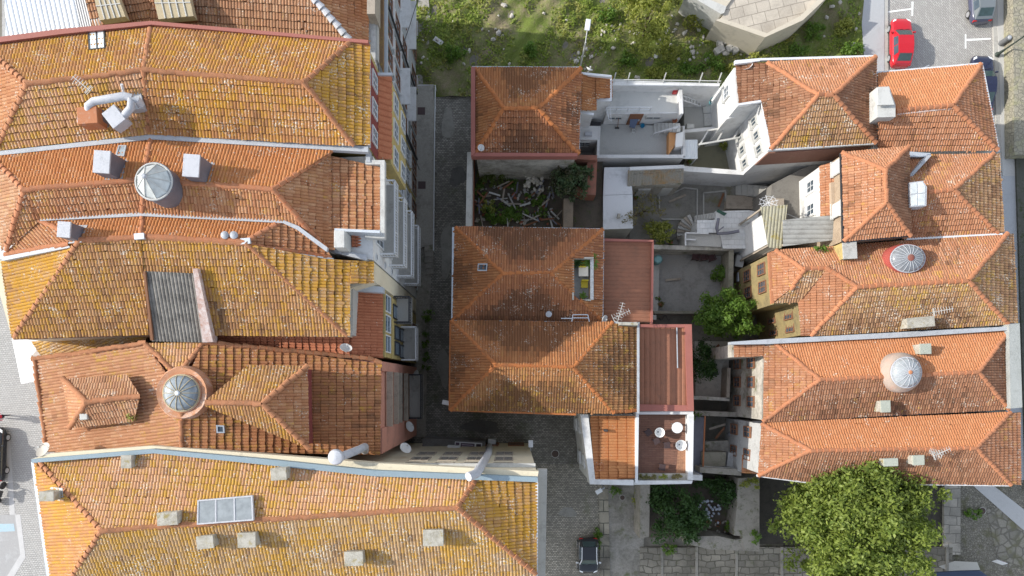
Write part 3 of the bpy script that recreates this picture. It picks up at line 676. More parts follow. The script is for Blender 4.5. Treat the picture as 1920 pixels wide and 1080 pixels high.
# ---------------------------------------------------------------- B5
h5 = thing('house', 'terracotta roof with round glazed dome and raised hipped attic roofs', 'house', P(390, 745, 0))
t5 = tiles('clay_salmon', (.52, .24, .13), (.42, .17, .085), (.56, .29, .17), .34, (.38, .23, .04), .45, .34)
t5r = tiles('clay_rust_rear', (.46, .18, .075), (.36, .13, .06), (.50, .22, .10), .36, (.36, .21, .025), .25, .5)
W5 = dict(udir=(0, 1), course=.42)
R5a = [(88, 848, 15.3), (65, 672, 15.3), (275, 646, 17.0), (340, 738, 17.6), (340, 846, 17.5)]
make_roof(h5, [(R5a, t5, {'udir': (23, 176)}),
    ([(715, 682, 15), (712, 853, 15), (340, 846, 17.5), (340, 738, 17.6), (380, 641, 17.0)], t5r, W5),
    ([(275, 645, 17.0), (380, 641, 17.0), (335, 720, 17.58)], t_ochre_pink)])
caps([((62, 672, 15.35), (175, 659, 16.2)), ((175, 658, 16.4), (275, 642, 17.1)), ((380, 641, 17.05), (690, 672, 15.2)), ((690, 672, 15.2), (715, 680, 15.05)), ((275, 646, 17), (330, 700, 17.5)), ((380, 642, 17), (335, 702, 17.5)), 
      ((65, 674, 15.35), (88, 848, 15.35))], h5, cap_m, r=.105)
wall(h5, [xy(90, 847, 15), xy(68, 672, 15), xy(275, 646, 15), xy(380, 642, 15), (XF - .1, 1.3), (XF - .1, -3.9)], 14.7, 0, pink_wall)
caps([((340, 775, 17.6), (341, 846, 17.5))], h5, cap_m, r=.105)
# attic roofs: raised bodies with their own hips
def attic(pl, hips, bodypoly, zt, zb, key, mat_body):
    o = make_roof(h5, pl, 'attic_roof', key); caps(hips, o, cap_m, r=.12)
    MB().pp(bodypoly, zt, zb).build('attic_wall', mat_body, o); return o
attic([([(120, 712, 16.5), (240, 704, 17.3), (264, 742, 17.75), (162, 754, 17.55)], t_brown), ([(133, 801, 16.5), (252, 789, 17.3), (264, 742, 17.75), (162, 754, 17.55)], t_brown), ([(120, 712, 16.4), (133, 801, 16.4), (162, 754, 17.55)], t5, V)],
      [((162, 754, 17.6), (264, 742, 17.8)), ((120, 711, 16.5), (162, 754, 17.6)), ((133, 801, 16.5), (162, 754, 17.6))], [(123, 714), (240, 707), (262, 742), (250, 786), (136, 798)], 16.45, 15, 'att5a', pink_wall)
attic([([(388, 752, 18.2), (465, 686, 17.6), (575, 688, 17.2), (491, 757, 18.6)], t_brown_yellow, {'udir': (1, .03)}), ([(385, 758, 18.2), (575, 838, 17.2), (491, 757, 18.6)], t_brown_yellow, {'udir': (1, .03)}),
       ([(576, 688, 17.2), (578, 838, 17.2), (491, 757, 18.6)], t_orange_worn, W5)],
      [((388, 755, 18.25), (491, 757, 18.65)), ((576, 687, 17.25), (491, 757, 18.65)), ((578, 839, 17.25), (491, 757, 18.65))], [(400, 752), (466, 690), (572, 692), (575, 834), (405, 762)], 17.15, 15, 'att5b', red_wall)
lantern(h5, 333, 737, .98, .32, .42, weathered('peeling_render', (.50, .25, .14), (.70, .62, .54), .45, sc=1.6), glass('dome_blue_glass', (.20, .23, .25), .1), tan_panel, 14, hub=.14, ring_m=zinc, skirt=.48)
skylight(h5, [(405, 797), (420, 798), (421, 812), (406, 812)], zinc, g_dark)
b = on_roof(h5, 168, 780, .5); MB().box((b.x, b.y, b.z + .62), (.42, .36, .9), .1).build('vent_block', conc_light, h5, .03)
# lichened patch of roof and the street side between B4 and B5
o = thing('lean_to_roof', 'small mossy lean-to roof in the gap behind the white parasol', 'lean-to', P(170, 650, 0))
make_roof(o, [([(80, 668, 13.6), (62, 640, 13.6), (278, 626, 15.2), (270, 650, 15.2)], t_grey_lichen, {'udir': (-1, -3)})])
MB().pp([(84, 666), (75, 640), (275, 628), (268, 648)], 13.4, 0).build('wall', dirty_wall, o)
# street facade of B5: two pink piers, loggia with beams between
yA, yB = 1.3, -4.0
MB().prism(wpts([(XF + .05, 1.3, 14.8), (XF + .05, .75, 14.8), (XF - .12, .75, 14.8), (XF - .12, 1.3, 14.8)]), 0).build('pier', pink_wall, h5)
MB().prism(wpts([(XF + .05, -2.55, 14.8), (XF + .05, -4.0, 14.8), (XF - .12, -4.0, 14.8), (XF - .12, -2.55, 14.8)]), 0).build('pier', pink_wall, h5)
for zz, dx in ((13.0, .35), (10.4, .3), (8.6, .25), (6.2, .3)):
    MB().box((XF + dx / 2, -.9, zz), (dx, 3.28, .22)).build('balcony_beam', wood_grey, h5)
    for yy in (-2.0, -.9, .2): window(h5, (XF - .1, yy, zz - 1.3), (1, 0), .9, 1.6, dark_metal, g_dark, 1, 2, sill=False)
balcony(h5, -2.5, .7, 4.6, -6.5, conc, dark_metal)
for yy in (-2, -.4): window(h5, (XF - .1, yy, 1.3), (1, 0), 1.2, 2.3, wood_brown, g_dark)
# ---------------------------------------------------------------- B6
h6 = thing('house', 'long yellow lichened roof at lower left with scattered concrete chimneys and glazed panel', 'house', P(520, 980, 0))
r6 = 19.3
make_roof(h6, [
    ([(75, 866, 17.6), (290, 850, 18.2), (895, 899, 18.0), (858, 952, r6), (191, 995, r6)], t_ochre_pink, {'udir': (1, .04)}),
    ([(191, 995, r6), (858, 952, r6), (1003, 1075, 17.4), (1003, 1114, 17.3), (104, 1130, 17.3)], t_grey_lichen, {'udir': (1, -.05)}),
    ([(895, 899, 18.0), (1005, 898, 17.4), (1005, 1075, 17.4), (858, 952, r6)], t_yellow, {'udir': (0, 1), 'course': .42}),
    ([(66, 866, 17.5), (104, 1130, 17.3), (191, 995, r6)], tiles('clay_orange_lichen', (.54, .24, .10), (.48, .2, .08), (.58, .29, .13), .58, (.42, .23, .027), .35, .25), {'udir': (30, 215)})])
caps([((191, 995, r6), (480, 975, r6)), ((480, 975, r6), (858, 952, r6)), ((191, 995, r6), (75, 866, 17.6)), ((191, 995, r6), (104, 1130, 17.3)), ((858, 952, r6), (893, 898, 18)), ((858, 952, r6), (1005, 1077, 17.4))], h6, cap_m, r=.11)
wall(h6, [xy(66, 866, 17.4), xy(290, 848, 17.4), (XF, -4.62), (1.3, -4.62), xy(1003, 1120, 17.4), xy(95, 1130, 17.4)], 17.3, 0, cream_wall)
strip(h6, 'gutter', [(58, 861), (285, 842), (500, 861), (700, 882), (1008, 895)], [(60, 868), (288, 850), (500, 872), (700, 893), (1008, 904)], 18.35, .5, blue_zinc)
strip(h6, 'cornice', [(96, 850), (285, 836), (500, 852), (700, 868), (1010, 884)], [(58, 861), (285, 842), (500, 861), (700, 882), (1008, 895)], 17.9, .7, cream_wall)
strip(h6, 'side_gutter', [(1004, 897, 17.5), (1009, 897, 17.5)], [(1003, 1112, 17.4), (1008, 1112, 17.4)], 17.4, .3, white_metal)
strip(h6, 'side_gutter', [(58, 866, 17.5), (66, 866, 17.5)], [(94, 1130, 17.4), (103, 1130, 17.4)], 17.4, .3, zinc)
strip(h6, 'side_ledge', [(1008, 880, 16), (1026, 880, 16)], [(1008, 1112, 16), (1022, 1112, 16)], 16, .5, conc)
for px, py, w_, d_, hh in ((236, 866, .5, .62, .95), (522, 889, .76, .58, .9), (86, 931, .72, .45, .95), (313, 973, .98, .60, .7), (384, 1017, .8, .6, .75), (462, 1013, .86, .7, .75), (812, 1009, .98, .78, .75), (663, 1048, .9, .68, .8)):
    chimney(h6, px, py, w_, d_, hh, conc_mossy, conc_mossy, R(random.uniform(-2, 6)), conc_light if .8 > w_ > .7 and hh > .8 else None)
skylight(h6, [(370, 938), (473, 929), (475, 976), (369, 984)], galv, glass('wired_glass', (.20, .22, .23), .3), 3, lift=.5)
for zz in (15.2, 12.0, 8.8):
    for xx in (-5.6, -3.9, -2.2, -.5): window(h6, (xx, -4.62, zz), (0, 1), 1.15, 1.9, wood_grey, g_dark, 2, 2, sill=False)
for xx in (-5.6, -3.6, -1.6, .3): window(h6, (xx, -4.62, 1.5), (0, 1), 1.2, 2.5, wood_brown, g_dark, sill=False)
MB().prism(wpts([(XF, -4.4, 16.2), (1.3, -4.4, 16.2), (1.3, -4.61, 16.2), (XF, -4.61, 16.2)]), 16.0).build('string_course', conc_light, h6)
# ================================================================ CENTRE ROW
# ---------------------------------------------------------------- C1
c1 = thing('house', 'hipped rust roof beside the grassy lot with a sunlit patch at its top', 'house', P(988, 210, 0))
z, r = 9.0, 10.3
make_roof(c1, [
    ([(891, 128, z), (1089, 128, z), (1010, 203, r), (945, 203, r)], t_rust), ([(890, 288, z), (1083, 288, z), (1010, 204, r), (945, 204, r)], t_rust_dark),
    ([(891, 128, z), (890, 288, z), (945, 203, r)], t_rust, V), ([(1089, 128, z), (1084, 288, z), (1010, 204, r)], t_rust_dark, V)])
caps([((945, 203, r), (1010, 203, r)), ((891, 130, z), (945, 203, r)), ((1089, 129, z), (1010, 203, r)), ((890, 288, z), (945, 204, r)), ((1084, 289, z), (1010, 204, r))], c1, cap_rust, r=.11)
wall(c1, [xy(893, 130, z), xy(1086, 130, z), xy(1081, 287, z), xy(892, 287, z)], z - .15, 0, dirty_wall)
strip(c1, 'parapet', [(883, 125), (891, 125)], [(883, 292), (891, 286)], z + .3, .8, red_metal)
strip(c1, 'parapet', [(883, 286), (1083, 287)], [(883, 293), (1083, 293)], z + .2, .7, red_metal)
strip(c1, 'gutter', [(1086, 125), (1090, 125)], [(1083, 288), (1087, 288)], z + .02, .16, zinc)
strip(c1, 'gutter', [(885, 124), (1090, 125)], [(885, 127), (1090, 128)], z, .12, zinc)
make_roof(c1, [([(1117, 142, 7.8), (1117, 208, 7.8), (1089, 208, 8.4), (1089, 138, 8.4)], t_rust, V), ([(1147, 144, 7.5), (1147, 184, 7.5), (1117, 186, 7.9), (1117, 142, 7.9)], t_rust, dict(udir=(0, 1), course=.5))], 'annex_roof', 'annex1')
wall(c1, [xy(1089, 140, 7.3), xy(1146, 144, 7.3), xy(1146, 184, 7.3), xy(1116, 186, 7.3), xy(1114, 208, 7.3), xy(1089, 208, 7.3)], 7.3, 0, white_wall, 'annex_wall')
strip(c1, 'gutter', [(1090, 135), (1147, 141)], [(1090, 139), (1147, 145)], 8.4, .25, white_metal); strip(c1, 'gutter', [(1115, 184), (1147, 184)], [(1115, 189), (1147, 189)], 7.6, .2, white_metal)
strip(c1, 'gutter', [(1144, 141), (1147, 141)], [(1144, 186), (1147, 186)], 7.62, .2, white_metal); strip(c1, 'gutter', [(1089, 208), (1114, 212)], [(1089, 212), (1113, 216)], 8.0, .3, white_metal)
for yy in (17.6, 19.3): window(c1, (xy(1081, 0, 9)[0], yy, 6.2), (1, 0), 1, 1.6, white_metal, g_dark)
# ---------------------------------------------------------------- C2
c2 = thing('house', 'rust tiled house with a roof terrace cut into its hip and red sheet lean-to', 'house', P(990, 512, 0))
z, r = 9.3, 11.0
TRI = [(1130, 431, z), (1128, 601, z), (1033, 512, r)]
ty = dict(udir=(0, 1))
make_roof(c2, [
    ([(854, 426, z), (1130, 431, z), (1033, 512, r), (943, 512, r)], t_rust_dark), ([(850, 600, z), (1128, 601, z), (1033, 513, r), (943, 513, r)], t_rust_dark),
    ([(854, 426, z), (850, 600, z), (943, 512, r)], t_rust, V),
    (sub(TRI, [(1130, 431), (1130, 485), (1066, 485)]), t_rust_dark, ty), (sub(TRI, [(1066, 485), (1075, 485), (1075, 551), (1033, 512)]), t_rust, ty),
    (sub(TRI, [(1113, 485), (1130, 485), (1129, 562), (1113, 562)]), t_rust_dark, ty), (sub(TRI, [(1087, 562), (1129, 562), (1128, 601)]), t_rust, ty)])
caps([((943, 512, r), (1033, 512, r)), ((855, 427, z), (943, 512, r)), ((1130, 431, z), (1033, 512, r)), ((850, 600, z), (943, 512, r)), ((1033, 512, r), (1074, 551, 10.2))], c2, cap_rust, r=.1, lift=0)
caps([((1088, 563, 9.95), (1128, 601, z))], c2, cap_rust, r=.1, lift=0)
wall(c2, [xy(858, 429, z), xy(1127, 434, z), xy(1125, 598, z), xy(854, 598, z)], 7.9, 0, cream_wall)
for a in ([(854, 424), (1131, 428), (1131, 431), (854, 427)], [(1129, 430), (1133, 430), (1131, 602), (1127, 602)], [(848, 426), (852, 426), (850, 602), (846, 602)]):
    MB().pp(a, z + .02, z - .15).build('gutter', zinc, c2)
MB().pp([(1074, 484), (1114, 484), (1114, 563), (1074, 563)], 8.95, 7.9).build('terrace_floor', conc_light, c2)
for a, zt in (([(1107, 484), (1113, 484), (1113, 562), (1107, 562)], 9.75), ([(1072, 482), (1113, 482), (1113, 485), (1072, 485)], 10.0), ([(1073, 485), (1076, 485), (1076, 562), (1073, 562)], 10.35), ([(1074, 561), (1108, 561), (1108, 564), (1074, 564)], 9.95)):
    MB().pp(a, zt, 7.95).build('terrace_wall', weathered('terrace_parapet', (.62, .62, .60), (.2, .19, .17), .5, sc=2) if zt < 9.8 else dirty_wall, c2)
skylight(c2, [(896, 494), (914, 494), (913, 508), (895, 508)], zinc, g_dark)
SH = weathered('red_sheet_roof', (.28, .122, .072), (.17, .085, .055), .5, .75, .9, var=.1)
make_roof(c2, [([(1223, 451, 8.3), (1222, 604, 8.3), (1130, 604, 8.5), (1132, 450, 8.5)], SH, dict(udir=(0, 1), pitch=.27, course=99, amp=.035, step=0, jit=0))], 'lean_to_roof', 'lean2')
strip(c2, 'roof_edge', [(1131, 447), (1225, 450)], [(1131, 452), (1225, 453)], 8.65, .3, red_metal); strip(c2, 'roof_edge', [(1222, 450), (1226, 450)], [(1220, 607), (1224, 607)], 8.5, .3, red_metal)
wall(c2, [xy(1130, 452, 8.3), xy(1221, 453, 8.3), xy(1219, 604, 8.3), xy(1130, 604, 8.3)], 8.15, 0, cream_wall, 'lean_to_wall')
MB().lathe(on_roof(c2, 1029, 589, .4), [(.09, -.2), (.09, .3), (.2, .32), (.2, .4), (.05, .48)], 14).build('vent_cowl', zinc_light, c2, smooth=True)
# ---------------------------------------------------------------- C3
c3 = thing('house', 'broad rust roof on the lane with mossy right hip and wide red sheet annex', 'house', P(1020, 688, 0))
z, r = 9.8, 11.3
make_roof(c3, [
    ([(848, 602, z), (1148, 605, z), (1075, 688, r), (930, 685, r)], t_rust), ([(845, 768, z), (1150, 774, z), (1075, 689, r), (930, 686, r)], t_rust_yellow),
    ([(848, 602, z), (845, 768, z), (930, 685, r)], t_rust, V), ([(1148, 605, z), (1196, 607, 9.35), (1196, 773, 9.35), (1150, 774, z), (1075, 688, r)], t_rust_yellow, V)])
caps([((930, 685, r), (1075, 688, r)), ((848, 602, z), (930, 685, r)), ((845, 768, z), (930, 686, r)), ((1148, 605, z), (1075, 688, r)), ((1150, 774, z), (1075, 689, r)), ((1152, 771, z), (1194, 770, 9.45))], c3, cap_rust, r=.1, lift=0)
wall(c3, [xy(853, 605, z), xy(1193, 609, z), xy(1193, 770, z), xy(850, 765, z)], z - .5, 0, cream_wall)
for a in ([(847, 600), (1197, 604), (1197, 607), (847, 603)], [(1195, 604), (1199, 604), (1199, 775), (1195, 775)], [(843, 600), (848, 600), (845, 770), (841, 770)], [(843, 767), (1080, 775), (1080, 779), (843, 771)]):
    MB().pp(a, z + .02, z - .17).build('gutter', zinc_light if a[0][0] != 843 else cap_rust, c3)
ann = [(1295, 613, 8.15), (1300, 765, 8.15), (1198, 765, 8.25), (1199, 612, 8.25)]
make_roof(c3, [(ann, SH, dict(udir=(1, 0), pitch=.36, course=99, amp=.05, step=0, jit=0))], 'annex_roof', 'ann3')
strip(c3, 'roof_edge', [(1197, 608), (1296, 608)], [(1197, 614), (1296, 614)], 8.35, .3, red_metal); strip(c3, 'roof_edge', [(1284, 608), (1297, 608)], [(1289, 770), (1301, 770)], 8.38, .3, red_metal)
strip(c3, 'roof_edge', [(1197, 758), (1301, 760)], [(1197, 771), (1301, 771)], 8.345, .3, red_metal)
wall(c3, [xy(1197, 611, 8), xy(1294, 611, 8), xy(1298, 769, 8), xy(1197, 769, 8)], 8.0, 0, pink_wall, 'annex_wall')
strip(c3, 'repair_seam', [(1268.5, 614), (1270, 614)], [(1270, 690), (1271.5, 690)], 8.36, .1, zinc_light)
MB().pp([(1162, 604), (1196, 605), (1196, 610), (1162, 609)], 10.4, 8.8).build('chimney', conc_mossy, c3)
# ---------------------------------------------------------------- C4: white house with orange roof and the deck
c4 = thing('house', 'white walled house with narrow orange roof and brown tiled deck', 'house', P(1190, 840, 0))
make_roof(c4, [([(1106, 780, 7.9), (1195, 780, 7.9), (1193, 898, 8.3), (1115, 899, 8.3)], tiles('clay_orange_neat', (.60, .22, .075), (.57, .20, .07), (.62, .25, .09), 0, white=.12, dark=.12), dict(udir=(0, 1), pitch=.2, course=.62, step=.09))])
wall(c4, [xy(1094, 778, 8.2), xy(1296, 776, 8.2), xy(1294, 905, 8.2), xy(1108, 906, 8.2)], 7.25, 0, white_wall)
strip(c4, 'parapet', [(1088, 777), (1103, 777)], [(1106, 908), (1116, 899)], 8.6, 1.5, white_wall)
strip(c4, 'parapet', [(1116, 899), (1188, 900)], [(1106, 908), (1188, 910)], 8.602, 1.5, white_wall)
strip(c4, 'party_wall', [(1193, 772), (1198, 772)], [(1191, 905), (1196, 905)], 8.5, 1.4, white_metal)
strip(c4, 'parapet', [(1196, 772), (1300, 771)], [(1196, 777), (1300, 777)], 8.1, .9, white_wall)
strip(c4, 'parapet', [(1290, 777), (1301, 777)], [(1290, 900), (1299, 900)], 8.1, .9, white_wall)
strip(c4, 'parapet', [(1189, 901), (1299, 901)], [(1189, 909), (1297, 907)], 8.0, .9, white_wall)
MB().pp([(1197, 776), (1291, 776), (1290, 902), (1197, 902)], 7.4, 7.2).build('deck', bricks('brown_deck_tile', (.20, .105, .075), (.17, .085, .06), (.10, .055, .045), .5, .12, 0, .006, stain=.15, scol=(.12, .075, .06)), c4)
MB().pp([(1272, 830), (1290, 830), (1289, 888), (1268, 888)], 7.43, 7.3).build('deck_patch', bricks('tan_deck_tile', (.42, .22, .13), (.37, .19, .11), (.2, .11, .08), .3, .1, 0, .008, stain=.1), c4)
MB().pp([(1198, 888), (1288, 888), (1287, 900), (1198, 900)], 7.75, 7.3).build('planter', dirty_wall, c4)
for yy, zz in ((-3.0, 5.8), (-5.4, 5.8), (-3.0, 2.6), (-5.4, 2.6)): window(c4, (xy(1094 if yy > -4 else 1102, 0, 8.2)[0] - .02, yy, zz), (-1, 0), .9, 1.5, white_metal, g_pale, sill=False)
mb = MB(); b = on_roof(c4, 1137, 807, .25)
mb.tube([b + Vector((-.1, 0, .0)), b + Vector((-.1, 0, .3)), b + Vector((.08, -.02, .34))], .09, 10); mb.build('vent_pipe', dark_metal, c4, smooth=True)
mb = MB(); W0 = [on_roof(c4, x, y, .12) + Vector((0, 0, .12)) for x, y in ((1117, 870), (1131, 870), (1131, 882), (1117, 882))]
for i in range(4): mb.bar(W0[i], W0[(i + 1) % 4], .06, .06)
mb.build('roof_hatch', rust_metal, c4)
# ---------------------------------------------------------------- terraces behind C1
def slab(name, label, cat, poly, zt, zb, mat, kind=None): 
    o = MB().pp(poly, zt, zb).build(name, mat); return tag(o, label, None if kind == 'structure' else cat, kind=kind)
tw = thing('terraced_house', 'low white flat-roofed house with roof terrace, open court and steps', 'house', P(1210, 240, 0))
pale = weathered('terrace_screed', (.56, .56, .53), (.40, .41, .40), .4, sc=.6, var=.04)
grey_floor = weathered('court_screed', (.42, .42, .40), (.33, .32, .3), .3, sc=.6, var=.05)
MB().pp([(1146, 164), (1280, 166), (1282, 212), (1137, 214), (1137, 190), (1146, 188)], 5.2, 0).build('wall', white_wall, tw)
MB().pp([(1148, 166), (1277, 168), (1279, 209), (1139, 211), (1139, 192), (1148, 190)], 5.23, 5.1).build('terrace_floor', pale, tw)
MB().pp([(1146, 150), (1350, 156), (1349, 162), (1146, 160)], 6.3, 0).build('parapet', white_wall, tw)
mb = MB()
for px in (1150, 1176, 1243, 1311, 1346):
    a = P(px, 155, 6.3); mb.bar(a, a + Vector((.1, .45, .55)), .07)
mb.bar(P(1146, 149, 6.9), P(1352, 152, 6.9), .05); mb.bar(P(1146, 153, 6.7), P(1352, 156, 6.7), .03); mb.build('railing', conc_light, tw)
MB().pp([(1273, 166), (1279, 166), (1281, 213), (1276, 213)], 5.9, 5.15).build('parapet', white_wall, tw)
mb = MB(); a, b = P(1137, 201, 5.95), P(1222, 201, 5.95); mb.bar(a, b, .05); mb.bar(a - Vector((0, 0, .4)), b - Vector((0, 0, .4)), .035)
for k in range(5): q = a.lerp(b, k / 4); mb.bar(q, q - Vector((0, 0, .72)), .045)
q = P(1137, 201, 5.95); e = P(1142, 225, 5.9); mb.bar(q, e, .05); mb.bar(P(1144, 201, 5.95), P(1146, 228, 5.9), .04); mb.build('railing', white_metal, tw)
court = [(1122, 233), (1280, 236), (1284, 292), (1120, 293)]
MB().pp(court, 3.2, 0).build('court_floor', grey_floor, tw)
MB().pp([(1118, 290), (1281, 290), (1281, 296), (1118, 296)], 3.9, 0).build('parapet', white_wall, tw)
MB().pp([(1121, 236), (1126, 236), (1124, 292), (1119, 292)], 3.95, 0).build('parapet', white_wall, tw)
MB().pp([(1280, 236), (1284, 236), (1285, 292), (1281, 292)], 3.9, 0).build('parapet', white_wall, tw)
YW = P(0, 213, 5.2).y
for px, w_, zz, h_ in ((1154, 1.0, 4.5, .5), (1225, 1.1, 4.55, .45)):
    window(tw, (P(px, 0, 4.6).x, YW - .02, zz), (0, -1), w_, h_, conc_light, g_dark, 2, 1, sill=False)
o = MB().box((P(1190, 0, 4.2).x, YW - .03, 4.2), (.95, .08, 1.95)).build('door', wood_brown, tw); MB().box((P(1190, 0, 4.2).x + .3, YW - .1, 4.2), (.08, .08, .2)).build('handle', zinc, o)
mb = MB()                                                            # outside steps up to the right
for k in range(7): mb.pp([(1226 + k * 7, 230 + k * .2), (1233 + k * 7, 230 + k * .2), (1234 + k * 7, 247), (1227 + k * 7, 247)], 3.35 + .16 * k, 3.1)
mb.build('outside_steps', conc_light, tw)
mb = MB(); mb.bar(P(1226, 250, 3.6), P(1274, 238, 5.0), .08, .06); mb.bar(P(1226, 250, 3.9), P(1274, 236, 5.3), .05); 
for k in range(5): q = P(1226, 250, 3.9).lerp(P(1274, 236, 5.3), k / 4); mb.bar(q, q - Vector((0, 0, .7)), .04)
mb.build('stair_railing', white_metal, tw)
# upper yard with white ladder-like rail and stepping slabs
MB().pp([(1283, 188), (1348, 186), (1360, 243), (1283, 246)], 2.6, 0).build('yard_floor', grey_floor, tw)
MB().pp([(1277, 166), (1350, 164), (1340, 188), (1280, 185)], 2.75, 0).build('yard_floor', conc_light, tw)
mb = MB(); A0, A1, B0, B1 = P(1278, 171, 5.1), P(1316, 182, 3.4), P(1281, 188, 5.0), P(1313, 199, 3.3)
for a, b in ((A0, A1), (B0, B1), (A0.lerp(B0, .5), A1.lerp(B1, .5))): mb.bar(a, b, .07)
for k in range(7): mb.bar(A0.lerp(A1, k / 6), B0.lerp(B1, k / 6), .055)
mb.build('stair_rail', white_metal, tw)
mb = MB()
for i, (a, b) in enumerate(((1318, 200), (1320, 213), (1320, 224))): mb.pp([(a, b), (a + 17, b - 1), (a + 19, b + 11), (a + 1, b + 12)], 2.78 - .012 * i, 2.5)
mb.pp([(1338, 212), (1352, 225), (1345, 233), (1337, 226)], 2.74, 2.5); mb.build('paving_slab', conc_light, tw)
MB().pp([(1284, 243), (1405, 231), (1404, 238), (1284, 249)], 3.3, 0).build('garden_wall', white_wall, tw)
MB().pp([(1288, 232), (1302, 232), (1302, 241), (1288, 241)], 3.2, 2.6).build('step_block', conc_light, tw)
# small left court with dark tank, under the annex
MB().pp([(1088, 214), (1130, 218), (1130, 236), (1088, 236)], 3.0, 0).build('yard_floor', grey_floor, tw); MB().pp([(1088, 236), (1122, 236), (1120, 262), (1088, 262)], 4.2, 0).build('wall', white_wall, tw)
MB().pp([(1097, 247), (1110, 247), (1110, 254), (1097, 254)], 4.45, 4.2).build('roof_hatch', galv, tw)
MB().pp([(1088, 262), (1117, 264), (1116, 292), (1088, 291)], 1.4, 0).build('yard_floor', grey_floor, tw)
window(tw, (P(1096, 0, 3.4).x, P(0, 262, 4.2).y - .01, 3.4), (0, -1), .9, .9, conc_light, g_dark, sill=False)
# ---------------------------------------------------------------- ruin below C1
ru = thing('ruined_house', 'roofless ruin full of rubble and ivy below the rust hipped house', 'ruin', P(990, 360, 0))
MB().pp([(876, 285), (886, 285), (884, 424), (873, 424)], 6.0, 0).build('left_wall', weathered('bleached_wall_top', (.55, .54, .50), (.25, .24, .22), .4, sc=1.5), ru)
MB().pp([(885, 288), (889, 288), (887, 424), (884, 424)], 4.6, 0).build('brick_facing', weathered('raw_brick', (.33, .12, .07), (.15, .08, .06), .4, sc=2), ru)
MB().pp([(1057, 372), (1075, 372), (1074, 426), (1056, 426)], 4.6, 0).build('cross_wall', weathered('brown_wall_top', (.24, .19, .14), (.12, .1, .08), .5, sc=2), ru)
MB().pp([(1102, 296), (1120, 298), (1117, 366), (1094, 364), (1080, 358), (1082, 350), (1098, 350)], 4.6, 0).build('brick_wall', weathered('brick_wall_top', (.30, .13, .09), (.18, .11, .08), .4, sc=2), ru)
MB().pp([(1077, 290), (1120, 291), (1119, 300), (1078, 298)], 5.2, 0).build('brick_wall', weathered('brick_wall_top', (.3, .13, .09)), ru)
MB().pp([(886, 300), (1130, 300), (1130, 426), (884, 426)], 3.0, 0).build('rubble_floor', weathered('ruin_earth', (.11, .09, .07), (.05, .05, .04), .5, sc=2, moss=(.06, .085, .02)), ru)
for k in range(6): MB().pp([(1114, 352 + k * 5), (1131, 352 + k * 5), (1130, 357 + k * 5), (1113, 357 + k * 5)], 1.2 + .16 * (6 - k), .5).build('stone_step', conc, ru)
# ---------------------------------------------------------------- white slab roof, mossy shed, courtyard
sh = thing('flat_roofed_shed', 'long shed with a pale cracked flat roof along the dark passage', 'shed', P(1160, 370, 0))
MB().pp([(1134, 316), (1181, 315), (1186, 429), (1130, 429)], 3.3, 0).build('wall', grey_wall, sh)
MB().pp([(1133, 314), (1182, 313), (1186, 364), (1131, 366)], 3.43, 3.28).build('roof_slab', weathered('white_slab', (.64, .65, .66), (.42, .43, .43), .3, sc=.8, var=.04), sh)
MB().pp([(1131, 366.6), (1186, 364.6), (1187, 428), (1131, 430)], 3.42, 3.28).build('roof_slab', weathered('white_slab', (.64, .65, .66)), sh)
ms = thing('mossy_shed', 'small stone shed under a mossy asbestos roof with white ridge wall', 'shed', P(1230, 332, 0))
MB().pp([(1182, 318), (1281, 314), (1278, 345), (1184, 346)], 3.3, 0).build('wall', dirty_wall, ms)
make_roof(ms, [([(1176, 349, 3.4), (1281, 342, 3.4), (1282, 316, 4.1), (1177, 319, 4.1)], weathered('mossy_sheet', (.27, .255, .215), (.33, .17, .03), .55, sc=.9, moss=(.16, .155, .09), var=.25), dict(pitch=.2, course=.9, amp=.03, step=.02))])
MB().pp([(1181, 313), (1283, 309), (1283, 315), (1181, 319)], 4.3, 0).build('ridge_wall', white_wall, ms)
MB().pp([(1195, 345), (1222, 344), (1220, 356), (1197, 357)], 2.2, 0).build('stone_trough', conc_light, ms); MB().pp([(1240, 343), (1270, 342), (1262, 353), (1242, 354)], 2.2, 0).build('stone_trough', conc_light, ms)
MB().pp([(1201, 347), (1217, 346), (1216, 352), (1203, 353)], 2.25, 2.1).build('basin', g_dark, ms)
o = tag(MB().pp([(1282, 311), (1396, 320), (1394, 328), (1282, 321)], 3.2, 0).build('garden_wall', white_wall), 'white garden wall running right from the mossy shed roof', 'wall')
o = tag(MB().pp([(1224, 459), (1376, 463), (1376, 470), (1224, 467)], 2.2, 0).build('garden_wall', dirty_wall), 'stained wall between tiled terrace and courtyard with three chairs', 'wall')
o = tag(MB().pp([(1367, 468), (1376, 470), (1374, 562), (1365, 562)], 2.1, 0).build('garden_wall', weathered('mossy_wall', (.27, .25, .2), (.12, .12, .07), .5, sc=2)), 'mossy low wall beside the round shrub and dark gap', 'wall')
o = tag(MB().pp([(1226, 583), (1312, 583), (1312, 588), (1226, 588)], 1.0, 0).build('garden_wall', weathered('mossy_wall', (.27, .25, .2))), 'low wall closing the bottom of the three-chair courtyard', 'wall')
o = tag(MB().pp([(1226, 470), (1237, 470), (1234, 584), (1224, 584)], .5, 0).build('raised_edge', conc, None), 'concrete ledge along the red sheet lean-to and courtyard', 'ledge')
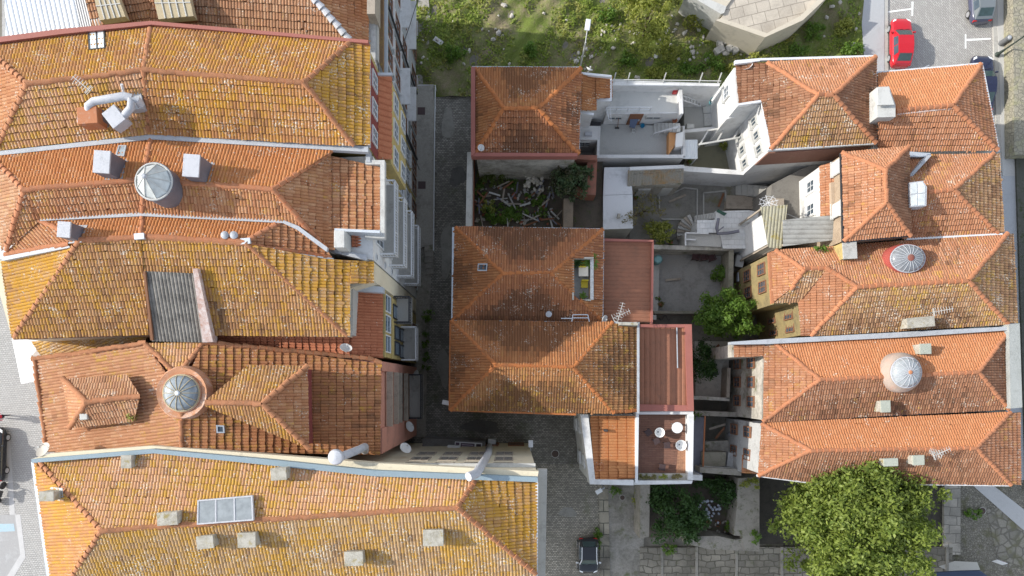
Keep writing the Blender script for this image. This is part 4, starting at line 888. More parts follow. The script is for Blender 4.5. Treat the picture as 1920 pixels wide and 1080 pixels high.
# tiled white terrace with steps
te = thing('terrace', 'white tiled terrace with winding steps above the grey courtyard', 'terrace', P(1390, 430, 0))
wt = bricks('white_floor_tile', (.56, .57, .57), (.52, .53, .53), (.42, .42, .42), .4, .4, 0, .01, stain=.12, scol=(.35, .34, .32))
MB().pp([(1342, 396), (1404, 394), (1430, 400), (1425, 466), (1356, 466), (1350, 436), (1340, 436)], 2.5, 0).build('terrace_floor', wt, te)
MB().pp([(1307, 413), (1344, 412), (1344, 436), (1307, 436)], 2.6, 0).build('side_platform', wt, te)
MB().pp([(1285, 437), (1354, 440), (1352, 463), (1285, 460)], 2.35, 0).build('side_platform', conc, te)
mb = MB()
for a, b in (((1285, 437), (1285, 461)), ((1285, 437), (1328, 438)), ((1286, 449), (1304, 450))): mb.bar(P(*a, 2.55), P(*b, 2.55), .1, .2)
mb.build('edging', white_wall, te)
for k in range(7): MB().pp([(1342 - k * 5.5, 398 + k * .9), (1336.5 - k * 5.5, 399 + k * .9), (1335 - k * 5.5, 410 + k * 1.1), (1341 - k * 5.5, 409 + k * 1.1)], 2.3 - k * .15, 0).build('stair_tread', conc, te)
for k in range(8):
    a0, a1 = R(205 - k * 11 + 100 - 100), R(205 - (k + 1) * 11)
    a0, a1 = R(112 + k * 11), R(112 + (k + 1) * 11 - 1)
    cx, cy = 1309, 437
    q = lambda a, rr: (cx + rr * math.cos(a), cy - rr * .95 * math.sin(a))
    MB().pp([q(a0, 14), q(a0, 40), q(a1, 40), q(a1, 14)], 1.2 - k * .13, 0).build('stair_tread', wood_grey if k % 2 else conc, te)
mb = MB(); mb.tube([P(1347, 410, 3.0), P(1344, 428, 3.1), P(1346, 438, 3.0), P(1366, 437, 2.9), P(1386, 433, 3.1)], .12, 8); mb.tube([P(1345, 434, 3.0), P(1357, 425, 3.2)], .05, 6); mb.build('stair_wall', lead, te, smooth=True)
cyard = weathered('courtyard_concrete', (.235, .225, .20), (.12, .115, .10), .5, sc=.55, moss=(.16, .15, .09))
slab('courtyard', None, None, [(1184, 318), (1440, 322), (1430, 462), (1180, 462)], .06, -.2, cyard, 'structure')
slab('courtyard', None, None, [(1225, 468), (1370, 470), (1368, 590), (1224, 590)], .05, -.2, weathered('yard_concrete_grey', (.30, .29, .27), (.16, .15, .14), .5, sc=.7), 'structure')
slab('courtyard', None, None, [(1300, 246), (1400, 240), (1396, 322), (1280, 318)], .5, -.2, weathered('yard_olive', (.24, .23, .16), (.15, .14, .11), .4, sc=.8), 'structure')
bd = MB()
for path in ([(1236, 392), (1236, 365), (1262, 362), (1283, 352), (1307, 355), (1307, 412), (1240, 411)], [(1319, 410), (1319, 362), (1360, 358), (1362, 392)]):
    for i in range(len(path) - 1): bd.bar(P(*path[i], .13), P(*path[i + 1], .13), .1, .16)
tag(bd.build('flower_bed_edging', conc), 'curved concrete edging laid in the grey courtyard', 'edging')
st = thing('steps', 'stone steps climbing right from the grey courtyard under the white house', 'steps', P(1410, 360, 0))
for k in range(7): MB().pp([(1380 + k * 11, 344 + k), (1391 + k * 11, 345 + k), (1391 + k * 11, 366 + k), (1380 + k * 11, 365 + k)], .2 + .16 * k, 0).build('step', conc, st)
for k in range(5): MB().pp([(1362, 366 + k * 5), (1414, 367 + k * 5), (1414, 372 + k * 5), (1362, 371 + k * 5)], .25 + .15 * k, 0).build('step', wood_grey, st)
# ---------------------------------------------------------------- ruin at the bottom
r2 = thing('ruined_house', 'overgrown ruin with thick stone walls below the brown deck', 'ruin', P(1310, 960, 0))
ruin_top = weathered('ruin_wall_top', (.30, .275, .235), (.16, .145, .12), .5, sc=1.5, moss=(.10, .11, .045), var=.22)
MB().pp([(1201, 903), (1219, 905), (1217, 1006), (1200, 1010)], 2.8, 0).build('left_wall', ruin_top, r2)
MB().pp([(1384, 897), (1424, 894), (1424, 1034), (1396, 1032), (1390, 1005), (1376, 1004), (1382, 950)], 2.8, 0).build('right_wall', ruin_top, r2)
MB().pp([(1290, 1006), (1345, 1005), (1378, 1012), (1424, 1006), (1424, 1034), (1330, 1030), (1286, 1020)], 2.7, 0).build('front_wall', ruin_top, r2)
MB().pp([(1312, 876), (1390, 880), (1390, 892), (1312, 886)], 3.4, 0).build('rear_wall', weathered('ruin_wall_top', (.3, .28, .24)), r2)
MB().pp([(1296, 890), (1317, 891), (1317, 901), (1296, 900)], 4.2, 0).build('white_pier', white_wall, r2)
MB().pp([(1217, 900), (1386, 896), (1384, 1008), (1217, 1008)], .7, 0).build('ruin_floor', weathered('ruin_earth', (.11, .09, .07)), r2)
# courts between C3 and R5/R6
yc = [(1303, 640), (1368, 640), (1364, 745), (1304, 745)]
slab('yard', None, None, yc, .9, -.1, weathered('pale_rubble_yard', (.50, .47, .41), (.26, .24, .2), .4, sc=1.4, var=.2), 'structure')
for pl, lb, m_ in (([(1301, 742), (1368, 746), (1368, 752), (1301, 749)], 'crumbling pale wall below the rubble yard', dirty_wall), ([(1303, 770), (1414, 774), (1414, 783), (1303, 779)], 'broken stone wall beside the white deck parapet', ruin_top),
        ([(1364, 690), (1370, 690), (1368, 748), (1362, 748)], 'narrow wall dividing rubble yard from the windowed grey house', wood_grey)):
    tag(MB().pp(pl, 2.4, 0).build('broken_wall', m_), lb, 'wall')
o = tag(MB().pp([(1301, 780), (1320, 782), (1316, 890), (1298, 888)], 2.0, 0).build('shed_roof', lead), 'dark ribbed shed roof right of the white deck parapet', 'shed roof')
pr = thing('walled_yard', 'small walled yards with dark openings left of the lower right house', 'yard', P(1350, 840, 0))
for pl, zt, m_ in (([(1322, 828), (1366, 826), (1368, 850), (1322, 848)], 1.2, dirty_wall), ([(1318, 848), (1362, 848), (1360, 874), (1318, 874)], 2.6, weathered('mossy_wall', (.27, .25, .2))), ([(1318, 874), (1390, 878), (1390, 884), (1318, 880)], 3.0, conc_light), ([(1366, 848), (1392, 854), (1388, 878), (1362, 874)], 2.4, grey_wall)):
    MB().pp(pl, zt, 0).build('wall', m_, pr)
mb = MB(); mb.tube([P(1322, 780, 3.0), P(1318, 880, 3.0)], .06, 8); mb.tube([P(1322, 782, 3.0), P(1322, 782, 0)], .05, 8); mb.build('pipe', rust_metal, pr)
# ================================================================ RIGHT BLOCK
z = 8.9
g1 = thing('house', 'white-walled house with weathered hipped roof beside the grassy lot', 'house', P(1510, 200, 0))
r = 10.7
make_roof(g1, [
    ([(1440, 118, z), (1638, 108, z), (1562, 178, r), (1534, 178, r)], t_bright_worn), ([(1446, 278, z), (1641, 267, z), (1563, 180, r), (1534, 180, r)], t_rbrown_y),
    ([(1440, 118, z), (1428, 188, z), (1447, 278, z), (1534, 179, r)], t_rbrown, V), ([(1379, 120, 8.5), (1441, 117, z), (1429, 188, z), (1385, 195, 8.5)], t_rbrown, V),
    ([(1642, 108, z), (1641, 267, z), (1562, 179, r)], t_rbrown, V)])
caps([((1534, 178, r), (1562, 178, r)), ((1440, 118, z), (1534, 178, r)), ((1640, 107, z), (1562, 178, r)), ((1446, 279, z), (1534, 179, r)), ((1641, 267, z), (1562, 179, r))], g1, cap_bright, r=.12)
wall(g1, [xy(1381, 120, z), xy(1640, 109, z), xy(1640, 267, z), xy(1447, 279, z), xy(1430, 189, z), xy(1386, 195, z)], 8.35, 0, white_wall)
for a in ([(1378, 113), (1425, 109), (1425, 114), (1378, 120)], [(1425, 109), (1643, 103), (1643, 108), (1425, 113)], [(1640, 106), (1644, 106), (1644, 270), (1640, 270)], [(1440, 277), (1643, 266), (1643, 270), (1440, 282)], [(1383, 194), (1428, 187), (1429, 191), (1384, 198)], [(1428, 187), (1431, 187), (1446, 279), (1442, 280)]):
    MB().pp(a, z + .04, z - .2).build('gutter', white_metal, g1)
YS = P(0, 279, z).y
a, b = P(1447, 281, z), P(1640, 269, z); 
mb = MB(); n_ = Vector((b.y - a.y, a.x - b.x, 0)).normalized(); mb.hexa([Vector((p.x, p.y, 5.6)) + n_ * d for p, d in ((a, .004), (b, .004), (b, -.05), (a, -.05))], [Vector((p.x, p.y, 8.3)) + n_ * d for p, d in ((a, .004), (b, .004), (b, -.05), (a, -.05))]) 
mb2 = MB(); mb2.hexa([Vector((p.x, p.y, 5.7)) + n_ * d for p, d in ((a, .03), (b, .03), (b, -.05), (a, -.05))], [Vector((p.x, p.y, 8.3)) + n_ * d for p, d in ((a, .03), (b, .03), (b, -.05), (a, -.05))]); mb2.build('rendered_band', weathered('brown_render', (.24, .12, .085), (.3, .2, .15), .3), g1)
wl = [(xy(1430, 189, z), xy(1447, 279, z))]
pa, pb = Vector(wl[0][0] + (0,)), Vector(wl[0][1] + (0,)); nn = Vector((pb.y - pa.y, pa.x - pb.x, 0)).normalized()
if nn.x > 0: nn = -nn
for zz in (6.9, 3.9):
    for t in (.2, .5, .8): p = pa.lerp(pb, t); window(g1, (p.x + nn.x * .0, p.y + nn.y * .0, zz), nn, .55, .95, conc_light, g_dark, 2, 1)
pa, pb = Vector(xy(1381, 120, z) + (0,)), Vector(xy(1386, 195, z) + (0,)); nn = Vector((-1, 0, 0))
for zz in (6.6,): 
    for t in (.35,): p = pa.lerp(pb, t); window(g1, (p.x, p.y, zz), nn, .8, 1.1, white_metal, g_dark)
# glazed white balcony at the notch
bx = [(1362, 222), (1395, 196), (1428, 191), (1437, 214), (1372, 228)]
MB().pp([(1378, 198), (1390, 195), (1378, 219), (1362, 224)], 6.6, 3).build('balcony_wall', white_wall, g1)
MB().pp([(1392, 196), (1429, 190), (1436, 205), (1380, 219)], 6.2, 3).build('glazed_balcony', white_wall, g1)
o = MB().pp([(1394, 198), (1408, 196), (1402, 208), (1386, 212)], 6.26, 6.1).build('glass_roof', g_blue, g1); o = MB().pp([(1411, 196), (1426, 194), (1420, 205), (1406, 208)], 6.26, 6.1).build('glass_roof', g_pale, g1)
MB().pp([(1360, 222), (1436, 204), (1437, 212), (1362, 228)], 5.0, 2.8).build('balcony_edge', white_wall, g1)
mb = MB()
for px in (1313, 1344, 1375, 1404): mb.bar(P(px, 270 - (px - 1313) * .16, 3.9), P(px + 14, 246 - (px - 1313) * .16, 4.1), .1, .1)
mb.bar(P(1310, 271, 3.95), P(1410, 254, 3.95), .12); mb.bar(P(1325, 245, 4.12), P(1420, 231, 4.12), .12)
for px in (1313, 1404): q = P(px, 270 - (px - 1313) * .16, 3.9); mb.bar(q, Vector((q.x, q.y, .4)), .1)
tag(mb.build('pergola', conc_light), 'pale timber pergola frame in the yard below the white house', 'pergola')
cn = thing('canopy', 'pale corrugated canopy at the end of the white court', 'canopy', P(1292, 280, 0))
make_roof(cn, [([(1277, 298, 3.6), (1308, 298, 3.6), (1308, 262, 3.8), (1278, 262, 3.8)], plain('white_sheet_b', (.62, .65, .66), .5, .1), dict(pitch=.2, course=9, amp=.03, step=0, jit=0))]); 
mb = MB(); [mb.bar(P(x, y, 3.5), Vector((P(x, y, 3.5).x, P(x, y, 3.5).y, .3)), .08) for x, y in ((1280, 296), (1306, 296), (1280, 265), (1306, 265))]; mb.build('post', white_metal, cn)
# ---------------------------------------------------------------- R2
g2 = thing('house', 'bright orange roof with white dormer box beside the parked dark blue car', 'house', P(1760, 205, 0))
z2, r = 8.3, 9.8
make_roof(g2, [
    ([(1645, 139, z2), (1839, 122, z2), (1787, 196, r), (1645, 210, r)], t_bright), ([(1645, 284, z2), (1869, 281, z2), (1787, 198, r), (1645, 212, r)], t_bright_worn),
    ([(1839, 122, z2), (1870, 281, z2), (1787, 197, r)], t_bright_worn, V)])
caps([((1645, 211, r), (1787, 197, r)), ((1838, 122, z2), (1787, 196, r)), ((1869, 281, z2), (1787, 198, r))], g2, cap_bright, r=.12)
wall(g2, [xy(1640, 140, z2), xy(1837, 124, z2), xy(1866, 280, z2), xy(1640, 283, z2)], 8.1, 0, white_wall)
for a in ([(1645, 134), (1842, 117), (1842, 121), (1645, 138)], [(1839, 117), (1843, 117), (1875, 284), (1870, 284)]): MB().pp(a, z2 + .05, z2 - .2).build('gutter', white_metal, g2)
o = MB().pp([(1645, 163), (1667, 162), (1679, 196), (1679, 219), (1645, 220)], 10.3, 8.6).build('dormer', conc_light, g2)
MB().pp([(1646, 165), (1666, 164), (1677, 196), (1646, 197)], 10.63, 10.5).build('dormer_top', conc_light, o)
mb = MB(); mb.pp([(1682, 208), (1785, 198), (1785, 204), (1682, 215)], r - .02, r - .3); mb.build('mortar_band', weathered('white_mortar', (.6, .55, .52), (.48, .2, .12), .5, sc=4), g2)
# ---------------------------------------------------------------- R3
g3 = thing('house', 'house with a taller hipped storey and glass box skylight on its lower roof', 'house', P(1740, 365, 0))
ze, r, zl, rl = 10.0, 11.4, 8.4, 9.9
make_roof(g3, [
    ([(1579, 287, ze), (1583, 451, ze), (1662, 380, r), (1660, 318, r)], t_bright_worn, V), ([(1579, 287, ze), (1703, 276, ze), (1660, 318, r)], t_bright_worn),
    ([(1703, 276, ze), (1706, 440, ze), (1662, 380, r), (1660, 318, r)], t_rbrown, V), ([(1583, 451, ze), (1706, 440, ze), (1662, 380, r)], t_bright_worn)], 'upper_roof', 'g3u')
caps([((1660, 318, r), (1662, 380, r)), ((1579, 287, ze), (1660, 318, r)), ((1703, 276, ze), (1660, 318, r)), ((1583, 452, ze), (1662, 380, r)), ((1706, 441, ze), (1662, 380, r))], g3, cap_bright, r=.11)
make_roof(g3, [
    ([(1690, 293, zl), (1862, 289, zl), (1788, 355, rl), (1690, 362, rl)], t_bright_worn), ([(1690, 447, zl), (1869, 437, zl), (1788, 357, rl), (1690, 364, rl)], t_bright_worn),
    ([(1862, 289, zl), (1872, 288, zl), (1881, 436, zl), (1869, 437, zl), (1788, 356, rl)], t_rbrown_y, V)], 'lower_roof', 'g3l')
caps([((1705, 363, rl), (1788, 356, rl)), ((1862, 289, zl), (1788, 356, rl)), ((1869, 437, zl), (1788, 356, rl))], g3, cap_bright, r=.11, name='ridge_tiles')
wall(g3, [xy(1581, 289, ze), xy(1702, 278, ze), xy(1705, 439, ze), xy(1585, 450, ze)], 9.85, 0, weathered('tan_render', (.36, .28, .20), (.22, .16, .11), .45), 'upper_wall')
wall(g3, [xy(1660, 294, zl), xy(1869, 290, zl), xy(1878, 435, zl), xy(1660, 447, zl)], 8.2, 0, white_wall)
MB().pp([(1704, 284), (1745, 287), (1745, 294), (1704, 294)], 8.9, 8).build('flashing', zinc, g3); MB().pp([(1703, 330), (1740, 291), (1747, 291), (1707, 335)], 9.35, 8.3).build('valley', zinc_light, g3)
MB().pp([(1580, 452), (1708, 440), (1708, 443), (1580, 455)], ze, ze - .18).build('gutter', dark_metal, g3); MB().pp([(1576, 286), (1579, 286), (1583, 453), (1580, 453)], ze, ze - .18).build('gutter', dark_metal, g3)
MB().pp([(1700, 446), (1880, 437), (1880, 440), (1700, 450)], zl + .1, zl - .2).build('gutter', white_metal, g3); MB().pp([(1871, 288), (1875, 288), (1884, 436), (1880, 436)], zl, zl - .2).build('gutter', white_metal, g3)
o = MB().pp([(1706, 342), (1730, 339), (1738, 350), (1737, 386), (1708, 388)], 10.4, 9.0).build('roof_light', galv, g3)
mb = MB()
for a in ([(1708, 344), (1719, 342), (1720, 362), (1708, 364)], [(1721, 342), (1730, 341), (1735, 350), (1735, 361), (1722, 362)], [(1708, 366), (1720, 364), (1720, 385), (1709, 386)], [(1722, 364), (1735, 363), (1734, 384), (1722, 385)]): mb.pp(a, 10.43, 10.3)
mb.build('pane', g_pale, o)
# west wing, canopies
zw = 8.1
make_roof(g3, [([(1537, 312, zw), (1539, 406, zw), (1572, 404, 8.7), (1570, 302, 8.7)], t_bright_worn, V)], 'wing_roof', 'g3w')
wall(g3, [xy(1538, 312, zw), xy(1576, 301, zw), xy(1578, 404, zw), xy(1540, 405, zw)], zw - .05, 0, white_wall, 'wing_wall')
MB().pp([(1558, 342), (1574, 340), (1574, 403), (1560, 404)], 8.75, 8.0).build('roof_patch', weathered('tan_cement', (.42, .33, .24), (.3, .22, .15), .4), g3)
xw = xy(1538, 0, zw)[0]
for yy, zz in ((12.0, 6.6), (13.6, 6.6)): window(g3, (xw + .02, yy, zz), (-1, 0), .8, 1.2, white_metal, g_dark, surround=white_wall)
xu = xy(1580, 0, ze)[0]
for py in (316, 395): window(g3, (xu - .02, P(0, py, 9)  .y, 9.2), (-1, 0), .8, 1.0, white_metal, g_pale, 2, 2)
def canopy(label, pl, mat, pitch, posts, udir=None):
    o = thing('canopy', label, 'canopy', P(pl[0][0], pl[0][1], 0))
    make_roof(o, [(pl, mat, dict(pitch=pitch, course=9, amp=.05, step=0, jit=.2, **({'udir': udir} if udir else {})))], 'canopy_roof', label)
    for q in posts:
        a = P(q[0], q[1], pl[0][2] - .1); MB().bar(a, Vector((a.x, a.y, 0)), .12).build('post', wood_grey, o)
    return o
canopy('grey corrugated canopy above the passage beside the tall storey', [(1468, 462, 8.0), (1580, 448, 8.2), (1578, 402, 8.5), (1467, 412, 8.3)], weathered('fibre_cement', (.33, .33, .31), (.17, .165, .15), .5, sc=1.2), .3, [(1472, 458), (1574, 446), (1472, 416), (1572, 408)], (0, 1))
canopy('lichened corrugated canopy over the white tiled terrace', [(1440, 464, 7.4), (1467, 466, 7.4), (1476, 384, 7.6), (1425, 388, 7.6)], weathered('fibre_cement_lichen', (.36, .34, .25), (.2, .19, .13), .5, sc=1.4, moss=(.33, .27, .08)), .22, [(1442, 460), (1465, 462), (1472, 388), (1428, 392)])
MB_ = MB().pp([(1433, 400), (1470, 398), (1462, 462), (1438, 458)], 6.8, 0); tag(MB_.build('stair_tower', white_wall), 'white stair tower under the lichened canopy', 'stair tower')
# ---------------------------------------------------------------- R4
g4 = thing('house', 'L-shaped tiled house with yellow walls and red oval glazed lantern', 'house', P(1680, 530, 0))
z4, r, r_ = 8.4, 10.1, 9.7
make_roof(g4, [
    ([(1455, 471, z4), (1700, 453, z4), (1548, 503, r_), (1508, 506, r_)], t_bright_worn, {'udir': (1, -.07)}), ([(1700, 453, z4), (1890, 439, z4), (1815, 526, r), (1605, 538, r), (1548, 503, r_ + .1)], t_bright_worn, {'udir': (1, -.07)}),
    ([(1446, 472, z4), (1455, 470, z4), (1508, 506, r_), (1484, 541, 9.0), (1452, 566, z4)], t_bright_worn, V), ([(1452, 567, z4), (1484, 541, 9.0), (1508, 506, r_), (1548, 503, r_), (1512, 548, 8.9), (1497, 566, z4)], t_rbrown_y, {'udir': (1, 0)}),
    ([(1548, 503, r_), (1606, 538, r), (1522, 629, z4), (1502, 630, z4), (1497, 566, z4)], t_bright_worn, V),
    ([(1522, 629, z4), (1888, 607, z4), (1815, 527, r), (1605, 539, r)], t_rbrown_y), ([(1888, 439, z4), (1898, 438, 8.2), (1906, 606, 8.2), (1888, 607, z4), (1815, 526, r)], t_rbrown_y, dict(udir=(0, 1), course=.46))])
caps([((1605, 538, r), (1815, 526, r)), ((1455, 470, z4), (1508, 506, r_)), ((1508, 505, r_), (1548, 502, r_)), ((1548, 502, r_ + .05), (1605, 537, r + .05)), ((1888, 439, z4), (1815, 526, r)), ((1888, 607, z4), (1815, 526, r)), ((1606, 538, r), (1520, 630, z4)), ((1508, 506, r_), (1482, 543, 9.0))], g4, cap_bright, r=.12)
wall(g4, [xy(1449, 474, z4), xy(1888, 441, z4), xy(1900, 604, z4), xy(1506, 628, z4), xy(1499, 568, z4), xy(1455, 569, z4)], 8.1, 0, weathered('shaded_ochre_wall', (.30, .235, .11), (.13, .11, .07), .6, sc=.9))  # ochre darkened so the wall colour carries the shade lying over this facade
MB().pp([(1440, 474), (1446, 472), (1452, 568), (1446, 570)], z4 - .02, z4 - .2).build('eave_tiles', cap_bright, g4)
x0, y0 = xy(1452, 0, z4)[0], 0
for py, zz in ((495, 6.2), (530, 6.2), (495, 3.2), (530, 3.2)): window(g4, (xy(1449 + (py - 474) * .063, 0, z4)[0] - .03, P(0, py, z4).y, zz), (-1, 0), .85, 1.4, wood_brown, g_dark, 2, 3, sill=False)
for py, zz in ((585, 6.4), (610, 6.4), (585, 3.2), (610, 3.2)): window(g4, (xy(1500 + (py - 568) * .117, 0, z4)[0] - .02, P(0, py, z4).y, zz), (-1, .12), .7, 1.4, wood_brown, g_dark, 2, 3, sill=False)
lantern(g4, 1708, 483, 1.12, .62, .38, weathered('red_render', (.36, .075, .06), (.25, .1, .08), .35, sc=2), glass('clear_lantern', (.17, .18, .19), .15), zinc_light, 20, sx=1.0, sy=.80, hub=.22, ring_m=weathered('finial_red', (.25, .08, .06)), skirt=.18)
chimney(g4, 1594, 469, .85, 1.05, 1.1, yellow_wall, conc, R(3), None)
chimney(g4, 1727, 604, 1.75, .62, .8, conc_mossy, conc_mossy, R(5), None)
# ---------------------------------------------------------------- R5
g5 = thing('house', 'orange roof with pale round dome lantern and concrete band at its street end', 'house', P(1660, 705, 0))
z5, r = 8.3, 9.7
make_roof(g5, [
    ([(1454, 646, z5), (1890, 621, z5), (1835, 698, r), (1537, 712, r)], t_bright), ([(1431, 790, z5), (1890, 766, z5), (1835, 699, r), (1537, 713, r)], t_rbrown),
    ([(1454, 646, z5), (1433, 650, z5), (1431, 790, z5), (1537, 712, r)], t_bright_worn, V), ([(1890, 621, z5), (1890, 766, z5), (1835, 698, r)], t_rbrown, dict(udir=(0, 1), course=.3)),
    ([(1376, 644, 7.8), (1434, 641, 8.2), (1434, 669, 8.2), (1376, 670, 7.8)], t_bright_worn, V)])
caps([((1537, 712, r), (1835, 698, r)), ((1454, 645, z5), (1537, 712, r)), ((1431, 790, z5), (1537, 712, r)), ((1890, 621, z5), (1835, 698, r)), ((1890, 766, z5), (1835, 698, r))], g5, cap_bright, r=.11)
wall(g5, [xy(1378, 645, z5), xy(1440, 644, z5), xy(1900, 622, z5), xy(1900, 766, z5), xy(1434, 788, z5), xy(1436, 668, z5), xy(1378, 669, z5)], 7.7, 0, dirty_wall)
strip(g5, 'party_gutter', [(1370, 641), (1440, 636), (1700, 622), (1893, 612)], [(1370, 646), (1440, 645), (1700, 632), (1893, 619)], 8.7, .6, zinc_light)
MB().pp([(1892, 608), (1912, 606), (1917, 764), (1895, 766)], 8.9, 0).build('street_parapet', weathered('band_concrete', (.34, .355, .34), (.22, .23, .21), .5, sc=1.5), g5)
MB().pp([(1888, 620), (1893, 618), (1896, 765), (1889, 765)], 8.6, 8).build('gutter', zinc_light, g5)
MB().pp([(1414, 790), (1890, 766), (1890, 769), (1414, 793)], z5 + .05, z5 - .3).build('party_flashing', dark_metal, g5)
lantern(g5, 1707, 698, .98, .62, .5, weathered('pale_render', (.38, .31, .26), (.5, .28, .2), .4, sc=1.8), glass('milky_glass', (.27, .29, .30), .2), galv, 16, hub=.13, ring_m=cap_bright, skirt=.32)
for px, py, w_, d_ in ((1736, 654, .68, .62), (1661, 762, .58, .72)): chimney(g5, px, py, w_, d_, .85, conc_mossy, weathered('greenish_cap', (.38, .40, .34), (.27, .29, .22), .45, sc=3), R(2), None)
for py, zz in ((678, 5.6), (716, 5.6), (755, 5.6), (678, 2.6), (716, 2.6), (755, 2.6)): window(g5, (xy(1434, 0, z5)[0] - .02, P(0, py, z5).y, zz), (-1, 0), .8, 1.4, wood_brown, g_dark, 2, 2, sill=False)
# ---------------------------------------------------------------- R6
g6 = thing('house', 'orange and brown roof partly behind the big tree at lower right', 'house', P(1660, 842, 0))
z6, r = 8.2, 9.5
make_roof(g6, [
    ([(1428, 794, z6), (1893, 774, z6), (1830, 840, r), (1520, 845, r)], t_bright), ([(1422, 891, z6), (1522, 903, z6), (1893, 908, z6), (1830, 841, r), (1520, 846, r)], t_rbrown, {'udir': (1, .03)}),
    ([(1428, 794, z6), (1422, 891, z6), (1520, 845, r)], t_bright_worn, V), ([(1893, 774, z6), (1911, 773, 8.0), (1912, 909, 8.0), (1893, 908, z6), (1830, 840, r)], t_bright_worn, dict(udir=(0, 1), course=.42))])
caps([((1520, 845, r), (1830, 840, r)), ((1428, 794, z6), (1520, 845, r)), ((1422, 891, z6), (1520, 845, r)), ((1893, 774, z6), (1830, 840, r)), ((1894, 908, z6), (1830, 840, r))], g6, cap_bright, r=.11)
wall(g6, [xy(1431, 795, z6), xy(1908, 774, z6), xy(1908, 906, z6), xy(1522, 900, z6), xy(1425, 888, z6)], 8.0, 0, grey_wall)
MB().pp([(1420, 890), (1521, 903), (1895, 908), (1895, 912), (1521, 907), (1420, 894)], z6, z6 - .2).build('gutter', white_metal, g6)
for px, py, w_, d_ in ((1671, 867, .86, .45), (1723, 863, .68, .58)): chimney(g6, px, py, w_, d_, .85, conc_mossy, weathered('greenish_cap', (.47, .49, .42)), R(2), None)
for py, zz in ((815, 5.4), (860, 5.4), (815, 2.4), (860, 2.4)): window(g6, (xy(1428, 0, z6)[0] - .02, P(0, py, z6).y, zz), (-1, 0), .8, 1.4, wood_brown, g_dark, 2, 2, sill=False)
make_roof(g6, [([(1392, 852, 4.6), (1391, 887, 4.6), (1422, 889, 5.0), (1422, 852, 5.0)], t_bright_worn, V)], 'porch_roof', 'porch6'); wall(g6, [xy(1393, 853, 4.5), xy(1422, 853, 4.5), xy(1422, 887, 4.5), xy(1392, 886, 4.5)], 4.5, 0, grey_wall, 'porch_wall')

ps = thing('raised_passage', 'dark raised passage between the white house and the tall storey', 'passage', P(1500, 350, 0))
MB().pp([(1448, 345), (1500, 318), (1545, 300), (1545, 420), (1470, 440), (1440, 400)], 4.6, 0).build('passage_floor', weathered('passage_floor', (.2, .19, .17), (.1, .09, .08), .5, sc=1.2), ps)
for k in range(6): MB().pp([(1448, 372 + k * 5), (1470, 372 + k * 5), (1470, 377 + k * 5), (1448, 377 + k * 5)], 4.9 + .1 * k, 4.5).build('step', wood_grey, ps)
# ================================================================ GROUND
def sheet(name, poly, zt, mat):
    o = MB().pp(poly, zt, zt - .25).build(name, mat); o['kind'] = 'structure'; return o
def flat(name, poly, zt, mat):
    o = MB().add([P(q[0], q[1], zt) for q in poly], [tuple(range(len(poly)))[::-1]]).build(name, mat); o['kind'] = 'structure'
    return o
earth = weathered('base_ground', (.19, .175, .145), (.09, .085, .07), .5, sc=.5, moss=(.075, .085, .04))
o = MB().add([(-1500, -1500, -.06), (1500, -1500, -.06), (1500, 1500, -.06), (-1500, 1500, -.06)], [(0, 1, 2, 3)]).build('ground', earth); o['kind'] = 'structure'
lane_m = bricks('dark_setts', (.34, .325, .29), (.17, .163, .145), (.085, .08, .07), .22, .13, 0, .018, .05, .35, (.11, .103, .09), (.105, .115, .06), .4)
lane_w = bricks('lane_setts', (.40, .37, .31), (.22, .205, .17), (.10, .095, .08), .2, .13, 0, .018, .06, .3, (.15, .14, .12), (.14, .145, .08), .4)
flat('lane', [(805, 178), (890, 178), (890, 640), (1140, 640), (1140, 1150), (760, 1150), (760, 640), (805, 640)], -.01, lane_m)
for k, (px, py, a, b) in enumerate(((840, 230, .5, 1.6), (858, 330, .7, .9), (838, 470, .6, 2.2), (862, 560, .5, 1.2), (832, 690, .5, 1.5), (905, 800, 1.6, .6), (1065, 960, .7, .5))):
    flat('lane_patch', [(px + 22 * a * math.cos(t) * (1 + .25 * math.sin(3 * t + k)), py + 22 * b * math.sin(t) * (1 + .2 * math.cos(2 * t + k))) for t in np.linspace(0, 6.0, 18)], -.004, weathered('asphalt_patch', (.13, .125, .115), (.07, .068, .06), .5, sc=1.5) if k % 2 else weathered('mortar_patch', (.27, .26, .23), (.15, .14, .12), .5, sc=1.5))
flat('lane_paving', [(1000, 870), (1142, 870), (1142, 1150), (1000, 1150)], -.005, lane_w)
pave_old = weathered('old_pavement', (.30, .28, .24), (.13, .12, .10), .55, sc=.7, moss=(.11, .12, .06), var=.2)
sheet('sidewalk', [(770, 158), (813, 158), (812, 458), (770, 470)], .30, weathered('sidewalk_screed', (.36, .34, .30), (.17, .16, .14), .45, sc=.6))
sheet('sidewalk', [(770, 470), (812, 460), (806, 560), (800, 700), (798, 820), (770, 820)], .02, pave_old)
sheet('yard', [(755, -60), (800, -60), (814, 158), (760, 160)], .10, weathered('side_yard', (.34, .32, .28), (.14, .13, .11), .5, sc=.9, moss=(.08, .1, .03)))
st_ = thing('steps', 'dark worn stone steps at the foot of the white lane rail', 'steps', P(803, 490, 0))
for k in range(5): MB().pp([(796, 460 + k * 11), (813, 458 + k * 11), (813, 469 + k * 11), (796, 471 + k * 11)], .42 - .08 * k, -.1).build('step', pave_old, st_)
rl = thing('handrail', 'long white handrail along the pavement edge of the dark lane', 'handrail', P(813, 320, .3))
mb = MB(); mb.tube([P(783, 160, 1.2), P(816, 160, 1.2), P(814, 320, 1.2), P(813, 470, 1.2)], .045, 6); mb.build('rail', white_metal, rl)
for k in range(9):
    a = P(816 - k * .35, 160 + k * 38.6, 1.2); MB().tube([a, Vector((a.x, a.y, .05))], .03, 6).build('post', white_metal, rl)
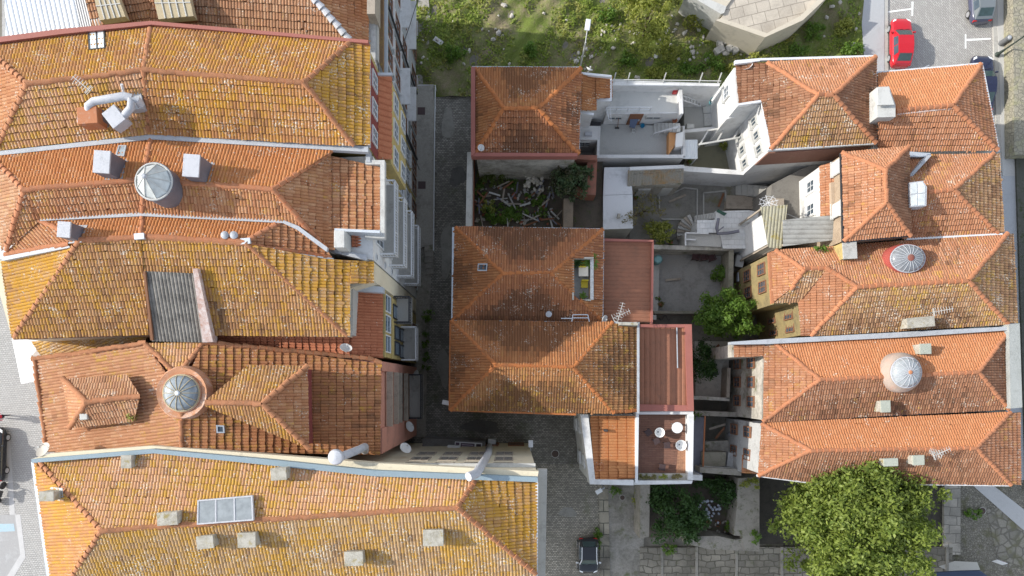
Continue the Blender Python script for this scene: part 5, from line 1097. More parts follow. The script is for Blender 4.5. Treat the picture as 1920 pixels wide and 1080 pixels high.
flat('broken_concrete', [(1128, 900), (1210, 903), (1205, 1150), (1128, 1150)], .012, weathered('broken_concrete', (.32, .30, .265), (.12, .11, .085), .72, sc=.75, moss=(.13, .14, .07), var=.22))
sheet('kerb', [(1122, 905), (1140, 905), (1146, 1150), (1128, 1150)], .10, bricks('kerb_stone', (.33, .30, .24), (.27, .25, .20), (.10, .10, .08), 1.2, .9, 0, .04, .1, .35, moss=(.11, .12, .06)))
step_m = bricks('stepped_slabs', (.30, .275, .225), (.185, .172, .145), (.105, .098, .078), .75, .5, 0, .04, .5, .6, (.11, .10, .08), (.10, .11, .05), .8)
for k, (a, b) in enumerate(((1200, 1245), (1245, 1310), (1310, 1385), (1385, 1470), (1470, 1560), (1560, 1780))):
    sheet('stepped_path', [(a, 1026), (b + 6, 1026), (b + 6, 1150), (a, 1150)], .06 + .05 * k, step_m)
    sheet('step_edge', [(b - 6, 1026), (b - 1, 1026), (b - 1, 1150), (b - 6, 1150)], .14 + .05 * k, pave_old)
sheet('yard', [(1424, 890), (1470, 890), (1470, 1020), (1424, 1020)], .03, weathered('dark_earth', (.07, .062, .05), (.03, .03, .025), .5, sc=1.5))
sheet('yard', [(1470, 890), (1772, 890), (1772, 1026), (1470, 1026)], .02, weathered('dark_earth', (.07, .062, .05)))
cob = stones('old_cobbles', (.34, .32, .27), (.25, .235, .20), (.15, .14, .115), 1.5, (.14, .135, .07))
cob_s = stones('small_cobbles', (.33, .31, .255), (.23, .215, .18), (.14, .13, .105), 5.5, (.13, .125, .07))
sheet('paved_slope', [(1772, 900), (1990, 900), (1990, 1150), (1772, 1150)], .05, cob_s)
sheet('slab_strip', [(1770, 900), (1801, 900), (1801, 1040), (1770, 1040)], .30, bricks('slab_strip', (.38, .355, .31), (.29, .275, .24), (.16, .15, .13), 1.1, .7, .05, .03, .25, .4, (.12, .115, .1)))
flat('stone_paving', [(1850, 955), (1880, 950), (1990, 1020), (1990, 1090), (1870, 1045)], .075, cob)
flat('concrete_path', [(1818, 905), (1856, 905), (1990, 1010), (1990, 1052), (1912, 988)], .10, weathered('path_concrete', (.46, .46, .45), (.36, .36, .35), .3, sc=.8, var=.05))
flat('pale_patch', [(1760, 1062), (1790, 1052), (1832, 1054), (1838, 1068), (1790, 1076)], .33, weathered('pale_patch', (.52, .50, .45), (.35, .33, .29), .3, sc=2))
# bottom right: canopy roof at the very edge
dk = tag(MB().pp([(1750, 1074), (1800, 1071), (1838, 1070), (1862, 1088), (1862, 1130), (1750, 1130)], 2.6, 2.4).build('awning', plain('navy_awning', (.035, .05, .09), .6)), 'navy blue awning cut by the bottom edge at right', 'awning')
# right street
setts = bricks('grey_setts', (.42, .41, .39), (.32, .31, .295), (.20, .195, .185), .34, .13, R(52), .018, .02, .22, (.28, .275, .26))
walk = weathered('pale_sidewalk', (.47, .465, .445), (.42, .41, .39), .3, sc=.5, var=.04)
flat('street', [(1640, -80), (1880, -80), (1885, 330), (1640, 330)], .004, setts)
sheet('kerb', [(1658, -80), (1665, -80), (1666, 160), (1658, 160)], .10, conc); sheet('kerb', [(1858, -80), (1867, -80), (1880, 320), (1871, 320)], .10, conc)
sheet('sidewalk', [(1628, -80), (1658, -80), (1658, 160), (1624, 160), (1616, 45)], .13, weathered('grey_sidewalk', (.40, .41, .42), (.32, .32, .32), .3, sc=.6, var=.05))
sheet('sidewalk', [(1867, -80), (1900, -80), (1906, 330), (1880, 330)], .13, walk); sheet('sidewalk', [(1878, 330), (1906, 330), (1926, 900), (1890, 900)], .12, weathered('grey_sidewalk', (.40, .41, .42)))
lines = plain('road_paint', (.78, .78, .76), .6, 0, .08, 6)
for pl in ([(1664, 21), (1710, 15), (1710, 18), (1664, 24)], [(1709, 3), (1713, 3), (1712, 30), (1709, 30)], [(1811, 73), (1858, 71), (1858, 74), (1811, 77)], [(1809, 64), (1812, 64), (1812, 91), (1809, 91)], [(1728, 128), (1742, 121), (1743, 123), (1729, 130)]):
    flat('road_marking', pl, .009, lines)
sw = thing('retaining_wall', 'tall old stone wall along the right street', 'wall', P(1925, 100, 0))
MB().pp([(1899, -90), (1960, -90), (1966, 290), (1902, 290)], 1.2, 0).build('wall', stones('yellowish_stone', (.38, .355, .28), (.31, .29, .23), (.22, .205, .16), 3.2, (.30, .29, .17)), sw)
sheet('bank', [(1905, 290), (2050, 290), (2050, 920), (1925, 920)], .3, weathered('dark_bank', (.085, .085, .07), (.16, .15, .14), .3, sc=1.5, moss=(.045, .06, .02)))
# left street
ls = bricks('pale_setts', (.40, .40, .395), (.33, .33, .325), (.21, .21, .205), .21, .15, R(4), .016, .02, .2, (.32, .32, .315))
flat('street', [(-300, 430), (150, 430), (150, 1160), (-300, 1160)], .004, ls)
flat('kerb_line', [(28, 965), (38, 965), (48, 1045), (24, 1085), (10, 1085), (38, 1040)], .012, plain('kerb_pale', (.46, .46, .46), .7))
flat('parking_bay', [(-200, 965), (28, 965), (38, 1040), (10, 1085), (-200, 1085)], .010, weathered('bay_setts', (.34, .34, .34), (.45, .46, .47), .4, sc=.8, var=.08))
flat('kerb_line', [(10, 810), (18, 810), (28, 965), (18, 965)], .011, plain('kerb_pale', (.46, .46, .46), .7))
flat('road_marking', [(-20, 982), (26, 982), (28, 996), (-20, 998)], .016, weathered('blue_paint', (.36, .50, .58), (.45, .46, .46), .5, sc=5))
# grassy lot with real relief
gm = N('grass_ground'); p = gm.pos()
a, b_, c_ = gm.noise(p, .30, 6, .6, .3), gm.noise(p, 2.5, 6, .7), gm.noise(p, 14, 4, .7)
f = gm.math('ADD', gm.math('MULTIPLY', a, .55), gm.math('MULTIPLY', b_, .45))
col = gm.mix(gm.ramp(f, .38, .55), (.27, .225, .145), (.15, .195, .04))
col = gm.mix(gm.ramp(c_, .35, .7), col, gm.mix(1., col, (.55, .55, .5), 'MULTIPLY'))
col = gm.mix(gm.ramp(gm.math('ADD', gm.math('MULTIPLY', b_, .7), gm.math('MULTIPLY', c_, .4)), .66, .76), col, (.40, .35, .27))
gm.fin(col, .95, gm.math('ADD', b_, c_), .06)
GX, GY = np.linspace(P(738, 0).x, P(1628, 0).x, 150), np.linspace(P(0, 182).y, P(0, -130).y, 60)
XX, YY = np.meshgrid(GX, GY)
def lot_h(x, y): return .05 + .14 * np.sin(x * .9 + 1) * np.sin(y * .8) + .10 * np.sin(x * 2.3 + y * 1.7) + .06 * np.sin(x * 4.1 - y * 3.3) + .10
ZZ = lot_h(XX, YY); ZZ = np.where((XX > P(1600, 0).x) , .1, ZZ)
idx = np.arange(XX.size).reshape(XX.shape)
F = np.stack([idx[:-1, :-1], idx[:-1, 1:], idx[1:, 1:], idx[1:, :-1]], -1).reshape(-1, 4)
o = npmesh('grass_lot', np.stack([XX, YY, ZZ], -1).reshape(-1, 3), F, [gm.m]); o['kind'] = 'structure'
# ---------------------------------------------------------------- foliage
def leaves(centers, spread, count, size, up=.4, seedless=None, aspect=.5):
    """leaf-shaped faces scattered round the given clump centres"""
    k = rng.integers(0, len(centers), count); c = centers[k]
    d = rng.normal(size=(count, 3)); d /= np.linalg.norm(d, axis=1)[:, None]
    sp = np.asarray(spread)[k] if np.ndim(spread) else np.full(count, spread)
    p = c + d * (sp * rng.random(count) ** .45)[:, None]
    n = d * .7 + rng.normal(size=(count, 3)) * .55 + np.array([0, 0, up]); n /= np.linalg.norm(n, axis=1)[:, None]
    a = np.cross(n, rng.normal(size=(count, 3))); a /= np.linalg.norm(a, axis=1)[:, None]; b = np.cross(n, a)
    s = size * (.6 + .8 * rng.random(count))[:, None]
    V_ = np.stack([p - a * s * .5, p + b * s * aspect * .5 - n * s * .06, p + a * s * .5 - n * s * .12, p - b * s * aspect * .5 - n * s * .06], 1).reshape(-1, 3)
    return V_, np.arange(count * 4).reshape(-1, 4)
def clumps(c, rad, n, shell=.35, flatbottom=.5):
    d = rng.normal(size=(n, 3)); d /= np.linalg.norm(d, axis=1)[:, None]; d[:, 2] = np.where(d[:, 2] < -flatbottom, -d[:, 2], d[:, 2])
    r = 1 - shell * rng.random(n) ** 1.5
    w = 1 + .16 * np.sin(5 * np.arctan2(d[:, 1], d[:, 0]) + 3 * d[:, 2] + c[0]) + .1 * np.sin(9 * np.arctan2(d[:, 1], d[:, 0]) + c[1])
    return np.array(c) + d * np.array(rad) * (r * w)[:, None]
def plant(name, label, cat, px, py, zc, rad, nl, size, mat, nclump=60, spread=.6, trunk=.15, group=None, base=0., lean=(0, 0), extra=None, aspect=.5, shell=.45):
    c = P(px, py, zc); o = thing(name, label, cat, (c.x + lean[0], c.y + lean[1], base), group)
    cen = clumps((c.x, c.y, c.z), rad, nclump, shell)
    if extra is not None:
        for q in extra:
            e = P(q[0], q[1], q[2]); cen = np.concatenate([cen, clumps((e.x, e.y, e.z), q[3], q[4], shell)])
    V_, F_ = leaves(cen, spread * (.6 + .7 * rng.random(len(cen))), nl, size, aspect=aspect)
    V_[:, 2] = np.maximum(V_[:, 2], base + .03)
    npmesh('crown' if trunk else 'foliage', V_, F_, [mat], o)
    if trunk:
        mb = MB(); b0 = Vector((c.x + lean[0], c.y + lean[1], base - .1)); fork = Vector((c.x, c.y, base + (zc - base) * .45))
        mb.tube([b0, b0.lerp(fork, .5), fork], [trunk * 1.3, trunk, trunk * .85], 8)
        for q in cen[rng.choice(len(cen), min(10, len(cen)), False)]:
            q = Vector(q); mb.tube([fork - Vector((0, 0, .1)), fork.lerp(q, .5) + Vector((0, 0, .15)), q], [trunk * .6, trunk * .35, trunk * .12], 6)
        mb.build('trunk', bark, o)
    return o
bark = weathered('bark', (.12, .09, .065), (.05, .04, .03), .5, sc=4)
lf_tree = leafm('leaf_olive', (.105, .155, .025), (.25, .30, .06), (.19, .235, .04), .35)
lf_green = leafm('leaf_green', (.075, .155, .022), (.16, .26, .04), (.12, .2, .028), .35)
lf_dark = leafm('leaf_dark', (.025, .06, .014), (.05, .105, .022), (.04, .085, .016), .25)
lf_yellow = leafm('leaf_yellow', (.19, .22, .04), (.34, .34, .08), (.25, .27, .05), .35)
lf_ivy = leafm('leaf_ivy', (.04, .08, .03), (.075, .12, .045), (.10, .07, .045), .2)
lf_dry = leafm('leaf_dry', (.17, .14, .05), (.24, .20, .08), (.12, .13, .04), .25)
plant('tree', 'large yellow-green tree rising over the lower right roof', 'tree', 1608, 985, 7.0, (5.1, 3.7, 3.2), 58000, .26, lf_tree, 230, .74, .28, extra=[(1560, 925, 7.8, (2.6, 1.5, 1.7), 60), (1685, 945, 7.6, (2.3, 1.9, 1.7), 60), (1600, 1062, 6.0, (3.9, 1.6, 2.4), 70), (1620, 900, 8.4, (2.6, 1.0, 1.3), 50), (1505, 945, 6.4, (1.4, 1.5, 1.7), 40), (1600, 960, 8.8, (2.6, 1.8, 1.5), 60)], shell=.5)
plant('tree', 'round bright green tree in the yard beside the yellow house', 'tree', 1363, 592, 3.5, (2.05, 1.8, 1.9), 8500, .22, lf_green, 80, .5, .14, extra=[(1345, 600, 3.2, (1.2, 1.2, 1.2), 24)])
plant('shrub', 'round dark green shrub inside the three-chair courtyard', 'shrub', 1347, 511, .7, (.62, .62, .6), 1100, .16, lf_green, 24, .25, 0)
plant('tree', 'yellow-green young tree on the grassy lot cut by the top edge', 'tree', 1215, 40, 2.6, (1.7, 2.1, 1.9), 5200, .23, lf_yellow, 70, .5, .1, extra=[(1200, -15, 2.6, (2.0, 1.2, 1.5), 30)])
plant('shrub', 'low green shrub just below the young tree on the lot', 'shrub', 1253, 97, .6, (.75, .6, .6), 1000, .18, lf_yellow, 20, .3, 0)
for k, (px, py, rx, ry, rz, n_) in enumerate(((1302, 38, .8, .6, .5, 800), (1336, 118, .9, .6, .55, 900), (1178, 112, .6, .5, .4, 600), (1420, 112, 1.1, .55, .5, 1000), (1528, 62, .9, .6, .5, 800), (1498, 95, .8, .45, .4, 700), (1580, 48, .7, .7, .6, 800), (1596, 92, .9, .5, .45, 900), (1290, 132, .9, .4, .4, 700), (1230, 138, .8, .35, .35, 600), (1140, 30, .7, .6, .45, 700), (850, 100, .8, .6, .4, 700), (1375, 128, .6, .35, .35, 500))):
    plant('shrub', 'leafy low scrub growing on the rubble lot', 'shrub', px, py, rz * .8, (rx, ry, rz), n_, .18, [lf_yellow, lf_green, lf_green][k % 3], 18, .3, 0, group='low scrub on the rubble lot')
plant('shrub', 'small upright green shrub on the left of the grassy lot', 'shrub', 996, 93, .6, (.45, .6, .6), 700, .17, lf_green, 16, .25, 0)
plant('ivy_tree', 'ivy-covered tree with reddish leaves inside the upper ruin', 'tree', 1066, 342, 5.0, (1.25, 1.3, 1.4), 4200, .2, lf_ivy, 60, .4, .14, extra=[(1094, 325, 4.6, (.6, .4, .4), 12)])
plant('shrub', 'bright mossy bush in the upper left of the upper ruin', 'shrub', 922, 333, 3.7, (.95, .6, .7), 1600, .14, leafm('leaf_moss', (.06, .09, .012), (.10, .13, .02)), 26, .3, 0, base=3.0)
plant('shrub', 'dark weedy bush at the foot of the upper ruin', 'shrub', 940, 403, 3.4, (1.3, .6, .5), 2200, .14, lf_green, 30, .34, 0, base=3.0)
plant('shrub', 'yellowish climbing shrub beside the winding steps', 'shrub', 1240, 436, 1.5, (.95, .75, .8), 1900, .17, lf_yellow, 34, .32, 0, extra=[(1220, 428, 1.4, (.5, .4, .5), 10)])
plant('bare_tree', 'thin half-bare tree leaning over the pale flat roof', 'tree', 1213, 388, 2.6, (1.25, .9, .9), 520, .17, lf_dry, 26, .35, .06, extra=[(1180, 410, 3.6, (.6, .5, .4), 8)])
plant('tree', 'dark green bush beside the red sheet annex', 'bush', 1318, 680, 2.0, (.85, 1.55, 1.3), 2600, .18, lf_dark, 40, .45, .08)
plant('tree', 'dense dark green tree filling the left of the lower ruin', 'tree', 1266, 968, 2.6, (2.0, 2.0, 1.7), 6500, .23, lf_dark, 85, .55, .12, extra=[(1300, 975, 2.6, (1.0, 1.2, .9), 22), (1235, 925, 2.0, (1.0, .8, .9), 18)])
plant('shrub', 'dark leafy shrub in the upper right of the lower ruin', 'shrub', 1362, 922, 1.9, (1.0, .9, .9), 1900, .2, lf_dark, 30, .42, 0, extra=[(1330, 903, 1.8, (1.2, .4, .7), 14)], base=.6)
for i, (px, py, zc, rd, n_, lb) in enumerate(((1195, 940, .4, (.3, .9, .3), 420, 'strip of weeds between the concrete strip and the lower ruin wall'), (1150, 920, .3, (.5, .4, .2), 260, 'low weeds beside the white lamp head by the lane kerb'), (1120, 1010, .2, (.25, 1.2, .15), 420, 'moss and weeds along the lane kerb by the black car'), (798, 660, .2, (.35, 1.6, .2), 420, 'dark weeds along the lower lane pavement'), (970, 318, 3.4, (.8, .4, .4), 500, 'mossy growth under the beige wall in the upper ruin'), (1015, 400, 3.2, (.5, .5, .3), 350, 'ferny weeds low in the upper ruin'), (900, 360, 3.3, (.4, .9, .4), 420, 'brambles along the brick wall of the upper ruin'), (1000, 372, 3.4, (1.0, .5, .4), 700, 'tangled bramble across the middle of the upper ruin debris'), (915, 385, 3.5, (.7, .6, .4), 600, 'bramble thicket left of the debris in the upper ruin'), (968, 398, 3.3, (.9, .4, .4), 520, 'bramble patch low in the middle of the upper ruin'), (1040, 312, 4.0, (.5, .3, .4), 260, 'creeper on the back wall of the upper ruin'), (960, 345, 3.2, (.5, .4, .3), 300, 'small bramble beside the whitish rubble heap'), (1095, 395, .8, (.5, .7, .4), 380, 'dim weeds in the passage right of the upper ruin'), (1372, 985, 1.2, (.6, .5, .4), 420, 'weeds in the lower right of the lower ruin'), (1825, 965, .2, (.7, .5, .15), 500, 'brownish weeds around the manhole on the cobbles'), (1205, 300, .6, (.4, .3, .3), 200, 'green sprout behind the mossy shed ridge'), (1408, 908, 3.0, (.7, .5, .4), 500, 'grassy tuft on the upper right corner of the lower ruin wall'), (1414, 1006, 3.0, (.35, .5, .35), 300, 'grassy tuft on the lower right corner of the lower ruin wall'), (1255, 1028, .5, (.55, .4, .4), 420, 'green weeds at the foot of the lower ruin wall'),
        (1416, 490, .6, (.5, .4, .4), 350, 'weeds in the dark gap beside the mossy wall'), (1357, 273, 1.0, (.35, .3, .4), 260, 'small green plant beside the white house wall'), (1285, 320, 2.0, (.35, .25, .3), 200, 'tiny fern at the end of the mossy shed'), (1402, 812, 1.4, (.4, .3, .3), 240, 'weeds in the walled yard beside the grey house'),
        (1538, 466, 8.9, (.45, .12, .12), 200, 'green moss growing along the upper gutter of the yellow house'), (248, 782, 17.3, (.18, .16, .15), 160, 'little green weed at the end of the small attic roof'), (803, 590, .5, (.4, .4, .4), 300, 'dark weeds at the edge of the lane pavement'), (1302, 778, 2.3, (.4, .3, .3), 200, 'yellowish weeds on the broken wall by the deck'))):
    plant('weed', lb, 'plant', px, py, zc, rd, n_, .15, lf_green if i % 4 else lf_yellow, 12, .2, 0, base=max(0, zc - .6))
# grass: nobody could count it
pts = []
gx = rng.uniform(GX[0], GX[-1], 26000); gy = rng.uniform(GY[0] - .0, GY[-1], 26000)
den = np.sin(gx * .55 + 1.2) * np.sin(gy * .6 + .4) + .6 * np.sin(gx * 1.7 - gy * 1.3) + .35 * np.sin(gx * 3.7 + gy * 2.9)
keep = (den + rng.normal(size=len(gx)) * .45) > .05; gx, gy = gx[keep], gy[keep]
inside = ~((gx > P(1590, 0).x) & (gy > P(0, 170).y) & (gx > P(1612, 0).x)); gx, gy = gx[inside], gy[inside]
c = np.stack([gx, gy, lot_h(gx, gy) + .08], 1)
V_, F_ = leaves(c, .12, len(c) * 3, .22, .9, aspect=.32)
o = npmesh('grass', V_, F_, [leafm('leaf_grass', (.16, .235, .032), (.30, .36, .065), (.36, .32, .10), .35)]); o['kind'] = 'stuff'; o['label'] = 'tufted green and brown grass on the rubble lot'; o['category'] = 'grass'
# stones on the lot
stone_m = weathered('pale_stone', (.50, .47, .42), (.28, .26, .22), .35, sc=4, var=.15)
def rock(name, px, py, sx, sy, h, label, cat, group, mat=None, z=None, rz=None):
    zz = z if z is not None else float(lot_h(P(px, py).x, P(px, py).y)) - .03
    c = P(px, py, zz + h * .6); rz = random.uniform(0, 3.1) if rz is None else rz
    bm = bmesh.new(); bmesh.ops.create_icosphere(bm, subdivisions=2, radius=1)
    for v in bm.verts:
        k = 1 + .22 * math.sin(v.co.x * 5 + px) * math.cos(v.co.y * 4 + py) + random.uniform(-.08, .08)
        m = max(abs(v.co.x), abs(v.co.y)); v.co *= k * (.75 + .35 * (1 - m)); v.co.x *= sx; v.co.y *= sy; v.co.z *= h
    me = bpy.data.meshes.new(name); bm.to_mesh(me); bm.free(); me.materials.append(mat or stone_m)
    o = bpy.data.objects.new(name, me); C.objects.link(o); o.location = c; o.rotation_euler = (0, 0, rz); return tag(o, label, cat, group)
GS = 'stones scattered on the grassy lot'
for px, py, s in [(820, 75, .3), (793, 108, .2), (745, 15, .25), (790, 118, .18), (945, 10, .35), (925, 74, .35), (935, 62, .4), (880, 95, .28), (960, 30, .3), (1150, 90, .25), (1163, 47, .22), (1130, 58, .2), (1085, 100, .28), (1080, 115, .35), (1260, 30, .2), (1270, 45, .25), (1283, 62, .3), (1230, 105, .25), (1310, 55, .35), (1318, 70, .3), (1340, 52, .22),
                  (1300, 98, .3), (1325, 110, .3), (1405, 55, .2), (1480, 55, .2), (1550, 33, .25), (1545, 68, .15), (1605, 55, .2), (1610, 25, .25), (1600, 84, .3), (1440, 75, .2), (1195, 145, .3), (1360, 100, .35), (1250, 60, .3), (1100, 92, .25), (1020, 25, .2), (1062, 38, .2), (1560, 12, .3), (1575, 5, .3), (1420, 90, .15), (850, 40, .15), (905, 55, .2), (955, 120, .2), (870, 120, .18), (1585, 60, .18)]:
    rock('stone', px, py, s * random.uniform(.7, 1.1), s * random.uniform(.5, .8), s * .5, 'pale irregular stone lying in the grass of the lot', 'stone', GS)
CL = [(1160, 60), (1300, 105), (1385, 75), (1250, 80), (1340, 60), (1100, 105)]
for k in range(80):
    q_ = CL[k % 6]; px, py = random.gauss(q_[0], 20), min(145, max(3, random.gauss(q_[1], 16)))
    if 1290 < px and py < 70: continue
    rock('stone', px, py, random.uniform(.07, .2), random.uniform(.07, .16), .1, 'pale irregular stone lying in the grass of the lot', 'stone', GS)
for k in range(26):
    rock('stone', random.gauss((930, 800, 770)[k % 3], 14), abs(random.gauss((68, 60, 20)[k % 3], 18)), random.uniform(.05, .14), random.uniform(.05, .12), .07, 'pale irregular stone lying in the grass of the lot', 'stone', GS)
for k, (px, py) in enumerate(((1349, 80), (1361, 77), (1373, 82), (1352, 92), (1366, 92), (1378, 94), (1345, 96))):
    o = MB().box(P(px, py, .35) , (.42, .5, .45), R(12 + k * 3)).build('stone_block', conc, None, .03); tag(o, 'squared stone block in the small heap on the lot', 'stone block', 'squared stone blocks heaped on the lot')
for px, py, lb in ((1070, 0, ''),): pass
tag(MB().box(P(822, 77, .35), (.75, .35, .12), R(-35), tilt=Matrix.Rotation(R(8), 3, 'X')).build('board', white_wall), 'white board lying in the grass at upper left of the lot', 'board')
tag(MB().pp([(1224, 100), (1233, 103), (1232, 109), (1227, 108)], .4, .3).build('paper_sheet', white_wall), 'white crumpled sheet below the young tree', 'sheet')
# paved stone platform at the top
pf = thing('stone_platform', 'raised slab-paved platform with parapets above the grassy lot', 'platform', P(1440, 10, 0))
slabs = bricks('platform_slabs', (.44, .40, .34), (.37, .335, .285), (.20, .18, .15), 1.0, .8, R(-14), .02, .03, .3, (.25, .225, .19))
MB().pp([(1352, 38), (1395, 50), (1440, 64), (1500, 35), (1553, -8), (1560, -120), (1400, -120), (1362, 5)], 2.6, 0).build('terrace_floor', slabs, pf)
tan_conc = weathered('tan_concrete', (.52, .47, .38), (.32, .29, .23), .35, sc=.9, var=.06)
MB().pp([(1287, -12), (1299, -14), (1362, 12), (1358, 24), (1352, 26)], 2.8, 0).build('parapet', conc_light, pf)
MB().pp([(1299, -14), (1320, -40), (1400, -40), (1362, 12)], 2.75, 0).build('ramp', tan_conc, pf)
MB().pp([(1342, 38), (1352, 34), (1438, 62), (1434, 70)], 3.0, 0).build('parapet', tan_conc, pf)
MB().pp([(1434, 70), (1438, 62), (1500, 30), (1545, -12), (1556, -10), (1505, 38)], 3.02, 0).build('parapet', tan_conc, pf)
# rubble inside the ruins
RB = [(1000 + random.uniform(-18, 18), 338 + random.uniform(-18, 18)) for _ in range(34)]
for px, py in RB: rock('rubble_stone', px, py, random.uniform(.12, .26), random.uniform(.1, .2), .12, 'whitish rubble stone heaped in the upper ruin', 'stone', 'whitish rubble heap in the upper ruin', weathered('chalky_rubble', (.60, .56, .48), (.4, .36, .3),   .3, sc=5), z=3.35 + random.uniform(0, .3))
for k in range(44):
    a = P(random.uniform(893, 1050), random.uniform(345, 420), 3.1 + random.uniform(0, .6)); d = Vector((math.cos(k * 2.4), math.sin(k * 2.4), random.uniform(-.2, .35))) * random.uniform(.5, 1.3)
    o = MB().bar(a - d * .5, a + d * .5, random.uniform(.06, .14), .06).build('broken_beam', [wood_grey, wood_brown, conc if k % 3 else conc_light, lead][k % 4]); tag(o, ['grey', 'brown', 'pale', 'dark'][k % 4] + ' broken beam among the rubble of the upper ruin', 'beam', ['grey', 'brown', 'pale', 'dark'][k % 4] + ' broken beams in the upper ruin')
for k in range(110): rock('rubble_stone', random.uniform(888, 1052), random.uniform(350, 420), random.uniform(.08, .2), random.uniform(.08, .2), .09, 'dirty brick and stone rubble on the upper ruin floor', 'stone', 'dirty rubble in the upper ruin', [weathered('raw_brick', (.33, .12, .07)), dirty_wall, conc][k % 3] if k % 9 else stone_m, z=3.02)
bag = plain('white_bag', (.62, .66, .74), .45, 0, .1, 6)
for k in range(30):
    rock('rubbish_bag', 1330 + random.gauss(0, 11), 956 + random.gauss(0, 11), random.uniform(.1, .2), random.uniform(.1, .17), .13, 'bluish white rubbish bag dumped in the lower ruin', 'bag', 'white rubbish bags dumped in the lower ruin', bag, z=.75 + random.uniform(0, .25))
for k in range(22): rock('rubble_stone', random.uniform(1322, 1375), random.uniform(965, 1003), random.uniform(.08, .2), random.uniform(.06, .16), .1, 'brown debris on the floor of the lower ruin', 'debris', 'brown debris in the lower ruin', wood_brown if k % 2 else dirty_wall, z=.72)
for k in range(40): rock('rubble_stone', random.uniform(1345, 1362), random.uniform(645, 735), random.uniform(.05, .13), random.uniform(.05, .1), .06, 'pale rubble in the yard beside the dark bush', 'stone', 'pale rubble in the narrow yard', stone_m, z=.9)
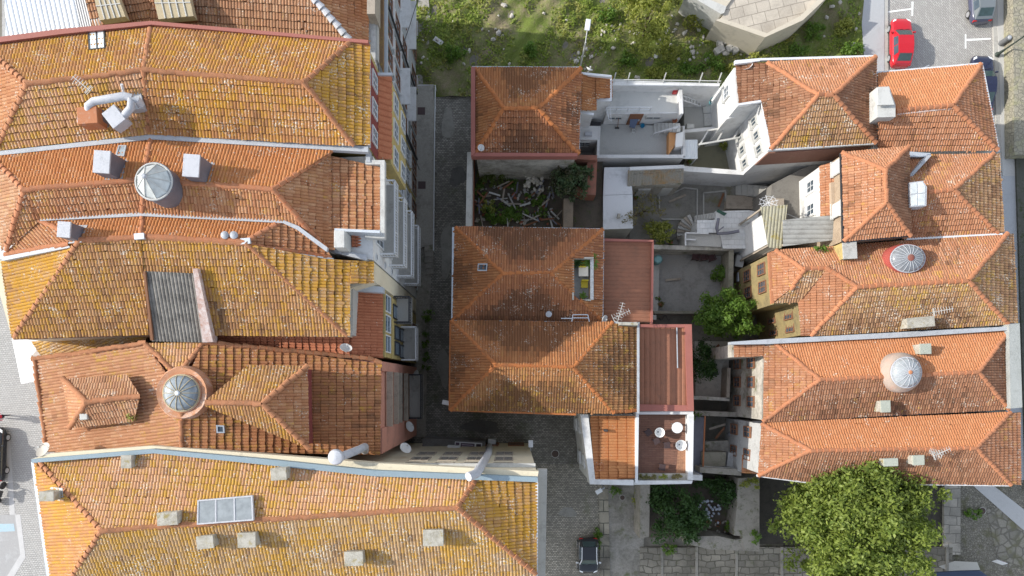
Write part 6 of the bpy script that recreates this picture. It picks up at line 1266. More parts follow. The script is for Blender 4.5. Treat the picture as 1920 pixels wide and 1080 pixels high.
# ================================================================ PROPS
def car(label, px, py, rot, L, W, H, col, name='parked_car', hatch=True, stripe=None, roofcol=None, zc=.7, group=None):
    c = P(px, py, zc); t = thing(name, label, 'car', (c.x, c.y, 0), group)
    Mx = Matrix.Translation((c.x, c.y, 0)) @ Matrix.Rotation(rot, 4, 'Z')
    T = lambda x, y, z: Mx @ Vector((x, y, z))
    w = W / 2; hb = H * .62; pm = paint('paint_' + col[0], col[1]); gl = g_dark
    xs = [-.5, -.485, -.44, -.34, -.15, .05, .2, .33, .43, .48, .5]
    ww = [.70, .86, .95, 1, 1, 1, 1, .98, .93, .80, .62]
    hh = [.62, .86, .98, 1.0, 1.0, 1.0, .99, .93, .86, .74, .55]
    prof = lambda k: [(0, .2), (ww[k] * w * .86, .2), (ww[k] * w * .98, .34), (ww[k] * w, .52), (ww[k] * w * .985, hb * hh[k] * .84), (ww[k] * w * .90, hb * hh[k] * .97), (ww[k] * w * .55, hb * hh[k] * 1.0), (0, hb * hh[k] * 1.015)]
    mb = MB(); vs = []; n = 14
    for k, x in enumerate(xs):
        pf_ = prof(k); ring = [(y, z) for y, z in pf_] + [(-y, z) for y, z in pf_[-2:0:-1]]
        vs += [T(x * L, y, z) for y, z in ring]
    fs = [(i * n + j, i * n + (j + 1) % n, (i + 1) * n + (j + 1) % n, (i + 1) * n + j) for i in range(len(xs) - 1) for j in range(n)]
    fs += [tuple(range(n)), tuple(range((len(xs) - 1) * n, len(xs) * n))[::-1]]
    mb.add(vs, [f[::-1] for f in fs]); bo = mb.build('body', pm, t, smooth=True); s = bo.modifiers.new('round', 'SUBSURF'); s.levels = s.render_levels = 2
    # cabin
    x0, x1, x2, x3 = (.22, .05, -.30, -.47) if hatch else (.20, .04, -.22, -.38)
    bw, rw = w * .90, w * .70; zb, zr = hb * .985, H - .03
    def cab(u, s_, zt=0): return T(u[0] * L, s_ * u[1], u[2] + zt)
    st = [(x0, bw * .93, zb), (x1, rw, zr - .015), ((x1 + x2) / 2, rw * 1.02, zr + .02), (x2, rw * .97, zr - .02), (x3, bw * .86, zb)]
    base = [(x0, bw * .93), (x1 + .02, bw), ((x1 + x2) / 2, bw), (x2 - .02, bw * .97), (x3, bw * .86)]
    mb = MB()
    for i in range(4):
        a, b = st[i], st[i + 1]; ba, bb = base[i], base[i + 1]
        mb.add([cab(a, -1), cab(b, -1), cab(b, 1), cab(a, 1)], [(0, 1, 2, 3)[::-1]])
        for s_ in (-1, 1):
            q = [T(ba[0] * L, s_ * ba[1], zb - .05), T(bb[0] * L, s_ * bb[1], zb - .05), cab(b, s_), cab(a, s_)]
            mb.add(q, [(0, 1, 2, 3) if s_ < 0 else (3, 2, 1, 0)])
    ro = mb.build('roof', paint('paint_' + (roofcol or col)[0], (roofcol or col)[1]), t, smooth=True); ro.data.update()
    def pane(nm, q, mat, off=.012, parent=t, th=.01):
        q = [Vector(v) for v in q]; nrm = (q[1] - q[0]).cross(q[3] - q[0]).normalized(); ctr = sum(q, Vector()) / 4
        if nrm.dot(ctr - T(-.1 * L, 0, hb * .8)) < 0: nrm = -nrm
        return MB().hexa([v - nrm * .01 for v in q], [v + nrm * off for v in q]).build(nm, mat, parent)
    L4 = lambda a, b, t_: a.lerp(b, t_)
    def quad(A, B, C_, D, u0, u1, v0, v1):                           # A,B bottom; D,C top
        f_ = lambda u, v: L4(L4(A, B, u), L4(D, C_, u), v)
        return [f_(u0, v0), f_(u1, v0), f_(u1, v1), f_(u0, v1)]
    ws = glass('windscreen', (.035, .06, .06), .06)
    pane('windscreen', quad(cab(st[0], -1), cab(st[0], 1), cab(st[1], 1), cab(st[1], -1), .06, .94, .06, .93), ws)
    pane('rear_window', quad(cab(st[4], -1), cab(st[4], 1), cab(st[3], 1), cab(st[3], -1), .08, .92, .25 if hatch else .08, .93), ws)
    for s_ in (-1, 1):
        pane('side_window', quad(T(base[1][0] * L, s_ * base[1][1], zb), T(base[2][0] * L, s_ * base[2][1], zb), cab(st[2], s_), cab(st[1], s_), .03, .95, .06, .88), gl)
        pane('side_window', quad(T(base[2][0] * L, s_ * base[2][1], zb), T(base[3][0] * L, s_ * base[3][1], zb), cab(st[3], s_), cab(st[2], s_), .04, .92, .06, .88), gl)
        m_ = MB(); m_.box(T(.17 * L, s_ * (w + .06), zb + .03), (.12, .2, .13), rot); m_.build('mirror', pm if not stripe else stripe, t, .03)
        m_ = MB(); q = [T(.435 * L, s_ * w * .55, hb * .80), T(.40 * L, s_ * w * .86, hb * .84), T(.45 * L, s_ * w * .80, hb * .74), T(.482 * L, s_ * w * .5, hb * .70)]
        m_.hexa([v - Vector((0, 0, .1)) for v in q], [v + Vector((0, 0, .035)) for v in q]); m_.build('headlight', plain('lamp_lens', (.75, .77, .78), .15), t)
        m_ = MB(); m_.box(T(-.478 * L, s_ * w * .68, hb * .72), (.10, .28, .22), rot); m_.build('tail_light', plain('tail_lens', (.45, .02, .02), .2), t, .02)
        if stripe:
            m_ = MB(); m_.bar(cab(st[0], s_, .03), cab(st[1], s_, .03), .06, .04); m_.bar(cab(st[1], s_, .03), cab(st[3], s_, .03), .06, .04); m_.build('roof_trim', stripe, t)
        for xx in (.31, -.30):
            cc = T(xx * L, s_ * (w - .10), .31); q = Matrix.Rotation(rot, 3, 'Z') @ Matrix.Rotation(R(90), 3, 'X')
            wh = MB().lathe(cc, [(.12, -.11), (.29, -.11), (.31, -.07), (.31, .07), (.29, .11), (.12, .11)], 20, M=q).build('wheel', plain('tyre', (.03, .03, .03), .8), t, smooth=True)
            MB().lathe(cc, [(.05, -.118), (.2, -.125), (.2, .125), (.05, .118)], 16, M=q).build('rim', plain('rim_metal', (.5, .5, .52), .35, .6), wh, smooth=True)
    m_ = MB(); m_.box(T(.492 * L, 0, .45), (.06, W * .5, .14), rot); m_.box(T(.5 * L, 0, .34), (.03, .5, .1), rot); m_.build('grille', dark_metal, t)
    m_ = MB(); m_.bar(T(.235 * L, -.3 * W, zb + .025), T(.215 * L, .05 * W, zb + .03), .025, .02); m_.bar(T(.235 * L, .02 * W, zb + .025), T(.215 * L, .33 * W, zb + .03), .025, .02); m_.build('wiper', dark_metal, t)
    return t
car('red parked hatchback facing up the pale sett street', 1691, 78, R(90), 3.75, 1.62, 1.40, ('red', (.50, .008, .018)))
car('dark blue parked car half hidden behind the bright orange roof', 1843, 155, R(90), 4.3, 1.74, 1.45, ('navy', (.012, .016, .045)), hatch=False)
car('dark blue parked car with a grey roof cut by the top edge', 1840, -8, R(93), 4.0, 1.7, 1.42, ('silver_blue', (.06, .065, .11)), roofcol=('grey_roof', (.16, .18, .19)))
car('small black parked car with pale roof trim in the lower lane', 1103, 1042, R(-90), 2.75, 1.62, 1.5, ('black', (.008, .010, .014)), stripe=white_metal)
car('black parked car cut by the left edge of the picture', -14, 852, R(88), 4.2, 1.75, 1.5, ('black_b', (.01, .01, .012)))
# ---------------------------------------------------------------- motorbike
c = P(6, 925, 0); mo = thing('motorbike', 'black motorbike with yellow seat parked at the left edge', 'motorbike', (c.x, c.y, 0))
Tm = lambda x, y, z: Vector((c.x, c.y, 0)) + Matrix.Rotation(R(72), 3, 'Z') @ Vector((x, y, z))
for xx in (.68, -.62):
    q = Matrix.Rotation(R(72), 3, 'Z') @ Matrix.Rotation(R(90), 3, 'X')
    wh = MB().lathe(Tm(xx, 0, .31), [(.22, -.05), (.29, -.06), (.31, 0), (.29, .06), (.22, .05)], 20, M=q).build('wheel', plain('tyre', (.03, .03, .03)), mo, smooth=True)
    MB().lathe(Tm(xx, 0, .31), [(.02, -.05), (.2, -.03), (.2, .03), (.02, .05)], 14, M=q).build('rim', plain('rim_metal', (.5, .5, .52)), wh)
mb = MB(); mb.tube([Tm(.66, 0, .32), Tm(.5, 0, .95)], .04, 8); mb.tube([Tm(.5, 0, .9), Tm(.1, 0, .6), Tm(-.6, 0, .34)], .06, 8); mb.box(Tm(0, 0, .45), (.5, .3, .35), R(72)); mb.build('frame', dark_metal, mo)
MB().lathe(Tm(.2, 0, .82), [(.05, -.14), (.18, -.08), (.2, .03), (.12, .12)], 14, sx=1.2).build('tank', paint('paint_black', (.008, .010, .014)), mo, smooth=True)
MB().tube([Tm(.05, 0, .8), Tm(-.25, 0, .82), Tm(-.55, 0, .9)], [.13, .17, .1], 10).build('seat', plain('mustard', (.42, .30, .05), .6), mo, smooth=True)
MB().tube([Tm(.38, .36, 1.02), Tm(.5, 0, 1.0), Tm(.38, -.36, 1.02)], .025, 6).build('handlebar', grey_metal, mo)
# ---------------------------------------------------------------- pedestrian in red
c = P(14, 781, 0); pe = thing('person', 'person in a red coat walking along the pale left street', 'person', (c.x, c.y, 0))
J = {'pel': (0, 0, .92), 'ch': (.03, 0, 1.28), 'nk': (.04, 0, 1.45), 'hd': (.07, 0, 1.60), 'hp': (.06, 0, 1.72), 'sl': (.03, .18, 1.38), 'el': (-.08, .24, 1.12), 'wl': (.04, .25, .9), 'hl': (.08, .25, .82), 'sr': (.03, -.18, 1.38), 'er': (.1, -.24, 1.12), 'wr': (.28, -.22, .98), 'hr': (.35, -.21, .94),
     'kl': (.16, .1, .5), 'al': (.10, .1, .09), 'tl': (.26, .11, .03), 'kr': (-.05, -.1, .5), 'ar': (-.3, -.1, .14), 'tr': (-.18, -.1, .04)}
RD = {'pel': .16, 'ch': .17, 'nk': .06, 'hd': .10, 'hp': .075, 'sl': .075, 'el': .055, 'wl': .04, 'hl': .035, 'sr': .075, 'er': .055, 'wr': .04, 'hr': .035, 'kl': .07, 'al': .045, 'tl': .035, 'kr': .07, 'ar': .045, 'tr': .035}
E = [('pel', 'ch'), ('ch', 'nk'), ('nk', 'hd'), ('hd', 'hp'), ('ch', 'sl'), ('sl', 'el'), ('el', 'wl'), ('wl', 'hl'), ('ch', 'sr'), ('sr', 'er'), ('er', 'wr'), ('wr', 'hr'), ('pel', 'kl'), ('kl', 'al'), ('al', 'tl'), ('pel', 'kr'), ('kr', 'ar'), ('ar', 'tr')]
ks = list(J); me = bpy.data.meshes.new('body'); me.from_pydata([J[k] for k in ks], [(ks.index(a), ks.index(b)) for a, b in E], []); bo = bpy.data.objects.new('body', me); C.objects.link(bo); bo.parent = pe
sk = bo.modifiers.new('skin', 'SKIN')
for i, k in enumerate(ks): me.skin_vertices[0].data[i].radius = (RD[k], RD[k])
me.skin_vertices[0].data[0].use_root = True
sb = bo.modifiers.new('round', 'SUBSURF'); sb.levels = sb.render_levels = 2
pm_ = N('clothes_by_height'); zz = pm_.n('SeparateXYZ', i_0=pm_.co('Object')).outputs[2]
cc = pm_.mix(pm_.math('GREATER_THAN', zz, .8), (.05, .05, .07), (.42, .03, .06)); cc = pm_.mix(pm_.math('GREATER_THAN', zz, 1.46), cc, (.55, .36, .27)); me.materials.append(pm_.fin(cc, .8))
MB().lathe(Vector((c.x + .05, c.y, 1.58)), [(.11, 0), (.115, .06), (.10, .13), (.05, .17)], 14).build('hair', plain('dark_hair', (.03, .02, .015), .6), pe, smooth=True)
# ---------------------------------------------------------------- parasol
c = P(53, 672, 2.8); pa = thing('parasol', 'square white market parasol on the pale left street', 'parasol', (c.x, c.y, 0))
tip = P(60, 667, 3.1); cn = [P(22, 634, 2.45), P(84, 634, 2.45), P(80, 712, 2.45), P(40, 720, 2.45)]
mb = MB()
for i in range(4):
    a, b = cn[i], cn[(i + 1) % 4]; mb.add([a, b, tip, a - Vector((0, 0, .04)), b - Vector((0, 0, .04)), tip - Vector((0, 0, .04))], [(0, 2, 1), (3, 4, 5)]); mb.add([a, b, b - Vector((0, 0, .22)), a - Vector((0, 0, .22))], [(0, 1, 2, 3)])
mb.build('canopy', plain('canvas_white', (.80, .80, .80), .8, 0, .03, 2), pa)
MB().tube([Vector((tip.x, tip.y, 0)), tip + Vector((0, 0, .12))], .035, 8).build('pole', wood_grey, pa); MB().box((tip.x, tip.y, .06), (.6, .6, .12)).build('base_plate', conc, pa)
# ---------------------------------------------------------------- satellite dishes and aerials
def dish(label, px, py, z, nrm, r=.38, mat=None, foot=None):
    c = P(px, py, z); t = thing('satellite_dish', label, 'satellite dish', c); n = Vector(nrm).normalized(); M_ = n.to_track_quat('Z', 'Y').to_matrix()
    MB().lathe(c, [(.02, -.0), (r * .5, .03), (r * .85, .085), (r, .125), (r, .14), (r * .85, .1), (r * .5, .045), (.02, .015)], 24, M=M_).build('dish', mat or plain('dish_grey', (.62, .62, .61), .5, 0, .06, 4), t, smooth=True)
    f = c + n * r * 1.05 + Vector((0, 0, -.08)); a = MB(); a.tube([c + M_ @ Vector((0, -r * .95, .1)), f], .018, 6); ao = a.build('arm', grey_metal, t)
    MB().box(f, (.09, .09, .12)).build('receiver', conc_light, ao)
    ft = Vector(foot) if foot else c - n * .25 - Vector((0, 0, .5)); MB().tube([c - n * .02, c - n * .15, ft], .025, 6).build('bracket', grey_metal, t); return t
dish('grey dish on the red rear roof gutter', 648, 655, 15.9, (.3, .7, .6), .34)
dish('dish low on the lane facade, upper of two by the pink piers', 777, 702, 3.6, (.9, -.2, .35), .36, foot=(XF, P(0, 702, 3.6).y - .1, 3.2))
dish('dish on the pink pier near the long yellow roof', 766, 801, 6.0, (.75, .35, .5), .38, foot=(XF, P(0, 801, 6).y - .1, 5.6))
dish('dish on the cream facade right of the pink pier', 759, 842, 11.2, (.5, .6, .6), .38)
dish('large beige dish at the left end of the blue-grey gutter', 84, 845, 17.6, (-.3, .5, .8), .42, plain('dish_beige', (.5, .46, .4), .6))
dish('white dish on the corner of the white house by the lot', 1403, 127, 8.6, (-.5, .6, .6), .34, plain('dish_white', (.72, .72, .72), .4))
dish('small pale dish on the party gutter above the broad rust roof', 1131, 597, 9.6, (.6, -.3, .5), .26)
dish('white dish among the brown roof ridge vents', 508, 474, 18.3, (.2, -.3, .9), .26, plain('dish_white', (.72, .72, .72)))
dish('small white dish on the corner of the hipped rust roof', 903, 276, 9.7, (-.2, -.5, .8), .22, plain('dish_white', (.72, .72, .72)))
dish('white dish fixed behind the annex by the lot', 1104, 132, 8.2, (.4, .8, .4), .24, plain('dish_white', (.72, .72, .72)))
def aerial(label, px, py, z0, h, ang, L=1.1, second=None):
    c = P(px, py, z0); t = thing('aerial', label, 'aerial', c); top = c + Vector((0, 0, h)); MB().tube([c - Vector((0, 0, .3)), top], .022, 6).build('mast', grey_metal, t)
    for k, (a, l) in enumerate([(ang, L)] + (second or [])):
        d = Vector((math.cos(a), math.sin(a), .05)); s_ = Vector((-d.y, d.x, 0)); b = top - Vector((0, 0, .25 * k)); mb = MB(); mb.bar(b - d * l * .35, b + d * l * .65, .03)
        for i in range(8):
            q = b - d * l * .33 + d * l * i / 7.5; e = .26 - .012 * i; mb.bar(q - s_ * e, q + s_ * e, .018)
        mb.bar(b - d * l * .35 + s_ * .24 + Vector((0, 0, .15)), b - d * l * .35 - s_ * .24 + Vector((0, 0, .15)), .03); mb.build('antenna_boom', conc_light, t)
    return t
aerial('twin-boom television aerial above the broad rust roof corner', 1157, 594, 9.3, 1.0, R(75), 1.3, [(R(25), 1.2)])
aerial('thin aerial beside the ventilation ducts on the ochre roof', 182, 178, 19.2, 1.1, R(140), 1.1)
aerial('white aerial cluster on the lower right ridge', 1745, 848, 9.4, .9, R(25), 1.2, [(R(160), .8)])
aerial('aerial with crossed booms over the messy chimney', 1745, 586, 9.2, 1.0, R(10), 1.3)
aerial('aerial beside the white dish among ridge vents', 520, 482, 18.0, .5, R(-60), .8)
# ---------------------------------------------------------------- ducts on the ochre roof
du = thing('ventilation_duct', 'curved galvanised ventilation ducts with rusty and grey fan boxes', 'duct', P(210, 210, 18.9))
q = [P(*v) for v in ((166, 212, 19.8), (166, 198, 20.0), (176, 190, 20.05), (205, 185, 20.1), (232, 180, 20.1), (248, 184, 20.0))]
MB().tube(q, .2, 14).build('pipe', galv, du, smooth=True)
q = [P(*v) for v in ((264, 196, 19.7), (256, 185, 20.1), (247, 186, 20.15), (245, 203, 20.0), (232, 218, 19.9))]
MB().tube(q, .19, 14).build('pipe', galv, du, smooth=True)
MB().box(P(173, 222, 19.6), (1.0, .85, .9), R(4)).build('fan_box', rust_metal, du, .02); MB().box(P(220, 223, 19.75), (.78, .95, .7), R(38)).build('fan_box', galv, du, .02)
MB().box(P(192, 222, 19.25), (.4, .7, .6)).build('motor', lead, du, .02); MB().box(P(151, 224, 19.2), (.2, .38, .25)).build('switch_box', white_metal, du); MB().box(P(233, 238, 19.4), (.28, .2, .2), R(38)).build('switch_box', white_metal, du)
MB().pp([(238, 172), (263, 169), (269, 203), (244, 207)], 19.35, 18.9).build('flashing', zinc_light, du)
MB().tube([P(228, 158, 19.9), P(232, 175, 19.5)], .07, 8).build('flue', white_metal, du)
# ---------------------------------------------------------------- exhaust pipes on the long roof
ex = thing('exhaust_pipe', 'white insulated exhaust pipe with round cowl above the cream cornice', 'pipe', P(655, 850, 17))
MB().tube([P(684, 845, 15.4), P(684, 838, 16.2), P(676, 842, 17.2), P(640, 856, 18.6)], .22, 14).build('pipe', galv, ex, smooth=True)
MB().lathe(P(630, 857, 18.7), [(.1, -.3), (.36, -.22), (.42, 0), (.36, .2), (.12, .3)], 18).build('cowl', weathered('cowl_white', (.52, .53, .56), (.36, .36, .38), .3, .5, 5), ex, smooth=True)
ex = thing('exhaust_pipe', 'long bent grey exhaust pipe climbing the cream wall', 'pipe', P(900, 850, 0))
MB().tube([P(918, 836, 1.2), P(916, 850, 9), P(906, 868, 15.5), P(902, 874, 17.6), P(893, 888, 18.9), P(878, 894, 19.3)], .24, 14).build('pipe', galv, ex, smooth=True)
o = thing('kiosk', 'low grey kiosk roof in the dark lane under the cream wall', 'kiosk', P(850, 835, 0))
MB().pp([(793, 822), (910, 828), (909, 846), (791, 840)], 2.8, 0).build('roof', weathered('kiosk_roof', (.17, .165, .16), (.1, .09, .08), .5, sc=1.5), o)
sg = thing('sign_board', 'framed dark sign board lying over the kiosk in the lane', 'sign', P(878, 837, 3))
MB().pp([(853, 828), (904, 831), (903, 847), (852, 844)], 3.1, 2.9).build('frame', white_metal, sg); 
for pl, m_ in (([(864, 830.5), (890, 832), (889, 844.5), (863.5, 843.5)], plain('sign_plum', (.10, .07, .10), .5)), ([(893, 832.3), (902, 832.8), (901.4, 845.5), (892, 845)], plain('sign_dark', (.05, .035, .04), .5)), ([(854.5, 829.5), (861.5, 830), (861, 836), (854, 835.5)], plain('sign_plum', (.10, .07, .10)))):
    MB().pp(pl, 3.14, 3.0).build('panel', m_, sg)
for k in range(3): MB().pp([(866, 833.2 + k * 3.3), (887, 834.4 + k * 3.3), (887, 835.6 + k * 3.3), (866, 834.4 + k * 3.3)], 3.165, 3.05).build('stripe', plain('sign_pale', (.42, .38, .44), .5), sg)
o = tag(MB().pp([(839, 835), (862, 836), (861, 845), (838, 844)], 4.0, 3.4).build('air_conditioner', white_metal, None, .03), 'white air conditioner above the framed sign board', 'air conditioner')
o = MB().pp([(915, 823), (930, 824), (929, 839), (914, 838)], 1.4, 0).build('duct_base', white_metal, None, .04); tag(o, 'white square duct base where the bent pipe meets the lane', 'duct base')
def lamp(label, px, py, z, d=(1, 0), wall_=True):
    c = P(px, py, z); t = thing('street_lamp', label, 'street lamp', (c.x, c.y, 0 if not wall_ else z)); d = Vector((d[0], d[1], 0))
    MB().box(c, (.32, .5, .12), math.atan2(d.y, d.x) - R(90), tilt=None).build('lamp_head', plain('lamp_pale', (.7, .71, .72), .4), t, .04)
    if wall_: MB().tube([c - d * .2, c - d * .55 - Vector((0, 0, .1)), c - d * .9 - Vector((0, 0, .3))], .03, 6).build('bracket', grey_metal, t)
    else: MB().tube([Vector((c.x, c.y, 0)) - d * .4, c - d * .4, c], .05, 8).build('pole', grey_metal, t)
    return t
lamp('white wall lamp hanging over the dark lane corner', 836, 755, 7.4, (-1, .2)); lamp('white lamp on an arm beside the cream wall end', 995, 832, 6.5, (0, 1)); lamp('white lamp head on a pole at the lane kerb', 1123, 921, 3.2, (-1, -.6), False)
c = P(1088, 125, 5.0); la = thing('street_lamp', 'tall pale street lamp rising behind the hipped rust house', 'street lamp', (c.x, c.y, 0)); tp = P(1098, 80, 8.2)
tp = Vector((c.x, c.y, 8.6)); MB().tube([Vector((c.x, c.y, 0)), tp], [.08, .05], 8).build('pole', conc_light, la); MB().tube([tp - Vector((0, 0, .05)), tp + Vector((.1, .75, .1))], .035, 6).build('arm', conc_light, la); MB().box(tp + Vector((.14, 1.1, .1)), (.34, .75, .12), R(-8)).build('lamp_head', white_metal, la, .04)
# black lamp post and bin on the right pavement
c = P(1869, 103, .13); la = thing('street_lamp', 'dark green cast lamp post on the pale right pavement', 'street lamp', c)
dg = plain('dark_green_iron', (.05, .065, .055), .5, .3); MB().lathe(c, [(.18, 0), (.2, .1), (.12, .2), (.09, .8), (.06, 1.0)], 14).build('base', dg, la, smooth=True); MB().tube([c + Vector((0, 0, .9)), c + Vector((0, 0, 4.6))], [.06, .045], 10).build('pole', dg, la); MB().lathe(c + Vector((0, 0, 4.6)), [(.05, 0), (.22, .15), (.26, .5), (.06, .75)], 12).build('lantern', dg, la, smooth=True)
c = P(1876, 82, .13); bi = thing('litter_bin', 'grey cylindrical litter bin on the pale right pavement', 'bin', c); MB().lathe(c, [(.19, 0), (.2, .05), (.2, .95), (.21, 1.0), (.16, 1.02)], 18).build('bin_body', plain('bin_grey', (.14, .145, .15), .5), bi, smooth=True); MB().lathe(c + Vector((0, 0, 1.02)), [(.15, 0), (.13, .05), (.05, .07)], 14).build('lid', plain('bin_lid', (.35, .36, .37), .4), bi, smooth=True)
# ---------------------------------------------------------------- roof terrace furniture
def table(label, px, py, z, sx, sy, h, mat, top_r=None, rot=0):
    c = P(px, py, z + h); t = thing('table', label, 'table', (c.x, c.y, z))
    if top_r: MB().lathe(Vector((c.x, c.y, z + h - .05)), [(top_r * .98, 0), (top_r, .02), (top_r * .98, .05)], 28).build('table_top', mat, t)
    else: MB().box((c.x, c.y, z + h - .02), (sx, sy, .04), rot).build('table_top', mat, t, .01)
    r_ = top_r * .6 if top_r else 0
    for a, b in ((-1, -1), (1, -1), (1, 1), (-1, 1)):
        x, y = (a * r_, b * r_) if top_r else (a * (sx / 2 - .06), b * (sy / 2 - .06)); MB().box((c.x + x, c.y + y, z + (h - .05) / 2), (.05, .05, h - .05)).build('leg', grey_metal, t)
    return t
def chair(label, px, py, z, mat, rot=0, back=True, w=.46, group=None, h=.45, arms=False):
    c = P(px, py, z + h); t = thing('chair' if back else 'stool', label, 'chair' if back else 'stool', (c.x, c.y, z), group); Q = Matrix.Rotation(rot, 3, 'Z'); T = lambda x, y, q: Vector((c.x, c.y, z + q)) + Q @ Vector((x, y, 0))
    MB().box(T(0, 0, h - .02), (w, w, .05), rot).build('seat', mat, t, .015)
    if back: MB().box(T(0, -w / 2 + .02, h + .24), (w, .05, .45), rot).build('backrest', mat, t, .015)
    for a, b in ((-1, -1), (1, -1), (1, 1), (-1, 1)): MB().box(T(a * (w / 2 - .04), b * (w / 2 - .04), (h - .04) / 2), (.04, .04, h - .04), rot).build('leg', dark_metal if not arms else mat, t)
    if arms:
        for a in (-1, 1): MB().box(T(a * w / 2, .02, h + .18), (.05, w * .9, .04), rot).build('armrest', mat, t)
    return t
yel = plain('yellow_plastic', (.52, .40, .03), .45, 0, .08, 4)
table('cream square table on the cut-out roof terrace', 1094, 509, 8.95, .62, .62, .72, plain('cream_top', (.66, .59, .48), .5))
chair('yellow chair below the cream table on the roof terrace', 1096, 533, 8.95, yel, R(180)); chair('yellow chair tucked above the cream table', 1091, 496, 8.95, yel, 0)
def palm(label, px, py, z, n_, L_, mat, pot=True):
    c = P(px, py, z); t = thing('potted_palm', label, 'plant', (c.x, c.y, c.z)); V_ = []; F_ = []
    for k in range(n_):
        a = 2 * math.pi * k / n_ + random.uniform(-.2, .2); l = L_ * random.uniform(.7, 1.1); pr = None
        for i in range(5):
            u = i / 4; pnt = c + Vector((math.cos(a) * l * u, math.sin(a) * l * u, .5 + .35 * l * math.sin(u * 2.2))); s_ = Vector((-math.sin(a), math.cos(a), 0)) * (.07 * (1 - abs(u - .35)))
            V_ += [tuple(pnt - s_), tuple(pnt + s_)]
            if pr is not None: F_.append((pr, pr + 1, len(V_) - 1, len(V_) - 2))
            pr = len(V_) - 2
    m = MB(); m.add(V_, F_); m.build('fronds', mat, t)
    MB().lathe(c, [(.13, 0), (.18, .3), (.19, .34)], 14).build('pot', weathered('clay_pot', (.36, .15, .08), (.2, .1, .06), .2, sc=4), t)
    return t
palm('spiky green palm in the upper corner of the roof terrace', 1105, 494, 8.95, 24, .6, lf_green); palm('dark potted palm in the left corner of the roof terrace', 1080, 494, 8.95, 14, .42, lf_dark); palm('small potted agave at the foot of the roof terrace', 1091, 557, 8.95, 12, .3, lf_green)
MB().pp([(1106, 499), (1108, 499), (1107, 562), (1105, 562)], 9.35, 8.9).build('timber_trim', weathered('honey_timber', (.45, .24, .07), (.3, .16, .06), .3, sc=3), c2)
mb = MB()
for a, b in (((1072, 603), (1074, 590)), ((1074, 590), (1102, 590)), ((1102, 590), (1105, 603)), ((1052, 597), (1072, 597)), ((1074, 596), (1103, 596))): mb.bar(P(*a, 10.0), P(*b, 10.0), .05)
tag(mb.build('roof_guard', zinc), 'grey tubular guard on the party line of the two rust roofs', 'guard rail')
# deck furniture
wpl = plain('white_plastic', (.74, .74, .72), .4, 0, .04, 3, bump=False)
table('round white table beside the deck parapet, topmost on the deck', 1270, 802, 7.43, 0, 0, .72, wpl, .37)
def tub(label, px, py, z, r=.33):
    c = P(px, py, z + .7); t = thing('tub_chair', label, 'chair', (c.x, c.y, z)); MB().lathe(Vector((c.x, c.y, z + .35)), [(.06, 0), (r * .75, .04), (r, .32), (r * 1.0, .40), (r * .93, .36), (r * .66, .10), (.05, .08)], 26).build('seat', wpl, t, smooth=True)
    MB().tube([Vector((c.x, c.y, z)), Vector((c.x, c.y, z + .38))], .05, 10).build('pedestal', dark_metal, t); MB().lathe(Vector((c.x, c.y, z)), [(.22, 0), (.2, .04)], 16).build('base_plate', dark_metal, t)
    MB().lathe(Vector((c.x - .06, c.y + .02, z + .43)), [(.05, 0), (.05, .012)], 10).build('drain', dark_metal, t)
    return t
tub('white tub chair near the middle of the brown deck', 1237, 811, 7.4); tub('white tub chair against the right deck parapet', 1277, 835, 7.43, .36)
rat = plain('dark_rattan', (.055, .035, .035), .7, 0, .2, 10)
for px, py, rt, lb in ((1216, 811, 38, 'dark rattan stool left of the tub chair'), (1231, 827, 30, 'dark rattan stool just below the middle tub chair'), (1251, 835, 8, 'dark rattan stool left of the parapet tub chair'), (1242, 876, -10, 'lone dark rattan stool low on the brown deck')): chair(lb, px, py, 7.4, rat, R(rt), False, .42)
for k, px in enumerate((1206, 1222, 1243, 1268)): plant('planter_plant', ['dry plant at the left end of the deck planter', 'brown plant left of centre in the deck planter', 'green and yellow plant in the deck planter', 'bushy plant in the framed right end of the deck planter'][k], 'plant', px, 894, 7.95, (.3, .16, .2), 170, .13, [lf_dry, lf_dry, lf_yellow, lf_dry][k], 8, .12, 0, base=7.7)
# courtyard chairs and tank
for k, px in enumerate((1304, 1319, 1334)): chair(['leftmost of three dark red armchairs against the courtyard wall', 'middle of three dark red armchairs against the courtyard wall', 'rightmost of three dark red armchairs against the courtyard wall'][k], px, 482 + k * .8, .05, plain('maroon_plastic', (.085, .04, .04), .5), R(-8 + 14 * k), True, .5, 'armchairs in a row in the courtyard', arms=True)
c = P(1232, 488, .9); o = thing('water_tank', 'turquoise round water tank beside the red sheet lean-to', 'tank', (c.x, c.y, .5)); MB().lathe(Vector((c.x, c.y, .5)), [(.3, 0), (.34, .1), (.34, .8), (.3, .86)], 20).build('tank_body', plain('teal_plastic', (.12, .25, .26), .5), o, smooth=True); MB().lathe(Vector((c.x, c.y, 1.36)), [(.28, 0), (.24, .05), (.08, .07)], 18).build('lid', plain('teal_lid', (.18, .33, .34), .5), o, smooth=True)
o = tag(MB().pp([(1222, 590), (1231, 590), (1231, 600), (1222, 600)], .9, 0).build('meter_box', conc_light, None, .03), 'pale box with loose cables below the three-chair courtyard', 'box')
mb = MB(); mb.tube([P(1231, 597, .3)] + [P(1236 + k * 3, 596 + 5 * math.sin(k * 1.3), .05) for k in range(8)], .02, 5); tag(mb.build('cable', dark_metal), 'black cable curling on the ground beside the pale box', 'cable')
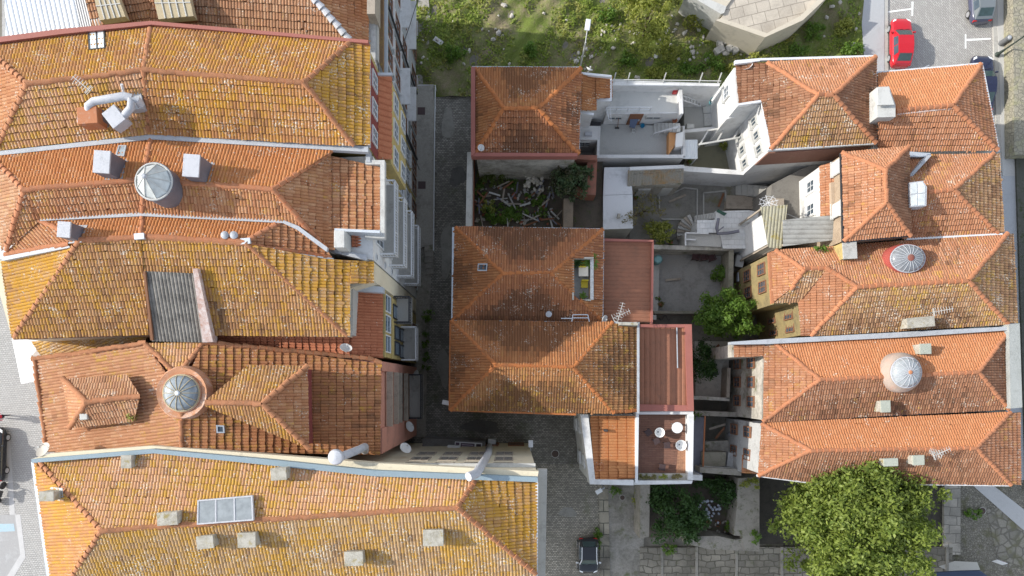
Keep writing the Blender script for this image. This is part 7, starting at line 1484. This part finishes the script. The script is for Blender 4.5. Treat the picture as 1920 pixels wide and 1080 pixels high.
# court behind C1
def bucket(label, px, py, z, r, h, mat, name='bucket'):
    c = P(px, py, z); t = thing(name, label, name.replace('_', ' '), c); MB().lathe(c, [(r * .75, 0), (r, h), (r * .93, h), (r * .7, .03)], 18).build('bucket_body', mat, t, smooth=True); MB().tube([c + Vector((r, 0, h)), c + Vector((r * .7, r * .7, h + .05)), c + Vector((0, r, h)), c + Vector((-r * .7, r * .7, h + .05)), c + Vector((-r, 0, h))], .012, 5).build('handle', grey_metal, t); return t
bucket('white bucket standing in the open court', 1187, 247, 3.2, .14, .3, wpl); bucket('bright blue basin in the open court', 1204, 237, 3.2, .17, .2, plain('bright_blue', (.03, .25, .42), .4), 'basin'); bucket('turquoise tub beside the white house balcony', 1334, 193, 2.6, .27, .4, plain('turquoise', (.22, .52, .54), .4), 'tub')
bucket('brown pot on the court steps', 1264, 228, 3.9, .18, .25, rust_metal, 'pot'); tag(MB().pp([(1263, 168), (1271, 168), (1270, 173), (1262, 173)], 5.6, 5.2).build('crate', plain('red_crate', (.5, .05, .05), .5), None, .02), 'red crate in the corner of the roof terrace', 'crate')
um = thing('clothes_horse', 'blue cloth on a rack before the court door', 'rack', P(1190, 228, 3.2)); MB().hexa([P(1182, 217, 4.4), P(1200, 217, 4.4), P(1190, 241, 4.0), P(1180, 238, 4.0)], [P(1182, 217, 4.45), P(1200, 217, 4.45), P(1190, 241, 4.05), P(1180, 238, 4.05)]).build('cloth', plain('navy_cloth', (.10, .13, .2), .8), um)
mb = MB(); [mb.bar(P(x, y, 4.4), P(x, y, 3.2), .04) for x, y in ((1182, 218), (1200, 218), (1189, 240), (1181, 238))]; mb.build('rack_leg', dark_metal, um)
br = thing('broom', 'broom leaning by the court wall', 'broom', P(1158, 240, 3.2)); MB().tube([P(1160, 222, 4.5), P(1158, 238, 3.3)], .02, 6).build('stick', wood_brown, br); MB().box(P(1157, 240, 3.28), (.3, .1, .1)).build('brush', dark_metal, br)
o = thing('water_tank', 'dark blue round tank under the small annex roof', 'tank', P(1124, 213, 3.0)); c = P(1124, 213, 3.0); MB().lathe(c, [(.3, 0), (.34, .1), (.34, 1.0), (.25, 1.1)], 18).build('tank_body', plain('dark_blue_plastic', (.03, .035, .07), .5), o, smooth=True); MB().lathe(c + Vector((0, 0, 1.1)), [(.2, 0), (.15, .06)], 14).build('lid', dark_metal, o)
o = tag(MB().pp([(1104, 227), (1127, 228), (1127, 235), (1104, 234)], 3.9, 3.0).build('air_conditioner', dark_metal, None, .03), 'dark air conditioner below the dark blue round tank', 'air conditioner')
o = tag(MB().pp([(1254, 248), (1268, 248), (1266, 272), (1254, 290)], 4.0, 3.2).build('orange_cabinet', weathered('orange_ply', (.55, .28, .12), (.4, .25, .15), .3, sc=3), None, .02), 'orange plywood cabinet on the right of the open court', 'cabinet')
o = tag(MB().pp([(1268, 250), (1282, 246), (1280, 274), (1266, 276)], 4.2, 3.2).build('white_cabinet', wpl, None, .03), 'white cabinet beside the orange plywood cabinet', 'cabinet')
# airer and loose things near the stair tower
ai = thing('clothes_airer', 'white umbrella clothes airer above the terrace stair tower', 'airer', P(1440, 378, 6)); mb = MB(); c = P(1440, 380, 6.9)
for k in range(8): a = k * math.pi / 4 + .3; mb.bar(c, c + Vector((math.cos(a) * .7, math.sin(a) * .5, .12)), .035)
for rr in (.35, .6): mb.tube([c + Vector((math.cos(a) * rr, math.sin(a) * rr * .7, .1)) for a in np.linspace(0, 2 * math.pi, 9)], .015, 4)
mb.build('arms', white_metal, ai); MB().tube([c - Vector((0, 0, 1.0)), c], .03, 8).build('pole', white_metal, ai)
mb = MB(); mb.tube([P(1455, 393, 6.6), P(1490, 407, 6.75), P(1540, 427, 6.8), P(1572, 445, 6.6), P(1582, 451, 9.6)], .03, 5); tag(mb.build('cable', conc_light), 'pale cable sagging across the grey corrugated canopy', 'cable')
tag(MB().hexa([P(1346, 392, 2.8), P(1363, 400, 2.8), P(1358, 405, 2.8), P(1343, 397, 2.8)], [P(1346, 392, 2.86), P(1363, 400, 2.86), P(1358, 405, 2.86), P(1343, 397, 2.86)]).build('green_board', plain('dark_green_board', (.03, .08, .055), .5)), 'dark green board on the corner of the white tiled terrace', 'board')
# signs, covers
sg = thing('sign_board', 'white sign with a red square at the lower right corner', 'sign', P(1877, 1062, 0)); a, b = P(1866, 1055, 1.6), P(1886, 1062, 1.6)
MB().hexa([a + Vector((0, 0, -.35)), b + Vector((0, 0, -.35)), b + Vector((0, .04, -.35)), a + Vector((0, .04, -.35))], [a + Vector((0, .25, .2)), b + Vector((0, .25, .2)), b + Vector((0, .29, .2)), a + Vector((0, .29, .2))]).build('panel', white_metal, sg)
A_, B_ = a.lerp(b, .52), a.lerp(b, .9); MB().hexa([A_ + Vector((0, .055, -.27)), B_ + Vector((0, .055, -.27)), B_ + Vector((0, .10, -.27)), A_ + Vector((0, .10, -.27))], [A_ + Vector((0, .262, .16)), B_ + Vector((0, .262, .16)), B_ + Vector((0, .305, .16)), A_ + Vector((0, .305, .16))]).build('red_square', plain('sign_red', (.38, .02, .06), .5), sg)
MB().tube([Vector((b.x, b.y, 0)), b + Vector((0, .05, .1))], .03, 6).build('post', grey_metal, sg)
for px, py, r, z, lb in ((1041, 851, .32, .0, 'round rusty manhole cover in the lane near the cream wall'), (1842, 958, .3, .06, 'round manhole cover on the small cobbles at lower right'), (1167, 933, .22, .015, 'small round cover in the broken concrete strip')):
    o = thing('manhole_cover', lb, 'manhole cover', P(px, py, z)); MB().lathe(P(px, py, z), [(r, -.05), (r, .012), (r * .85, .012), (r * .85, .006), (.02, .006)], 28).build('rim', conc, o); MB().lathe(P(px, py, z), [(r * .84, -.04), (r * .84, .016), (.02, .017)], 28).build('lid', weathered('iron_lid', (.10, .07, .06), (.06, .05, .045), .4, sc=8), o)
for px, py, lb in ((790, 208, 'upper square drain cover on the lane pavement'), (791, 347, 'lower square drain cover on the lane pavement')): tag(MB().pp([(px - 7, py - 7), (px + 7, py - 7), (px + 7, py + 7), (px - 7, py + 7)], .315, .1).build('drain_cover', plain('brown_iron', (.09, .06, .06), .6)), lb, 'drain cover')
mb = MB(); mb.tube([P(0, 1065, 12), P(63, 1047, 11), P(85, 1049, 11)], .02, 4)
# overhead cables across the lane (thin black wires seen on the facade)
for k, (a, b, lb) in enumerate((((783, 0, 10), (752, 95, 13), 'thin black wire along the slate facades'), ((734, 178, 13.9), (786, 318, .4), 'black downpipe line between slate and yellow facades'))):
    tag(MB().tube([P(*a), P(*a).lerp(P(*b), .5) - Vector((0, 0, .1)), P(*b)], .025, 5).build('wire', dark_metal), lb, 'wire')

# ---------------------------------------------------------------- clutter in the yards
for k, (px, py) in enumerate(((1193, 360), (1191, 372), (1330, 331), (1352, 334), (1240, 457), (1256, 456), (1362, 480), (1363, 545), (1232, 560), (1238, 571), (1390, 268), (1290, 305))):
    c = P(px, py, .06 if px < 1385 and py > 320 else .5); t = thing('flower_pot', 'small clay pot with a green plant standing in the yards', 'flower pot', c, 'clay pots with plants in the yards')
    MB().lathe(c, [(.11, 0), (.16, .26), (.17, .3), (.13, .28)], 14).build('pot', weathered('clay_pot', (.36, .15, .08)), t, smooth=True)
    V_, F_ = leaves(clumps((c.x, c.y, c.z + .42), (.2, .2, .18), 8), .1, 90, .13); npmesh('foliage', V_, F_, [lf_green if k % 3 else lf_dry], t)
for k, (px, py, l, a) in enumerate(((1270, 372, 1.4, .4), (1352, 375, 1.1, 1.2), (1395, 420, .9, .2), (1262, 524, 1.2, .1), (1340, 655, 1.0, .8), (1380, 700, 1.2, 1.5), (1345, 800, 1.3, .3), (1350, 812, 1.1, .9), (1335, 838, .9, 2.2), (1100, 405, 1.1, 1.9), (1392, 500, 1.3, 1.4), (1398, 525, 1.0, 1.1))):
    c = P(px, py, 2.8 if 1390 <= px <= 1400 and py == 420 else 1.0 if py > 640 else .18); d = Vector((math.cos(a), math.sin(a), .03)) * l / 2
    tag(MB().bar(c - d, c + d, .16, .05).build('plank', [wood_grey, wood_brown, conc][k % 3]), ['grey', 'brown', 'pale'][k % 3] + ' plank lying about in the yards', 'plank', ['grey', 'brown', 'pale'][k % 3] + ' planks lying in the yards')
for px, py, sz, m_, lb in ((1388, 520, .7, galv, 'crumpled pale sheet in the dark gap beside the mossy wall'), (1386, 490, .9, conc_light, 'pale table top in the dark gap beside the mossy wall'), (1372, 812, .6, plain('grey_crate', (.2, .2, .21), .6), 'grey crate in the walled yard under the windows'), (1340, 700, .5, dark_metal, 'dark crate on the pale rubble yard'), (1388, 655, .6, conc_light, 'pale block at the edge of the rubble yard'), (1412, 640, .5, wood_brown, 'brown box under the round green tree'), (1160, 405, .3, dirty_wall, 'small block on the cracked flat roof'), (1405, 660, .55, blue_zinc, 'blue-grey box before the windowed house')):
    tag(MB().box(P(px, py, 3.7 if px == 1160 else 1.1), (sz, sz * .7, .35), random.uniform(0, 1.5)).build('yard_box', m_, None, .02), lb, 'box')
ln = thing('washing_line', 'washing line with pale cloths above the white court', 'washing line', P(1130, 270, 4.2)); a, b = P(1124, 285, 5.0), P(1126, 240, 5.0)
MB().tube([a, a.lerp(b, .5) - Vector((0, 0, .08)), b], .012, 4).build('line', conc_light, ln)
